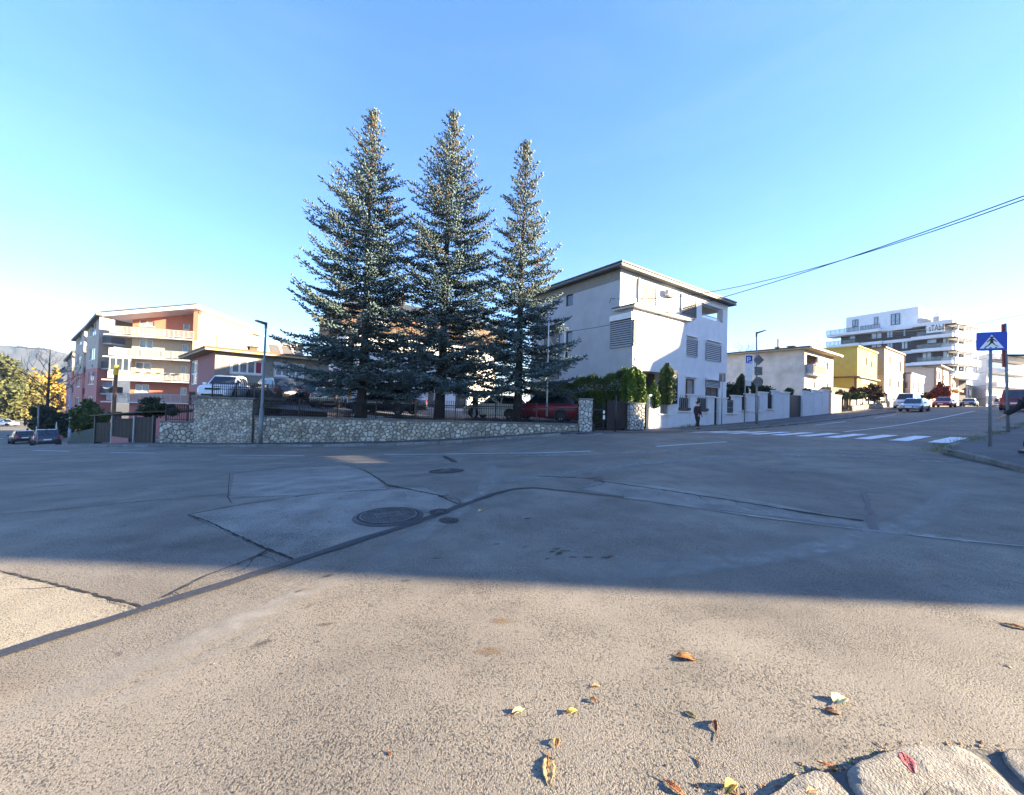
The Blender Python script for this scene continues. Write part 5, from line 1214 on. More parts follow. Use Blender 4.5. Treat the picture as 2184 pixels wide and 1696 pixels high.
def core(parent,blobs,m='leaf_dark',f=.62):
    """dense dark inside of a clipped shrub: short inner leaves"""
    rng=np.random.RandomState(5)
    for c,r in blobs:
        n=500; u=norm(rng.normal(0,1,(n,3)))*f*rng.rand(n)[:,None]**.33; P=np.array(c)+u*np.array(r); tag(leafmesh('inner_leaves',P,rng.rand(n)*.3,max(r)*.28,m,parent,rng),kind='stuff')
# hedge between drive and white house
ha=Vector((2.6,28.2)); hb=Vector((7.9,25.7)); hu=(hb-ha).normalized(); hn=Vector((hu.y,-hu.x)); hl=(hb-ha).length
rng=np.random.RandomState(4); n=26000; t_=rng.rand(n)*hl; face=rng.rand(n); ztop_=2.75+.95*(t_/hl)+.14*np.sin(t_*2.7)+.1*np.sin(t_*6.1); zz_=-.2+(ztop_+.2)*rng.rand(n)**.75; dd=np.where(face<.6,.55+rng.normal(0,.09,n),rng.uniform(-.55,.6,n)); zz_=np.where(face>.7,ztop_+rng.normal(0,.10,n),zz_)
P=np.stack([ha.x+hu.x*t_+hn.x*dd,ha.y+hu.y*t_+hn.y*dd,zz_],1)
hg=thing('hedge','tall dense green hedge in front of the white three-storey house beside the drive','hedge',(ha.x,ha.y,0))
leafmesh('foliage',P,np.clip(.3+.5*rng.rand(n)+.2*np.sin(t_*3+zz_*4),0,1),.075,'leaf_hedge',hg,rng,1.9,.5)
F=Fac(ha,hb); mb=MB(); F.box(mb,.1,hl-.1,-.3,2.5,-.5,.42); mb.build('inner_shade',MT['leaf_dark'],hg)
def column(label,px0,px1,y0,y1,D,m,seed,n,name='thuja',cat='thuja',tipf=.35,size=.1,group=None,corem='leaf_dark'):
    a=at((px0+px1)/2,y1,D); b=at((px0+px1)/2,y0,D); H=b.z-a.z; R=abs(at(px1,y1,D).x-at(px0,y1,D).x)/2; rng=np.random.RandomState(seed)
    t=thing(name,label,cat,tuple(a),group); f=rng.rand(n)**.85; az=rng.rand(n)*6.283; rr=R*np.interp(f,[0,.15,.55,.85,1],[.8,1,.95,.95*(1-tipf)+.25*tipf,.06])*(.82+.12*np.sin(az*5+seed)+.1*np.sin(az*9+f*8)+rng.normal(0,.07,n))
    P=np.stack([a.x+rr*np.cos(az),a.y+rr*np.sin(az),a.z+H*f+rng.normal(0,.05,n)],1)
    leafmesh('foliage',P,np.clip(.5*rng.rand(n)+.3+.25*np.sin(az*5+seed),0,1),size,m,t,rng,2.2,1.2)
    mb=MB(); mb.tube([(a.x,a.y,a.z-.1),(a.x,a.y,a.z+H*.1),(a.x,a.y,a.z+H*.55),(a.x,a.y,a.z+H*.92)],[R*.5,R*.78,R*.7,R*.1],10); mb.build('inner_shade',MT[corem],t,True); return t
column('bright green bushy thuja lit by the sun at the end of the hedge',1326,1377,786,868,25.1,'leaf_bright',31,4200,tipf=.2,size=.12)
column('small cone-shaped clipped evergreen between hedge end and dark column thuja',1379,1408,814,868,26.2,'leaf_bright',32,2600,tipf=1.,size=.08,cat='conifer',name='cone_shrub')
column('tall dark columnar thuja with sunlit tips in front of the black name board',1405,1437,778,860,26.6,'leaf_green',33,4200,tipf=.25,size=.10)
column('dark columnar thuja behind the white wall left of the parking sign',1568,1594,800,862,44,'leaf_dark',34,2500,tipf=.4,size=.16)
px_shrub('shrub','broad dark evergreen shrub behind the white wall next to the second street lamp','shrub',[(1602,1630,816,852),(1615,1648,826,850)],43,.22,'leaf_dark',35,2200)
px_shrub('shrub','dark green bush between the white house corner and the cream house','shrub',[(1546,1572,822,860)],41,.2,'leaf_dark',36,1500)
px_shrub('tree','green tree with yellowing lower leaves in the gap beside the white house','tree',[(1549,1567,780,808),(1548,1567,806,832)],58,.30,'leaf_olive',37,1700,860,.12)
px_shrub('shrub','round clipped green shrub above the white wall left of the grey gate','shrub',[(1673,1690,829,845)],42,.14,'leaf_green',38,900)
px_shrub('shrub','pair of low bushes above the white wall right of the grey gate','shrub',[(1713,1724,829,840),(1722,1740,830,842)],44,.14,'leaf_green',39,900)
px_shrub('hedge','low clipped hedge in front of the yellow house','hedge',[(1790,1815,838,850),(1810,1843,838,852)],46,.16,'leaf_green',40,1600)
px_shrub('shrub','dark brown-green bushes in front of the sand-coloured house','shrub',[(1815,1850,826,850),(1838,1878,824,850)],50,.28,'leaf_brown',41,1600)
px_shrub('shrub','dark creeping bush on the red wall behind the red car','shrub',[(1968,1995,838,850)],62,.25,'leaf_dark',42,900)
px_shrub('maple_tree','small red-leaved tree in front of the orange house','tree',[(2000,2016,812,846),(1994,2022,826,850)],60,.30,'leaf_red',43,1300,858,.08)
# bare winter trees
def bare(label,base,H,seed,spread=.5,depth=4,r0=.16,name='bare_tree'):
    rng=random.Random(seed); t=thing(name,label,'tree',tuple(base)); base=Vector(base); mb=MB(); tr=MB()
    tr.tube([base-Vector((0,0,.3)),base+Vector((.1,0,H*.3)),base+Vector((0,.1,H*.6)),base+Vector((.1,0,H*.97))],[r0,r0*.8,r0*.5,.03],8)
    def grow_(p,d,l,r,k):
        e=p+d*l; m_=p.lerp(e,.5)+Vector((rng.uniform(-1,1),rng.uniform(-1,1),.6))*l*.07; mb.tube([p,m_,e],[r,r*.75,r*.5],4,False)
        if k:
            for _ in range(rng.choice((2,3,3))):
                dd=(d+Vector((rng.gauss(0,.5),rng.gauss(0,.5),rng.gauss(.25,.3)))).normalized(); grow_(p.lerp(e,rng.uniform(.45,1)),dd,l*rng.uniform(.5,.75),r*.55,k-1)
    for i in range(16):
        f=.28+.65*i/16; a=i*2.4+rng.random(); d=Vector((math.cos(a),math.sin(a),.9)).normalized(); grow_(base+Vector((.05,0,H*f)),d,H*spread*(1.05-f)*rng.uniform(.6,1.),r0*.4*(1.1-f),depth-1)
    tr.build('trunk',MT['bark'],t,True); mb.build('branches',MT['bark'],t)
    return t
bare('tall leafless tree with thin upright twigs in front of the yellow trees',at(98,905,58),at(104,737,58).z-at(98,905,58).z,51,.55,4,.22)
bare('leafless treetop showing above the roof of the cream house',at(1590,800,75),at(1590,745,75).z-at(1590,800,75).z+.5,52,.9,4,.15)
# trees at the far left
px_shrub('pine_tree','dark green pine at the left edge behind the far road','tree',[(-40,30,770,850),(-20,45,800,880),(-30,22,752,800)],86,.55,'leaf_pine',61,3800,920,.3,limbs=4)
px_shrub('deciduous_tree','olive and yellow tree right of the pine behind the far road','tree',[(28,80,792,870),(40,100,820,890)],92,.55,'leaf_olive',62,3600,918,.25,limbs=4)
px_shrub('deciduous_tree','yellow-green tree behind the bare tree','tree',[(62,112,796,870),(75,120,830,890)],96,.55,'leaf_yellow',63,3200,918,.25,limbs=4)
px_shrub('deciduous_tree','golden yellow tree between the bare tree and the apartment wings','tree',[(100,132,792,850),(105,140,812,880)],82,.5,'leaf_gold',64,2600,915,.25,limbs=4)
px_shrub('deciduous_tree','low olive tree over the white road barrier at the left edge','tree',[(0,58,838,893),(40,76,850,896)],90,.5,'leaf_olive',65,2600,918,.2,limbs=3)
tb_=at(118,915,62); tp_=at(124,842,62); spruce('small frosty blue spruce below the golden tree',tb_,tp_,lambda f,a:np.interp(f,[0,.2,1],[3.0,2.9,.2]),14,70,group=None,cone=0,dens=.7)
px_shrub('shrub','dark evergreen mass around the foot of the bare tree','shrub',[(66,112,868,922),(92,150,884,925),(120,152,895,935)],56,.4,'leaf_dark',66,3000)
px_shrub('shrub','big dark evergreen bush left of the brown gate','shrub',[(158,206,862,915),(166,216,872,920),(172,200,854,880)],33,.20,'leaf_green',67,5200)
px_shrub('shrub','loose dark bush leaning over the short lower stone wall','shrub',[(292,345,850,884),(330,375,862,886),(300,340,866,896)],25.5,.13,'leaf_dark',68,2600)
for a in bpy.data.objects:
    pass
# ================================================================== car park behind the stone wall
def yz(X,Y):
    X=np.asarray(X,float);Y=np.asarray(Y,float); ew=np.clip((-6-X)/10,0,1.3); d=np.clip((Y-22)/16,0,1.2)
    return .42+ew*(.45+.35*d)+d*.25*(1-np.clip(ew,0,1))
yard=grid_sheet('parking_yard',np.linspace(-19.5,8.5,29),np.linspace(22.0,40.0,19),yz,MT['pavement'],keep=lambda x,y:(((x-WL.x)*WN.x+(y-WL.y)*WN.y)<-.4)&(y<38)&(x<4.45)&(x*.55+y*.84<28.5))
F=Fac((4.5,33.),(4.5,21.9)); t=thing('retaining_wall','low dark wall at the edge of the car park beside the drive','wall',(4.5,22,0)); F.part('wall','mortar',t,0,F.L,-.6,.47,-.2,.02)
yzf=lambda x,y: float(yz(np.array([x]),np.array([y]))[0])
# ================================================================== white boundary wall with pillars, railings and gates
ZW=zz(2420,1380,440,2184)
FW=Fac(sn(20,16.7),sn(62,16.7))
ww=thing('boundary_wall','white rendered boundary wall with stepped capped pillars and railed openings along the rising pavement','wall',(*sn(22,16.7),zf(*sn(22,16.7))))
WT=lambda p:FW.pix(*p)
def wpill(Z,x0,x1,yt,name='pillar',cap=True,dp=.2,m='white_wall',out=.03):
    t0,z=WT(Z(x0,yt)); t1,_=WT(Z(x1,yt)); zb=min(zf(*FW.pl(t0)),zf(*FW.pl(t1)))-.2
    p=FW.part(name,m,ww,t0,t1,zb,z,-dp,out)
    if cap: FW.part('cap','white_paint',p,t0-.07,t1+.07,z,z+.09,-dp-.06,out+.07)
    return t0,t1,z
def wopen(Z,x0,x1,yt,yb,bars=7,m='galv',spear=True,sheetm=None,sillm='white_paint'):
    t0,z1=WT(Z(x0,yt)); t1,z0=WT(Z(x1,yb)); zb=min(zf(*FW.pl(t0)),zf(*FW.pl(t1)))-.2
    FW.part('base_wall','white_wall',ww,t0-.02,t1+.02,zb,z0,-.18,.0); FW.part('ledge','white_paint',ww,t0-.12,t1+.12,z0-.08,z0+.001,-.18,.12)
    if bars:
        r=new_obj('railing',None,ww,FW.at(t0,z0)); src=None
        for k in range(bars):
            t=t0+(t1-t0)*(k+.5)/bars
            if src is None:
                mb=MB(); h=z1-z0; mb.box(-.014,.014,-.014,.014,.05,h+(.12 if spear else 0)); src=mb.build('picket',MT[m],r,local=True); src.location=Vector(FW.at(t,z0,-.08))-ORG[r.name]
            else: share(src,'picket',r,Vector(FW.at(t,z0,-.08))-ORG[r.name])
        for z in (z0+.15,z1-.08): FW.part('rail',m,r,t0,t1,z-.02,z+.02,-.10,-.06)
    if sheetm: FW.part('dark_sheet',sheetm,ww,t0,t1,z0,z1-.1,-.16,-.13)  # dark sheet added behind the bars in place of the dark garden
    return t0,t1,z0,z1
wpill(ZW,145,352,570); wopen(ZW,345,530,605,905,7); wpill(ZW,505,705,520); 
wopen(ZW,690,930,575,850,6,sheetm='glass'); FW.part('flower_box','brown_clad',ww,*FW.rect(ZW(690,785),ZW(905,840)),-.1,.1)
wpill(ZW,912,1040,552); wopen(ZW,1035,1240,580,868,6,sheetm='glass'); FW.part('flower_box','brown_clad',ww,*FW.rect(ZW(1080,800),ZW(1240,850)),-.1,.1)
wpill(ZW,1238,1365,588)
t0,z=WT(ZW(1365,615)); t1,_=WT(ZW(1450,615)); g=thing('gate','narrow dark wrought-iron garden gate between white pillars beside the sign pole','gate',FW.at(t0,0)); zb=zf(*FW.pl(t0))+.14
for k in range(8): FW.part('picket','black_iron',g,t0+(t1-t0)*k/8+.04,t0+(t1-t0)*k/8+.075,zb,z+.06*math.sin(k*1.2),-.2,-.17)
FW.part('panel','dark_metal',g,t0+.02,t1-.02,zb,z-.15,-.24,-.2); FW.part('handle','galv',g,t1-.2,t1-.1,zb+1,zb+1.04,-.17,-.12)
wpill(ZW,1455,1602,612)
t0,t1,z0,z1=wopen(ZW,1600,1770,640,890,0); g=thing('letter_boxes','dark cabinet of four letter boxes set into the white wall','letter box',FW.at(t0,z0)); FW.part('cabinet','dark_metal',g,t0,t1-.12,z0+.02,z1,-.19,-.02)
for i in range(2):
    for j in range(2):
        a=t0+.06+i*(t1-t0-.2)/2; z_=z0+.1+j*(z1-z0)/2; FW.part('box_door','roof_dark',g,a,a+(t1-t0-.2)/2-.05,z_,z_+(z1-z0)/2-.12,-.02,.0); FW.part('slot','galv',g,a+.06,a+(t1-t0-.2)/2-.1,z_+(z1-z0)/2-.22,z_+(z1-z0)/2-.17,.0,.012)
wpill(Z6,567,672,1170); wopen(Z6,662,765,1185,1352,4,'black_iron',False,'car_trim'); wpill(Z6,742,842,1148); wopen(Z6,832,930,1165,1362,4,'black_iron',False,'car_trim')
wpill(Z6,905,1003,1124); wopen(Z6,992,1090,1140,1335,4,'black_iron',False,'car_trim'); wpill(Z6,1080,1150,1106); wpill(Z6,1145,1212,1130,'wall_panel',dp=.15,out=0.); wpill(Z6,1210,1285,1124)
t0,z=WT(Z6(1285,1150)); t1,_=WT(Z6(1455,1150)); g=thing('gate','wide dark grey sheet-metal drive gate in the white wall','gate',FW.at(t0,0)); zb=min(zf(*FW.pl(t0)),zf(*FW.pl(t1)))+.12
n=10
for k in range(n): FW.part('board','dark_metal',g,t0+(t1-t0)*k/n+.01,t0+(t1-t0)*(k+1)/n-.01,zb,z,-.2,-.15)
wpill(Z6,1455,1525,1110); wpill(Z6,1522,1605,1128,'wall_panel',dp=.15,out=0.); wpill(Z6,1590,1640,1098); wpill(Z6,1637,1712,1114,'wall_panel',dp=.15,out=0.); wpill(Z6,1705,1785,1092)
t0,_=WT(Z6(1785,1130)); t1,z=WT(Z6(1950,1170)); 
w2=thing('boundary_wall','sunlit pale brick boundary wall at the end of the white wall','wall',FW.at(t0,0)); r=[t0,t0+(t1-t0)*.45,t1]
for a,b,zt_ in ((r[0],r[1],WT(Z6(1800,1115))[1]),(r[1],r[2],z)): FW.part('wall','cream',w2,a,b,zf(*FW.pl(a))-.2,zt_,-.3,.0); FW.part('cap','fascia',w2,a-.05,b+.05,zt_,zt_+.08,-.36,.06)
# old rubble wall and low fence of the next gardens
def Wp(px,n=16.7): D=D_of_n(px,n); r=ray(px,850).x; return (r*D,D)
A_=Wp(1817);B_=Wp(1890); w=thing('garden_wall','low broken rubble wall with concrete posts in front of the yellow house','wall',(*A_,zf(*A_)))
zbl=pavz(A_,B_); wall_body(w,A_,B_,zbl,lambda t:zbl(t)+.62,.3,MT['mortar'],n=8); rubble(w,A_,B_,zbl,lambda t:zbl(t)+.6,.42,MT['stone_white'],None,71,.5,limit=80,thick=.06)
F=Fac(A_,B_)
for k in range(7): t=F.L*k/6; F.part('post','concrete',w,t,t+.14,zbl(t),zbl(t)+1.5,-.25,-.1)
for k in range(6): t=F.L*k/6; F.part('mesh_panel','galv' if k%2 else 'plaster_grey',w,t+.14,t+F.L/6,zbl(t)+1.0 if k%2 else zbl(t)+.7,zbl(t)+1.4,-.2,-.18)
A_=Wp(1898);B_=Wp(1922); F=Fac(A_,B_); zg_=zf(*A_)+.1; g=thing('gate','rusty brown double garden gate left of the parked silver car','gate',(*A_,zg_))
for k in range(8): F.part('board','wood',g,F.L*k/8+.01,F.L*(k+1)/8-.02,zg_,zg_+1.5,-.06,0)
A_=Wp(1958);B_=Wp(2012); F=Fac(A_,B_); g=thing('garden_wall','red-brown board fence wall stepping up behind the silver and red cars','wall',(*A_,zf(*A_)))
for k in range(9): t=F.L*k/9; zb=zf(*F.pl(t)); F.part('board','rose',g,t,t+F.L/9-.03,zb,zb+1.75,-.2,0)
# dark porch between cream and yellow house
p=at(1796,835,50); F=Fac((p.x-2.6,p.y-1.),(p.x+3.2,p.y+2.6)); g=thing('porch','dark wooden porch roof with posts between the cream and the yellow house','porch',(p.x,p.y,zf(p.x,p.y))); zr=F.pix(1790,828)[1]
F.part('roof','brown_clad',g,0,F.L,zr-.5,zr,-3,.3)
for t in (.2,F.L*.4,F.L*.7,F.L-.3): F.part('post','brown_clad',g,t,t+.2,1.2,zr-.5,-.2,0)
# stone posts and gate of the drive
pillar('grey rubble stone pillar with a dark letter recess right of the dark drive gate',(Wp(1343,16.2)[0],Wp(1343,16.2)[1]),1.15,.5,at(1360,862,25.0).z,81,ud=Vector((.93,.36)).normalized(),size=.2)
gp0=Vector(wpt(tp+wp,-.15)); gp1=Vector((Wp(1343,16.4)[0],Wp(1343,16.4)[1])); zg0=zf(gp0.x,gp0.y)+.06
fence('dark iron fence panel between the white stone pillar and the black post',tuple(gp0),tuple(gp0.lerp(gp1,.33)),lambda t:zg0,1.35,MT['black_iron'],.13,posts=1.2,rings=True,rails=(.08,.86))
a=gp0.lerp(gp1,.38);F=Fac(a,gp1); g=thing('gate','wide dark brown drive gate under the hedge beside the black post','gate',(a.x,a.y,zg0))
for k in range(14): F.part('board','gate_brown',g,F.L*k/14+.008,F.L*(k+1)/14-.008,zg0+.05,zg0+1.75,-.05,0)
F.part('rail','black_iron',g,0,F.L,zg0+.2,zg0+.28,-.09,-.05); F.part('rail','black_iron',g,0,F.L,zg0+1.5,zg0+1.58,-.09,-.05)
# brown board gate and fence at the left end of the walls
pa,pb=at(203,900,27),at(329,900,23.9); F=Fac(pa,pb); g=thing('board_fence','dark brown board fence with a lean-to roof left of the short stone wall','fence',(pa.x,pa.y,zf(pa.x,pa.y)))
n=16
for k in range(n):
    t=F.L*k/n; zb=zf(*F.pl(t))+.1; yy=F.pix(203+126*(k+.5)/n,902 if k<5 else 893 if k<11 else 890)[1]; F.part('board','gate_brown',g,t+.01,t+F.L/n-.01,zb,yy,-.06,0)
for k in (0,5,11,16): t=min(F.L*k/n,F.L-.1); F.part('post','galv' if k in(5,11) else 'dark_metal',g,t,t+.12,zf(*F.pl(t))-.1,F.pix(203+126*k/n,890)[1]+.1,-.08,.06)
z_=F.pix(270,882)[1]; mb=MB(); mb.hexa([F.at(-.3,z_-.35,.2),F.at(F.L-1,z_+.15,.2),F.at(F.L-1,z_+.15,-2.5),F.at(-.3,z_-.35,-2.5),F.at(-.3,z_-.27,.2),F.at(F.L-1,z_+.22,.2),F.at(F.L-1,z_+.3,-2.5),F.at(-.3,z_-.2,-2.5)]); mb.build('lean_to_roof',MT['brown_clad'],g)
F.part('base_wall','plaster_pink',g,F.L*.33,F.L*.62,zf(*F.pl(F.L*.4))-.2,zf(*F.pl(F.L*.4))+.45,.01,.06)
pa,pb=at(150,945,36),at(205,942,27.3); F=Fac(pa,pb); g=thing('garden_wall','low mossy green concrete wall below the dark evergreen bush','wall',(pa.x,pa.y,zf(pa.x,pa.y)))
mb=MB(); z0_,z1_=zf(pa.x,pa.y),zf(pb.x,pb.y); mb.hexa([F.at(0,z0_-.4,0),F.at(F.L,z1_-.4,0),F.at(F.L,z1_-.4,-.3),F.at(0,z0_-.4,-.3),F.at(0,z0_+1.1,0),F.at(F.L,z1_+1.1,0),F.at(F.L,z1_+1.1,-.3),F.at(0,z0_+1.1,-.3)]); mb.build('wall',MT['mossy'] if 'mossy' in MT else MT['leaf_dark'],g)

# ================================================================== lamps, poles, signs, wires
def lamp(label,foot,top,head,r0=.085,group=None,name='street_lamp',sleeve=.28,m='pole_grey'):
    foot=Vector(foot);top=Vector(top);head=Vector(head); t=thing(name,label,'street lamp',tuple(foot),group); k=foot.lerp(top,sleeve)
    mb=MB(); mb.tube([foot-Vector((0,0,.2)),k],[r0*1.15,r0*1.1],12); mb.tube([k,k+Vector((0,0,.06)),top],[r0*1.1,r0*.75,r0*.5],12); mb.build('pole',MT[m],t,True)
    d=(head-top); x=Vector((-d.y,d.x,0)).normalized(); mb=MB(); w=.13
    c=[top+x*w*.5-Vector((0,0,.10)),top-x*w*.5-Vector((0,0,.10)),head-x*w-Vector((0,0,.02)),head+x*w-Vector((0,0,.02)),top+x*w*.5+Vector((0,0,.05)),top-x*w*.5+Vector((0,0,.05)),head-x*w+Vector((0,0,.05)),head+x*w+Vector((0,0,.05))]
    mb.hexa([tuple(p) for p in c]); h=mb.build('lamp_head',MT['roof_grey'],t)
    mb=MB(); a=top.lerp(head,.45); mb.quad(a+x*.08-Vector((0,0,.075)),a-x*.08-Vector((0,0,.075)),head-x*.1-Vector((0,0,.03)),head+x*.1-Vector((0,0,.03))); mb.build('lamp_glass',MT['glass_curtain'],h)
    mb=MB(); mb.tube([top-Vector((0,0,.3)),top+Vector((0,0,.06))],r0*.75,10); mb.build('collar',MT['roof_grey'],t)
    return t
lamp('grey street lamp standing in front of the tall stone block',at(555,942,21.9),at(567.5,690,21.9),at(545,684,21.5),.095,'street lamps')
lt_=lamp('street lamp with the backs of three road signs near the parking sign',at(1614,899,29.3),at(1613.5,710,29.3),at(1632,705,29.3),.085,'street lamps')
lamp('distant leaning street lamp down the road on the left',at(147,946,39),at(153,822,39),at(139,820,39),.1,'street lamps',m='galv')
lamp('thin far street lamp before the apartment balconies up the street',at(2025,868,70),at(2025,795,70),at(2034,792,70),.07,'street lamps')
def plate(mb,c,u,n,pts,th=.012):
    c=Vector(c); V=[c+u*a+Vector((0,0,b)) for a,b in pts]; i=len(mb.V); k=len(V); mb.V+=[tuple(v+n*th/2) for v in V]+[tuple(v-n*th/2) for v in V]
    mb.F+=[tuple(i+j for j in range(k)),tuple(i+k+j for j in reversed(range(k)))]+[(i+j,i+k+j,i+k+(j+1)%k,i+(j+1)%k) for j in range(k)]
def rrect(w,h,r,n=4):
    o=[]
    for cx,cy,a0 in ((w/2-r,h/2-r,0),(-w/2+r,h/2-r,90),(-w/2+r,-h/2+r,180),(w/2-r,-h/2+r,270)):
        for k in range(n+1): a=RAD(a0+90*k/n); o.append((cx+r*math.cos(a),cy+r*math.sin(a)))
    return o

# pedestrian crossing sign
foot=at(2111,951,11.1); tz=at(2113,709,11.1); sg=thing('crossing_sign','blue square pedestrian crossing sign on a grey pole at the kerb','road sign',tuple(foot))
mb=MB(); mb.tube([foot-Vector((0,0,.1)),Vector((tz.x,tz.y,tz.z-.05))],.033,10); mb.build('pole',MT['pole_grey'],sg,True)
su=Vector((.78,.0,0)); su=Vector((math.cos(RAD(-30)),math.sin(RAD(-30)),0)); snv=Vector((su.y,-su.x,0)); c=Vector((tz.x,tz.y,tz.z-.265))+snv*.045; sw=.56
mb=MB(); plate(mb,c,su,snv,rrect(.60,.53,.04),.014); pl=mb.build('sign_plate',MT['sign_blue'],sg)
mb=MB(); plate(mb,c-snv*.009,su,snv,rrect(.60,.53,.04),.003); mb.build('sign_rear',MT['sign_back'],pl)
mb=MB(); plate(mb,c+snv*.0095,su,snv,[(-.235,-.20),(.235,-.20),(0,.185)],.003); mb.build('white_triangle',MT['sign_white'],pl)
mb=MB(); cc=c+snv*.013; q=lambda pts:plate(mb,cc,su,snv,pts,.003)
q([(.035*math.cos(a),.105+.032*math.sin(a)) for a in np.linspace(0,2*math.pi,13)[:-1]]); q([(-.055,.117),(.055,.117),(.055,.128),(-.055,.128)])
q([(-.035,.072),(.035,.072),(.03,-.04),(-.03,-.04)]); q([(-.035,.07),(-.02,.045),(-.085,-.03),(-.10,-.015)]); q([(.035,.07),(.02,.045),(.085,-.02),(.10,-.005)])
q([(-.03,-.03),(.01,-.04),(-.055,-.125),(-.12,-.165),(-.13,-.14),(-.075,-.11)]); q([(-.005,-.04),(.03,-.03),(.075,-.11),(.125,-.14),(.14,-.155),(.085,-.14)])
mb.build('walking_figure',MT['sign_black'],pl)
mb=MB()
for a in (-.155,-.05,.055): plate(mb,cc,su,snv,[(a,-.195),(a+.05,-.195),(a+.045,-.17),(a+.01,-.17)],.003)
mb.build('crossing_stripes',MT['sign_black'],pl)
# tall pole with ladder-like advertising frame
foot=at(2150,918,16.2); tz=at(2144,690,16.2); sg=thing('banner_pole','tall pole with a narrow red ladder-like banner frame behind the crossing sign','pole',tuple(foot))
mb=MB(); mb.tube([foot-Vector((0,0,.1)),tz],[.05,.04],10); mb.build('pole',MT['pole_grey'],sg,True)
a=at(2138,692,16.1); b=at(2140,842-60,16.1); mb=MB(); mb.tube([a,b],.035,6); mb.tube([Vector((a.x+.13,a.y+.05,a.z)),Vector((b.x+.13,b.y+.05,b.z))],.02,6)
for k in range(6): z=a.z+(b.z-a.z)*k/5; mb.tube([Vector((a.x,a.y,z)),Vector((tz.x,tz.y,z))],.018,5)
mb.build('banner_frame',MT['rust_red'],sg)
# parking sign column and small sign back
def post(label,foot,top,r=.035,name='sign_post',cat='road sign',m='galv'):
    t=thing(name,label,cat,tuple(foot)); mb=MB(); mb.tube([Vector(foot)-Vector((0,0,.1)),top],r,10); mb.build('pole',MT[m],t,True); return t
def signat(t,px0,px1,py0,py1,D,m,name,r=.03,nd=None,th=.02,u=None,n=None,dd=0.):
    a=at(px0,py1,D);b=at(px1,py0,D); cc=(a+b)/2; u=u or Vector((1,0,0)); n=n or Vector((0,-1,0)); mb=MB(); plate(mb,cc+n*dd,u,n,rrect(abs(b.x-a.x),abs(b.z-a.z),r),th); return mb.build(name,MT[m],t)
Dp=28.6; t=post('tall white blue parking sign column with a small notice plate below','' and (0,0,0) or at(1587.5,900,Dp),at(1591,760,Dp),.04)
signat(t,1588,1605,757,802,Dp,'sign_white','sign_panel',.06,dd=.06); s2=signat(t,1589.5,1603.5,759,775,Dp,'sign_blue','parking_plate',.04,dd=.075,th=.008)
Fs=Fac((at(1589,770,Dp).x,Dp-.085),(at(1604,770,Dp).x,Dp-.085)); text('P',s2,Fs,.07,at(1590,773.5,Dp).z,.58,'sign_white',.002,.004,1.0); mb=MB(); a=at(1600,772,Dp); plate(mb,(a.x,Dp-.09,a.z),Vector((1,0,0)),Vector((0,-1,0)),[(-.12,.0),(.02,.0),(.02,.06),(.12,-.03),(.02,-.1),(.02,-.06),(-.06,-.06),(-.12,-.12)],.006); mb.build('arrow',MT['sign_white'],s2)
text('T',t,Fs,.2,at(1594,788,Dp).z-.05,.13,'sign_blue',.002)
signat(t,1588,1602,803,812,Dp,'sign_white','sign_panel',.03,dd=.06)
t2=signat(t,1589,1601,813,823,Dp,'fascia','notice_plate',.03,dd=.06); signat(t,1591,1598,862,873,Dp,'fascia','lower_plate',.03,dd=.06)
t=post('small square road sign seen from behind on a bright pole next to the garden gate',at(1539,903,26.6),at(1541,800,26.6),.035)
signat(t,1534,1548,796,814,26.6,'sign_back','sign_rear',.05,dd=-.04); mb=MB(); a=at(1541,805,26.6); mb.box(a.x-.05,a.x+.13,a.y-.03,a.y-.01,a.z+.1,a.z+.13); mb.box(a.x-.03,a.x,a.y-.03,a.y-.01,a.z-.15,a.z+.12); mb.build('bracket',MT['dark_metal'],t)
DL=29.15; t=lt_
mb=MB(); a=at(1617,768,DL); w=.40; plate(mb,(a.x,DL+.0-.06,a.z),Vector((1,0,0)),Vector((0,-1,0)),[(0,-w),(w,0),(0,w),(-w,0)],.02); s=tag(new_obj('road_sign_cluster',None,None,tuple(a)),'backs of a diamond, a square and a round road sign clamped to the lamp pole','road sign'); mb.build('diamond_rear',MT['sign_back'],s)
signat(s,1608,1625,783,800,DL,'sign_back','square_rear',.04,dd=.06); mb=MB(); a=at(1616.5,814.5,DL); mb.disc((a.x,DL-.06,a.z),(0,-1,0),.36,.02,24); mb.build('round_rear',MT['sign_back'],s)
mb=MB()
for y in (762,773,787,797,808,820): a=at(1613.8,y,DL); mb.box(a.x-.1,a.x+.1,DL-.1,DL+.1,a.z-.02,a.z+.02)
mb.build('clamps',MT['galv'],s)
# black intercom post at the drive
foot=Vector(wpt(tp+wp+1.25,.15)); foot=Vector((foot.x,foot.y,zf(foot.x,foot.y))); tz=at(1287.5,843,foot.y); t=post('black square post with two white stickers beside the drive gate',foot,Vector((foot.x,foot.y,tz.z)),.055,'entry_post','post','black_iron')
for y,h in ((879,.16),(890,.22)): a=at(1287.5,y,foot.y); mb=MB(); mb.box(a.x-.05,a.x+.05,foot.y-.064,foot.y-.058,a.z-h/2,a.z+h/2); mb.build('sticker',MT['sign_white'],t)
# white flag pole in front of the right spruce
f=at(1166,888,22.6); t=thing('flagpole','thin white flagpole rising through the lower branches of the right spruce','pole',tuple(f)); mb=MB(); mb.tube([f,at(1171,660,22.6)],[.05,.03],8); mb.build('pole',MT['white_paint'],t,True)
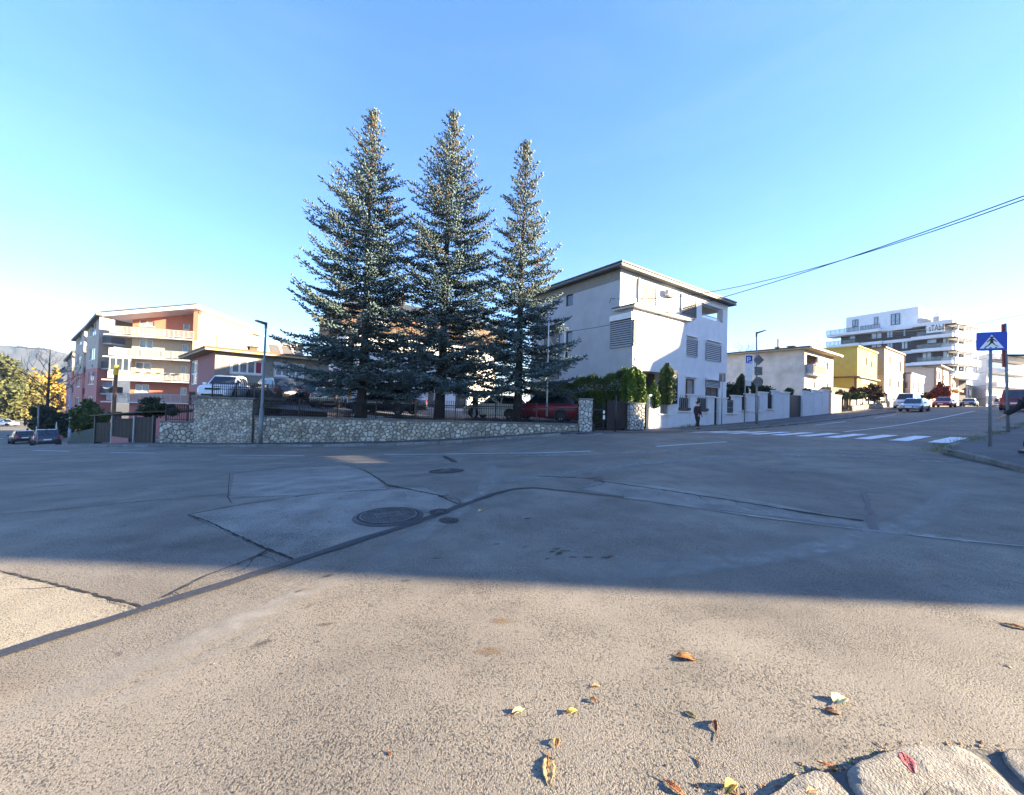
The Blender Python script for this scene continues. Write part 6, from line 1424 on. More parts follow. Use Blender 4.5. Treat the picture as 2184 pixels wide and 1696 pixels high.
# yellow topped marker post and other poles on the left
f=at(239,935,26.3); t=thing('marker_post','brown wooden post with a yellow top standing behind the board fence','post',tuple(f)); a=at(247,800,26.3); b=at(248.5,779,26.3)
mb=MB(); mb.tube([f,a],[.11,.10],8); mb.build('pole',MT['wood'],t); mb=MB(); mb.tube([a,b],[.14,.13],8); mb.build('yellow_top',MT['sign_yellow'],t)
def signpole(label,px,y0,y1,D,kind,s):
    f=at(px,y0,D); t=post(label,f,at(px,y1,D),.05); c=at(px,y1,D)+Vector((0,-.08,0)); mb=MB(); u=Vector((.8,-.6,0)); n=Vector((-.0,0,0)); n=Vector((u.y,-u.x,0)); n=n if n.y<0 else -n
    u=Vector((-n.y,n.x,0)); 
    if kind=='priority':
        plate(mb,c,u,n,[(0,-s),(s,0),(0,s),(-s,0)],.02); p=mb.build('sign_plate',MT['sign_white'],t); mb=MB(); plate(mb,c+n*.015,u,n,[(0,-s*.6),(s*.6,0),(0,s*.6),(-s*.6,0)],.012); mb.build('yellow_diamond',MT['sign_yellow'],p)
    else: mb.disc(c,n,s,.03,20); mb.build('sign_plate',MT['galv'],t)
signpole('white and yellow priority road diamond sign beside the parked dark car',79,944,921,37,'priority',.55)
signpole('round grey sign seen from behind in front of the dark evergreens',122,940,911,40,'round',.55)
post('thin grey pole left of the bare tree trunk',at(81,925,52),at(82,867,52),.08,'sign_post','pole','pole_grey')
# overhead wires
e1=at(2330,372,9.5); e2=at(2330,364,9.4); pb_=at(2330,860,9.45); up=thing('utility_pole','wooden utility pole carrying the overhead wires, just outside the right edge of the picture','pole',(pb_.x,pb_.y,zf(pb_.x,pb_.y))); mb=MB(); mb.tube([(pb_.x,pb_.y,zf(pb_.x,pb_.y)-.3),(pb_.x,pb_.y,e2.z+.5)],[.14,.10],10); mb.build('pole',MT['wood'],up,True); mb=MB(); mb.box(pb_.x-.12,pb_.x+.12,pb_.y-.2,pb_.y+.2,e1.z-.12,e2.z+.12); mb.build('bracket',MT['dark_metal'],up)
def wire(label,a,b,sag=.3,r=.011,group='overhead wires'):
    a=Vector(a);b=Vector(b); mb=MB(); mb.tube([a.lerp(b,k/20)-Vector((0,0,sag*4*(k/20)*(1-k/20))) for k in range(21)],r,5); o=mb.build('overhead_wire',MT['black_iron']); tag(o,label,'wire',group); return o
wire('upper overhead wire running from the white house wall to the upper right corner',at(1318,637,27.3),e1,.95,.016)
wire('lower overhead wire dropping from the upper right corner to the spruce beside the white house',at(1205,708,26.2),e2,.62,.016)
for y0,x0,y1,D0,lb in ((699,1800,716,66,'thin dark wire crossing the yellow house front'),(708,1870,693,75,'thin wire sloping up past the modern block towards the crossing sign'),):
    wire(lb,at(x0-30,716 if lb.startswith('thin dark') else 722,D0-12),at(2260,668 if lb.startswith('thin dark') else 655,60),.5,.03)
wire('thin wire at the left edge crossing in front of the distant hill',at(-40,731,55),at(150,748,58),.2,.03)
# board with shop names beside the thuja
t=thing('name_board','tall black board with white shop lettering partly hidden by the columnar thuja','sign',tuple(at(1440,862,26.9))); Dn=26.9
a=at(1424,861,Dn);b=at(1449.5,790,Dn); Fn=Fac((a.x,Dn+.0),(b.x,Dn+.25)); Fn.part('board','sign_black',t,0,Fn.L,a.z,b.z,-.08,0)
for s_,y,sz,sk in (('REO',802,.32,.2),('ilders',817,.32,.25),('CIA',834,.42,.0),('ZERO',850,.26,.25)):
    z=at(1440,y,Dn).z; text(s_,t,Fn,Fn.L-.10,z-.14,sz,'sign_white',.006,.003,1.15,align='RIGHT',sk=sk)
z=at(1440,838,Dn).z; Fn.part('underline','sign_white',t,Fn.L*.45,Fn.L-.1,z-.2,z-.17,.0,.008)
# ================================================================== cars
def paint(k,c,metal=.3): MT[k]=mat(k,c,.28,.04,2,metal=metal,coat=.6,spec=.5)
paint('car_white',(.72,.73,.74),0); paint('car_black',(.010,.010,.013)); paint('car_slate',(.035,.04,.05)); paint('car_red',(.30,.012,.025)); paint('car_silver',(.33,.37,.42),.5); paint('car_beige',(.30,.28,.22)); paint('car_grey',(.20,.22,.25)); paint('car_van_grey',(.30,.32,.37)); paint('car_maroon',(.22,.02,.03))
defm('tyre',(.012,.012,.012),.9,.2,10); defm('rim',(.42,.43,.45),.35,.1,5,metal=.6); defm('lamp_red',(.45,.015,.012),.25,.1,5); defm('lamp_clear',(.62,.64,.66),.12,.1,5); MT['car_glass']=glass_mat('car_glass',(.02,.025,.032),.04); 
CAR={'sedan':dict(L=4.65,W=1.78,H=1.45,a=.20,b=.04,c=-.24,d=-.40,belt=.93,hood=.80,tail=.95,wr=.32),
     'hatch':dict(L=4.2,W=1.76,H=1.52,a=.20,b=.03,c=-.34,d=-.455,belt=.96,hood=.86,tail=.97,wr=.32),
     'suv':dict(L=4.75,W=1.90,H=1.72,a=.19,b=.05,c=-.36,d=-.465,belt=1.08,hood=1.0,tail=1.08,wr=.37),
     'van':dict(L=4.9,W=1.92,H=1.98,a=.30,b=.17,c=-.44,d=-.485,belt=1.12,hood=1.02,tail=1.12,wr=.34)}
def car(label,kind,m,x,y,heading,group=None,name='parked_car',z=None,front='lamp_clear',plate=True,scale=1.,roof=None,slope=0.,rails=False):
    c=dict(CAR[kind]); L,W,H=c['L']*scale,c['W'],c['H']; z=zf(x,y) if z is None else z; h=Vector((heading[0],heading[1])).normalized()
    t=thing(name,label,'car' if kind!='van' else 'van',(x,y,z),group); t.rotation_euler=(0,-slope,math.atan2(h.y,h.x)); ORG[t.name]=Vector((0,0,0))
    w=W/2; wr=c['wr']; xs=[-.5,-.495,-.47,-.40,-.2,.0,c['a'],.32,.42,.475,.497,.5]
    zt=[.62,c['tail']-.10,c['tail']-.02,c['tail'],c['belt'],c['belt'],c['belt']-.01,c['hood']+.02,c['hood']-.04,c['hood']-.14,c['hood']-.28,.50]
    zb=[.42,.34,.28,.24,.22,.22,.22,.22,.24,.26,.30,.38]; wd=[.80,.90,.955,.99,1,1,1,.985,.95,.89,.80,.74]
    mb=MB(); R=12
    for X,T,B,D in zip(xs,zt,zb,wd):
        hw=w*D; mid=B+(T-B)*.52
        half=[(hw*.86,B),(hw*.97,B+.10),(hw,mid),(hw*.985,T-.12*(T-B)/.6),(hw*.93,T-.03),(hw*.80,T)]
        mb.V+=[(X*L,p,q) for p,q in half]+[(X*L,-p,q) for p,q in reversed(half)]
    for k in range(len(xs)-1):
        for j in range(R):
            i=k*R; n=(j+1)%R; mb.F.append((i+j,i+R+j,i+R+n,i+n))
    mb.F.append(tuple(range(R))); mb.F.append(tuple((len(xs)-1)*R+j for j in reversed(range(R))))
    body_=mb.build('body',MT[m],t,True,True)
    # cabin
    A,B_,C,Dd=c['a']*L,c['b']*L,c['c']*L,c['d']*L; zb0=c['belt']-.03; w0=w*.90; w1=w*.70; zt1=H
    base=[(A,w0*.96),(B_-.3,w0),(C+.2,w0),(Dd,w0*.93)]; top=[(B_,w1*.97),(B_-.45,w1),(C,w1),(C-.0,w1)]
    P=lambda p,s,zz_:(p[0],p[1]*s,zz_)
    fl=[P((A,w0*.95),1,zb0),P((A,w0*.95),-1,zb0),P((B_,w1),-1,zt1-.06),P((B_,w1),1,zt1-.06)]
    rl=[P((Dd,w0*.92),-1,zb0),P((Dd,w0*.92),1,zb0),P((C,w1),1,zt1-.05),P((C,w1),-1,zt1-.05)]
    mb=MB(); i=0; mb.V=fl+rl+[(B_-.35,w1*.96,zt1),(B_-.35,-w1*.96,zt1),(C+.35,-w1*.96,zt1),(C+.35,w1*.96,zt1),((A+Dd)/2,w0,zb0),((A+Dd)/2,-w0,zb0)]
    mb.F=[(0,1,2,3),(4,5,6,7),(3,2,9,8),(8,9,10,11),(11,10,7,6),(0,3,8,11,6,5,12),(1,13,4,7,10,9,2)]
    mb.build('cabin',MT[roof or m],t,False,True)
    def glass(name,q,ins=(.06,.08),off=.012):
        q=[Vector(v) for v in q]; nn=(q[1]-q[0]).cross(q[3]-q[0]).normalized(); cc=sum(q,Vector())/4
        if nn.dot(cc-Vector((0,0,.9)))<0: nn=-nn
        r=lambda u,v:q[0]*(1-u)*(1-v)+q[1]*u*(1-v)+q[2]*u*v+q[3]*(1-u)*v
        a,b=ins; mb=MB(); mb.quad(r(a,b)+nn*off,r(1-a,b)+nn*off,r(1-a,1-b)+nn*off,r(a,1-b)+nn*off); return mb.build(name,MT['car_glass'],t,False,True)
    glass('windscreen',fl,(.05,.06)); glass('rear_window',rl,(.09,.12))
    for s in (1,-1):
        f=lambda X,v:(X, s*(w0*.97*(1-v)+w1*v)+s*.004, zb0+.05+(zt1-.10-zb0-.05)*v)
        xm=(B_+C)/2+.05
        e=lambda v:(A-.08)*(1-v)+(B_-.06)*v; g=lambda v:(Dd+.18)*(1-v)+(C+.06)*v
        mb=MB(); mb.quad(f(e(.0)-.1,0),f(xm+.05,0),f(xm+.05,.93),f(e(.93)-.05,.93)); mb.build('side_window',MT['car_glass'],t,False,True)
        mb=MB(); mb.quad(f(xm-.05,0),f(g(.0)+.12,0),f(g(.93)+.05,.93),f(xm-.05,.93)); mb.build('side_window',MT['car_glass'],t,False,True)
        mb=MB(); mb.box(A-.28,A-.12,s*(w-.02) if s>0 else -w-.16,w+.16 if s>0 else -(w-.02),zb0+.0,zb0+.14); mb.build('mirror',MT[m],t,False,True)
        hy=w*.985; y0,y1=(hy-.10,hy+.0) if s>0 else (-hy,-hy+.10)
        mb=MB(); 
        for X in (A-.12,xm,g(0)+.05): mb.box(X-.006,X+.006,s*(w*1.001)-.003,s*(w*1.001)+.003,.36,zb0-.06)
        mb.build('door_seam',MT['car_trim'],t,False,True)
        for X in (xm+.12,g(0)+.12): mb=MB(); mb.box(X,X+.18,s*w*1.0-.012,s*w*1.0+.014,zb0-.16,zb0-.12); mb.build('door_handle',MT[m],t,False,True)
        hz=c['hood']; mb=MB(); X=L*.482; mb.hexa([(X-.16,s*w*.93,hz-.30),(X+.045,s*w*.50,hz-.32),(X-.02,s*w*.50,hz-.30),(X-.30,s*w*.9,hz-.27),(X-.20,s*w*.93,hz-.17),(X+.015,s*w*.52,hz-.20),(X-.05,s*w*.5,hz-.18),(X-.34,s*w*.9,hz-.15)]); mb.build('headlight',MT[front],t,False,True)
        tz=c['tail']; mb=MB(); X=-L*.5; tall=.34 if kind in('van','hatch') else .17; mb.hexa([(X-.012,s*w*.60,tz-.28),(X+.02,s*w*.93,tz-.28),(X+.22,s*w*.99,tz-.26),(X+.1,s*w*.6,tz-.26),(X+.0,s*w*.62,tz-.28+tall),(X+.035,s*w*.90,tz-.28+tall),(X+.24,s*w*.96,tz-.26+tall),(X+.1,s*w*.6,tz-.26+tall)]); mb.build('tail_light',MT['lamp_red'],t,False,True)
    if plate:
        for X,s in ((L*.5,1),(-L*.5,-1)):
            mb=MB(); zz_=.47 if s>0 else .62; mb.box(X-.01,X+.02*s if s>0 else X+.01,-.26,.26,zz_,zz_+.12) if s>0 else mb.box(X-.022,X+.01,-.26,.26,zz_,zz_+.12); mb.build('licence_plate',MT['sign_white'],t,False,True)
    mb=MB(); mb.box(L*.48,L*.503,-w*.42,w*.42,c['hood']-.32,c['hood']-.20); mb.build('grille',MT['car_trim'],t,False,True)
    mb=MB(); mb.box(L*.47,L*.502,-w*.62,w*.62,.30,.42); mb.build('lower_grille',MT['car_trim'],t,False,True)
    mb=MB(); mb.box(-L*.505,-L*.47,-w*.78,w*.78,.32,.44); mb.build('rear_bumper_strip',MT['car_trim'],t,False,True)
    if rails:
        for s in (1,-1): mb=MB(); mb.tube([(B_-.4,s*w1*.92,H+.0),(B_-.5,s*w1*.92,H+.05),(C+.4,s*w1*.92,H+.05),(C+.3,s*w1*.92,H)],.018,5); mb.build('roof_rail',MT['galv'],t,False,True)
    src=None
    for X in (L*.30,-L*.29):
        for s in (1,-1):
            mb=MB(); n=18; arch=[(X+(wr+.06)*math.cos(a),(wr)+(wr+.06)*math.sin(a)) for a in np.linspace(-.35,math.pi+.35,16)]
            i=len(mb.V); mb.V+=[(p,s*(w*1.002),max(q,.2)) for p,q in arch]; mb.F.append(tuple(i+k for k in range(16))); mb.build('wheel_arch',MT['car_trim'],t,False,True)
            if src is None:
                mb=MB(); prof=[(wr*.66,-.11),(wr*.94,-.11),(wr,-.07),(wr,.07),(wr*.94,.11),(wr*.66,.11)]
                for a in range(n):
                    for r_,yy in prof: mb.V.append((r_*math.cos(2*math.pi*a/n),yy,r_*math.sin(2*math.pi*a/n)))
                for a in range(n):
                    for k in range(6): b=(a+1)%n; mb.F.append((a*6+k,a*6+(k+1)%6,b*6+(k+1)%6,b*6+k))
                wh_=mb.build('wheel',MT['tyre'],t,True,True); mb=MB(); mb.tube([(0,-.06,0),(0,.06,0)],wr*.20,8)
                for k in range(10):
                    a=2*math.pi*k/10; d=Vector((math.cos(a),0,math.sin(a))); p=Vector((-d.z,0,d.x))*wr*.055
                    mb.hexa([tuple(d*wr*.1+p-Vector((0,.05,0))),tuple(d*wr*.1-p-Vector((0,.05,0))),tuple(d*wr*.1-p+Vector((0,.05,0))),tuple(d*wr*.1+p+Vector((0,.05,0))),tuple(d*wr*.68+p*.8-Vector((0,.08,0))),tuple(d*wr*.68-p*.8-Vector((0,.08,0))),tuple(d*wr*.68-p*.8+Vector((0,.08,0))),tuple(d*wr*.68+p*.8+Vector((0,.08,0)))])
                mb.tube([(0,-.10,0),(0,-.085,0)],wr*.66,18,False); rm=mb.build('rim',MT['rim'],wh_,False,True); bk=MB(); bk.tube([(0,-.01,0),(0,.01,0)],wr*.67,16); hb_=bk.build('rim_shadow',MT['car_trim'],wh_,False,True); src=(wh_,rm,hb_)
                wh_.location=(X,s*(w-.095),wr)
            else:
                o=share(src[0],'wheel',t,(X,s*(w-.095),wr)); 
                for q in src[1:]: share(q,q.name.split('.')[0],o,(0,0,0))
    return t
def carp(label,kind,m,px,py,D,heading,**k):
    p=at(px,py,D); return car(label,kind,m,p.x,p.y,heading,**k)
gy='cars parked behind the stone wall'; gs='cars parked up the street'
p=at(482,850,27.0); car('white car parked nose-on above the tall stone block','suv','car_white',p.x,p.y,(.32,-.95),gy,z=yzf(p.x,p.y),rails=True)
p=at(579,860,28.2); car('dark SUV seen from behind beside the grey bungalow wall','suv','car_slate',p.x,p.y,(-.82,.57),gy,z=yzf(p.x,p.y),rails=True)
p=at(648,866,30.2); car('dark car half hidden by the lowest branches of the left spruce','hatch','car_slate',p.x,p.y,(-.75,.66),gy,z=yzf(p.x,p.y))
p=at(702,872,28.5); car('beige car with glowing red rear lamps seen through the fence','sedan','car_beige',p.x,p.y,(-.25,.97),gy,z=yzf(p.x,p.y))
p=at(822,888,25.4); car('black SUV parked side-on behind the left and middle spruce trunks','suv','car_black',p.x,p.y,(-.96,.28),gy,z=yzf(p.x,p.y),scale=1.08,rails=True)
p=at(1058,890,25.6); car('white hatchback parked behind the fence between the middle and right spruce','hatch','car_white',p.x,p.y,(-.95,.32),gy,z=yzf(p.x,p.y))
p=at(1158,892,24.6); car('red SUV parked behind the fence under the right spruce','suv','car_red',p.x,p.y,(-.93,.37),gy,z=yzf(p.x,p.y),roof='car_black')
carp('dark SUV parked down the road at the far left seen from behind','suv','car_slate',97,950,40,(-.8,.6),slope=-.07)
carp('small black car in front of the dark SUV at the far left','hatch','car_black',46,950,47,(-.85,.53),slope=-.07)
carp('tiny car on the sunlit far crossroad at the left edge','hatch','car_white',10,913,84,(1,.1))
mu=(-U.x,-U.y)
carp('silver saloon car parked facing downhill nearest on the rising street','sedan','car_silver',1950,879,42.5,mu,group=gs,slope=-.03)
carp('bright red saloon parked behind the silver car','sedan','car_red',2014,872,54,mu,group=gs,slope=-.03)
carp('dark blue-grey saloon parked behind the red saloon','sedan','car_slate',2067,868,69,mu,group=gs)
p=at(1936,872,50); car('white van in the drive behind the silver car','van','car_white',p.x,p.y,mu)
p=at(2134,866,84); car('grey van coming down the middle of the street far away','van','car_van_grey',p.x,p.y,mu,name='van')
p=at(2172,880,36.5); car('dark red van seen from behind at the right edge of the road','van','car_maroon',p.x,p.y,(U.x,U.y),name='van')
p=at(2112,866,96); car('tiny red car far up the street left of the grey van','hatch','car_red',p.x,p.y,(U.x,U.y))

# ================================================================== people
defm('skin',(.42,.24,.17),.6,.08,12); defm('hair_dark',(.012,.010,.009),.6,.2,20); defm('cloth_dark',(.012,.012,.017),.9,.25,12); defm('cloth_navy',(.022,.016,.035),.9,.25,12); defm('cloth_white',(.62,.62,.62),.9,.1,12); defm('jeans',(.30,.36,.43),.9,.2,14); defm('shoe',(.010,.010,.010),.5,.2,10)
def skinned(name,pts,edges,rad,m,parent,root=0,sub=2):
    me=bpy.data.meshes.new(name); me.from_pydata([tuple(p) for p in pts],edges,[]); o=bpy.data.objects.new(name,me); COL.objects.link(o); o.parent=parent
    md=o.modifiers.new('skin','SKIN'); sk=me.skin_vertices[0].data
    for k,r in enumerate(rad): sk[k].radius=(r,r) if not hasattr(r,'__len__') else r; sk[k].use_root=(k==root)
    md.use_smooth_shade=True; s=o.modifiers.new('sub','SUBSURF'); s.levels=sub; s.render_levels=sub; me.materials.append(MT[m]); return o
def person(label,foot,ang,top,bottom,stride=.25,H=1.72,name='person',arm=(-.12,.12),fore=.0,group=None):
    """local frame: x forward, y left, z up"""
    t=thing(name,label,'person',tuple(foot),group); t.rotation_euler=(0,0,ang); k=H/1.75; V=lambda x,y,z:Vector((x*k,y*k,z*k))
    s=stride
    pel=V(0,0,.93); ch=V(.02,0,1.25); nk=V(.0,0,1.47); hd=V(.03,0,1.60); tp=V(.02,0,1.70)
    # continuous body: legs, trunk, arms, neck, head
    J=[pel,V(0,0,1.08),ch,V(0,0,1.40),nk,V(.02,0,1.56),V(.03,0,1.66)]; E=[(0,1),(1,2),(2,3),(3,4),(4,5),(5,6)]; Rr=[.13,.125,.145,.12,.055,.092,.085]
    for sd,f in ((1,1),(-1,-1)):
        i=len(J); fx=s*f; J+=[V(.0,.09*sd,.88),V(fx*.45+.03,.095*sd,.50),V(fx,.10*sd,.09),V(fx+.16,.105*sd,.04)]; E+=[(0,i),(i,i+1),(i+1,i+2),(i+2,i+3)]; Rr+=[.095,.062,.045,.04]
        i=len(J); ax=arm[0] if sd>0 else arm[1]; J+=[V(-.01,.175*sd,1.39),V(ax*.6-.02,.205*sd,1.13),V(ax*1.5+.05+fore,.20*sd,.89+abs(fore)*.5)]; E+=[(3,i),(i,i+1),(i+1,i+2)]; Rr+=[.062,.045,.034]
        # hand: palm, four fingers, thumb
        w=J[i+2]; d=(J[i+2]-J[i+1]).normalized(); pm=w+d*.075*k; J.append(pm); ip=len(J)-1; E.append((i+2,ip)); Rr.append((.030,.018))
        x=Vector((1,0,0)); 
        for q,(o_,l) in enumerate(((.030,.075),(.011,.085),(-.010,.08),(-.028,.062))):
            a=pm+x*o_*k+d*.02*k; b=a+(d+x*.08)*l*.5*k; c=b+(d*.8+Vector((0,-.5*sd,0)))*l*.5*k; j=len(J); J+=[a,b,c]; E+=[(ip,j),(j,j+1),(j+1,j+2)]; Rr+=[.010,.009,.008]
        a=w+x*.035*k+d*.02*k; b=a+(x*.6+d*.7)*.04*k; j=len(J); J+=[a,b]; E+=[(i+2,j),(j,j+1)]; Rr+=[.012,.009]
    skinned('body',J,E,[tuple(v*k for v in r) if hasattr(r,'__len__') else r*k for r in Rr],'skin',t)
    # face
    mb=MB(); c=V(.115,0,1.60); mb.hexa([V(.10,-.016,1.575),V(.135,-.012,1.578),V(.135,.012,1.578),V(.10,.016,1.575),V(.095,-.008,1.63),V(.105,-.006,1.63),V(.105,.006,1.63),V(.095,.008,1.63)]); mb.build('nose',MT['skin'],t,True,True)
    for sd in (1,-1):
        mb=MB(); mb.tube([V(.098,.035*sd,1.615),V(.112,.035*sd,1.615)],.011*k,8); mb.build('eye',MT['hair_dark'],t,False,True)
        mb=MB(); mb.tube([V(.02,.088*sd,1.60),V(.02,.105*sd,1.605)],[.032*k,.024*k],8); mb.build('ear',MT['skin'],t,True,True)
    mb=MB(); mb.box(.098*k,.112*k,-.024*k,.024*k,1.545*k,1.555*k); mb.build('mouth',MT['rose'],t,False,True)
    skinned('hair',[V(-.01,0,1.685),V(-.04,0,1.63),V(-.06,0,1.56),V(.04,0,1.715)],[(0,1),(1,2),(0,3)],[.082*k,.08*k,.055*k,.055*k],'hair_dark',t)
    # clothes
    TJ=[V(0,0,.92),V(0,0,.86)]; TE=[(0,1)]; TR=[.155*k,.15*k]
    for sd,f in ((1,1),(-1,-1)):
        fx=s*f; i=len(TJ); TJ+=[V(.0,.09*sd,.80),V(fx*.45+.03,.097*sd,.50),V(fx+.01,.10*sd,.12)]; TE+=[(1,i),(i,i+1),(i+1,i+2)]; TR+=[.125*k,.10*k,.092*k]
    skinned('trousers',TJ,TE,TR,bottom,t)
    JJ=[V(0,0,.80),V(0,0,1.05),V(.02,0,1.26),V(0,0,1.40),V(0,0,1.45)]; JE=[(0,1),(1,2),(2,3),(3,4)]; JR=[.185*k,.172*k,.18*k,.13*k,.08*k]
    for sd in (1,-1):
        ax=arm[0] if sd>0 else arm[1]; i=len(JJ); JJ+=[V(-.01,.185*sd,1.385),V(ax*.6-.02,.207*sd,1.13),V(ax*1.5+.045+fore*.95,.202*sd,.91+abs(fore)*.5)]; JE+=[(3,i),(i,i+1),(i+1,i+2)]; JR+=[.092*k,.074*k,.060*k]
    skinned('jacket',JJ,JE,JR,top,t,root=1)
    mb=MB(); mb.tube([V(.005,0,1.455),V(.012,0,1.50)],[.085*k,.068*k],12,False); mb.build('collar',MT['cloth_white'],t,True,True)
    for f,sd in ((1,1),(-1,-1)):
        fx=s*f; skinned('shoe',[V(fx-.04,.10*sd,.055),V(fx+.08,.103*sd,.045),V(fx+.18,.106*sd,.035)],[(0,1),(1,2)],[.052*k,.05*k,.038*k],'shoe',t)
    return t
g=at(1487,912,24.0); person('person in dark jacket and trousers walking along the pavement by the white wall',(g.x,g.y,zf(g.x,g.y)+.12),RAD(12),'cloth_navy','cloth_dark',.13,1.72,arm=(-.05,.05))
g=at(2209,940,9.6); person('person in a dark coat at the right edge with only the arm in view',(g.x,g.y,zf(g.x,g.y)+.12),RAD(165),'cloth_dark','cloth_dark',.22,1.8,arm=(.12,.26))
g=at(1012,893,24.9); person('person in dark top and pale jeans standing among the parked cars',(g.x,g.y,yzf(g.x,g.y)),RAD(200),'cloth_dark','jeans',.06,1.75)

# ================================================================== manhole covers
def manhole(label,px,py,r,sd,text_=True):
    g=ground(px,py); t=thing('manhole_cover',label,'manhole cover',tuple(g)); rings=24
    nz=Vector((zf(g.x-.3,g.y)-zf(g.x+.3,g.y),zf(g.x,g.y-.3)-zf(g.x,g.y+.3),.6)).normalized(); x=Vector((1,0,0)); x=(x-nz*x.dot(nz)).normalized(); y=nz.cross(x); rot=Matrix.Rotation(.5+sd,3,nz); x=rot@x;y=rot@y
    C=Vector((g.x,g.y,g.z+.011)); P=lambda a,b,h:tuple(C+x*a+y*b+nz*h)
    def ring(r0,r1,h0,h1,nm,m,par=t):
        mb=MB(); n=40
        for k in range(n):
            a=2*math.pi*k/n;b=2*math.pi*(k+1)/n; mb.quad(P(r0*math.cos(a),r0*math.sin(a),h0),P(r1*math.cos(a),r1*math.sin(a),h1),P(r1*math.cos(b),r1*math.sin(b),h1),P(r0*math.cos(b),r0*math.sin(b),h0))
        return mb.build(nm,MT[m],par)
    ring(r*.93,r,.010,.004,'frame',"iron"); ring(r*.90,r*.93,-.006,.010,'gap','crack'); ring(0,r*.90,.009,.009,'cover','iron'); ring(r*.82,r*.86,.013,.013,'rim_band','iron_mark')
    ring(r,r*1.07,.004,-.006,'surround','tar')
    mb=MB(); n=int(r/.045)
    for i in range(-n,n+1):
        for j in range(-n,n+1):
            a,b=i*.045,j*.045
            if math.hypot(a,b)<r*.78 and not(abs(b)<r*.32 and abs(a)<r*.5): c=.013; mb.hexa([P(a-c,b-c,.009),P(a+c,b-c,.009),P(a+c,b+c,.009),P(a-c,b+c,.009),P(a-c*.7,b-c*.7,.014),P(a+c*.7,b-c*.7,.014),P(a+c*.7,b+c*.7,.014),P(a-c*.7,b+c*.7,.014)])
    tag(mb.build('tread_studs',MT['iron'],t),kind='stuff')
    mb=MB()
    for b0 in (-r*.18,r*.12):
        for k in range(4):
            a=-r*.38+k*r*.2; w=r*.15; h=r*.16; bb=.008
            for (a0,a1,c0,c1) in ((a,a+w,b0,b0+bb),(a,a+w,b0+h-bb,b0+h),(a,a+bb,b0,b0+h),(a+w-bb,a+w,b0,b0+h)):
                mb.hexa([P(a0,c0,.009),P(a1,c0,.009),P(a1,c1,.009),P(a0,c1,.009),P(a0,c0,.016),P(a1,c0,.016),P(a1,c1,.016),P(a0,c1,.016)])
    tag(mb.build('raised_marks',MT['iron_mark'],t),kind='stuff'); return t
manhole('large round iron manhole cover beside the dark tar seam',829,1102,.40,0.)
manhole('farther round iron manhole cover below the thin white lane line',952,1005,.36,1.)
def valve(label,px,py,r):
    g=ground(px,py); t=thing('valve_cover',label,'valve cover',tuple(g),'small valve covers by the big manhole'); mb=MB()
    for r0,r1,h,m in ((0,.45,.014,'iron'),(.5,.62,.01,'crack'),(.62,.80,.016,'iron'),(.80,1.,.012,'tar')):
        mb=MB(); mb.V=[(g.x+r*q*math.cos(a),g.y+r*q*math.sin(a),g.z+h) for a in np.linspace(0,2*math.pi,21)[:-1] for q in (r0,r1)]; mb.F=[(2*k,2*k+1,(2*k+3)%40,(2*k+2)%40) for k in range(20)]; mb.build({'iron':'lid' if r0==0 else 'frame','crack':'gap','tar':'surround'}[m],MT[m],t)
valve('small oval valve cover right beside the large manhole',938,1093,.14); valve('small valve cover just below the other one on the tar seam',957,1111,.12)

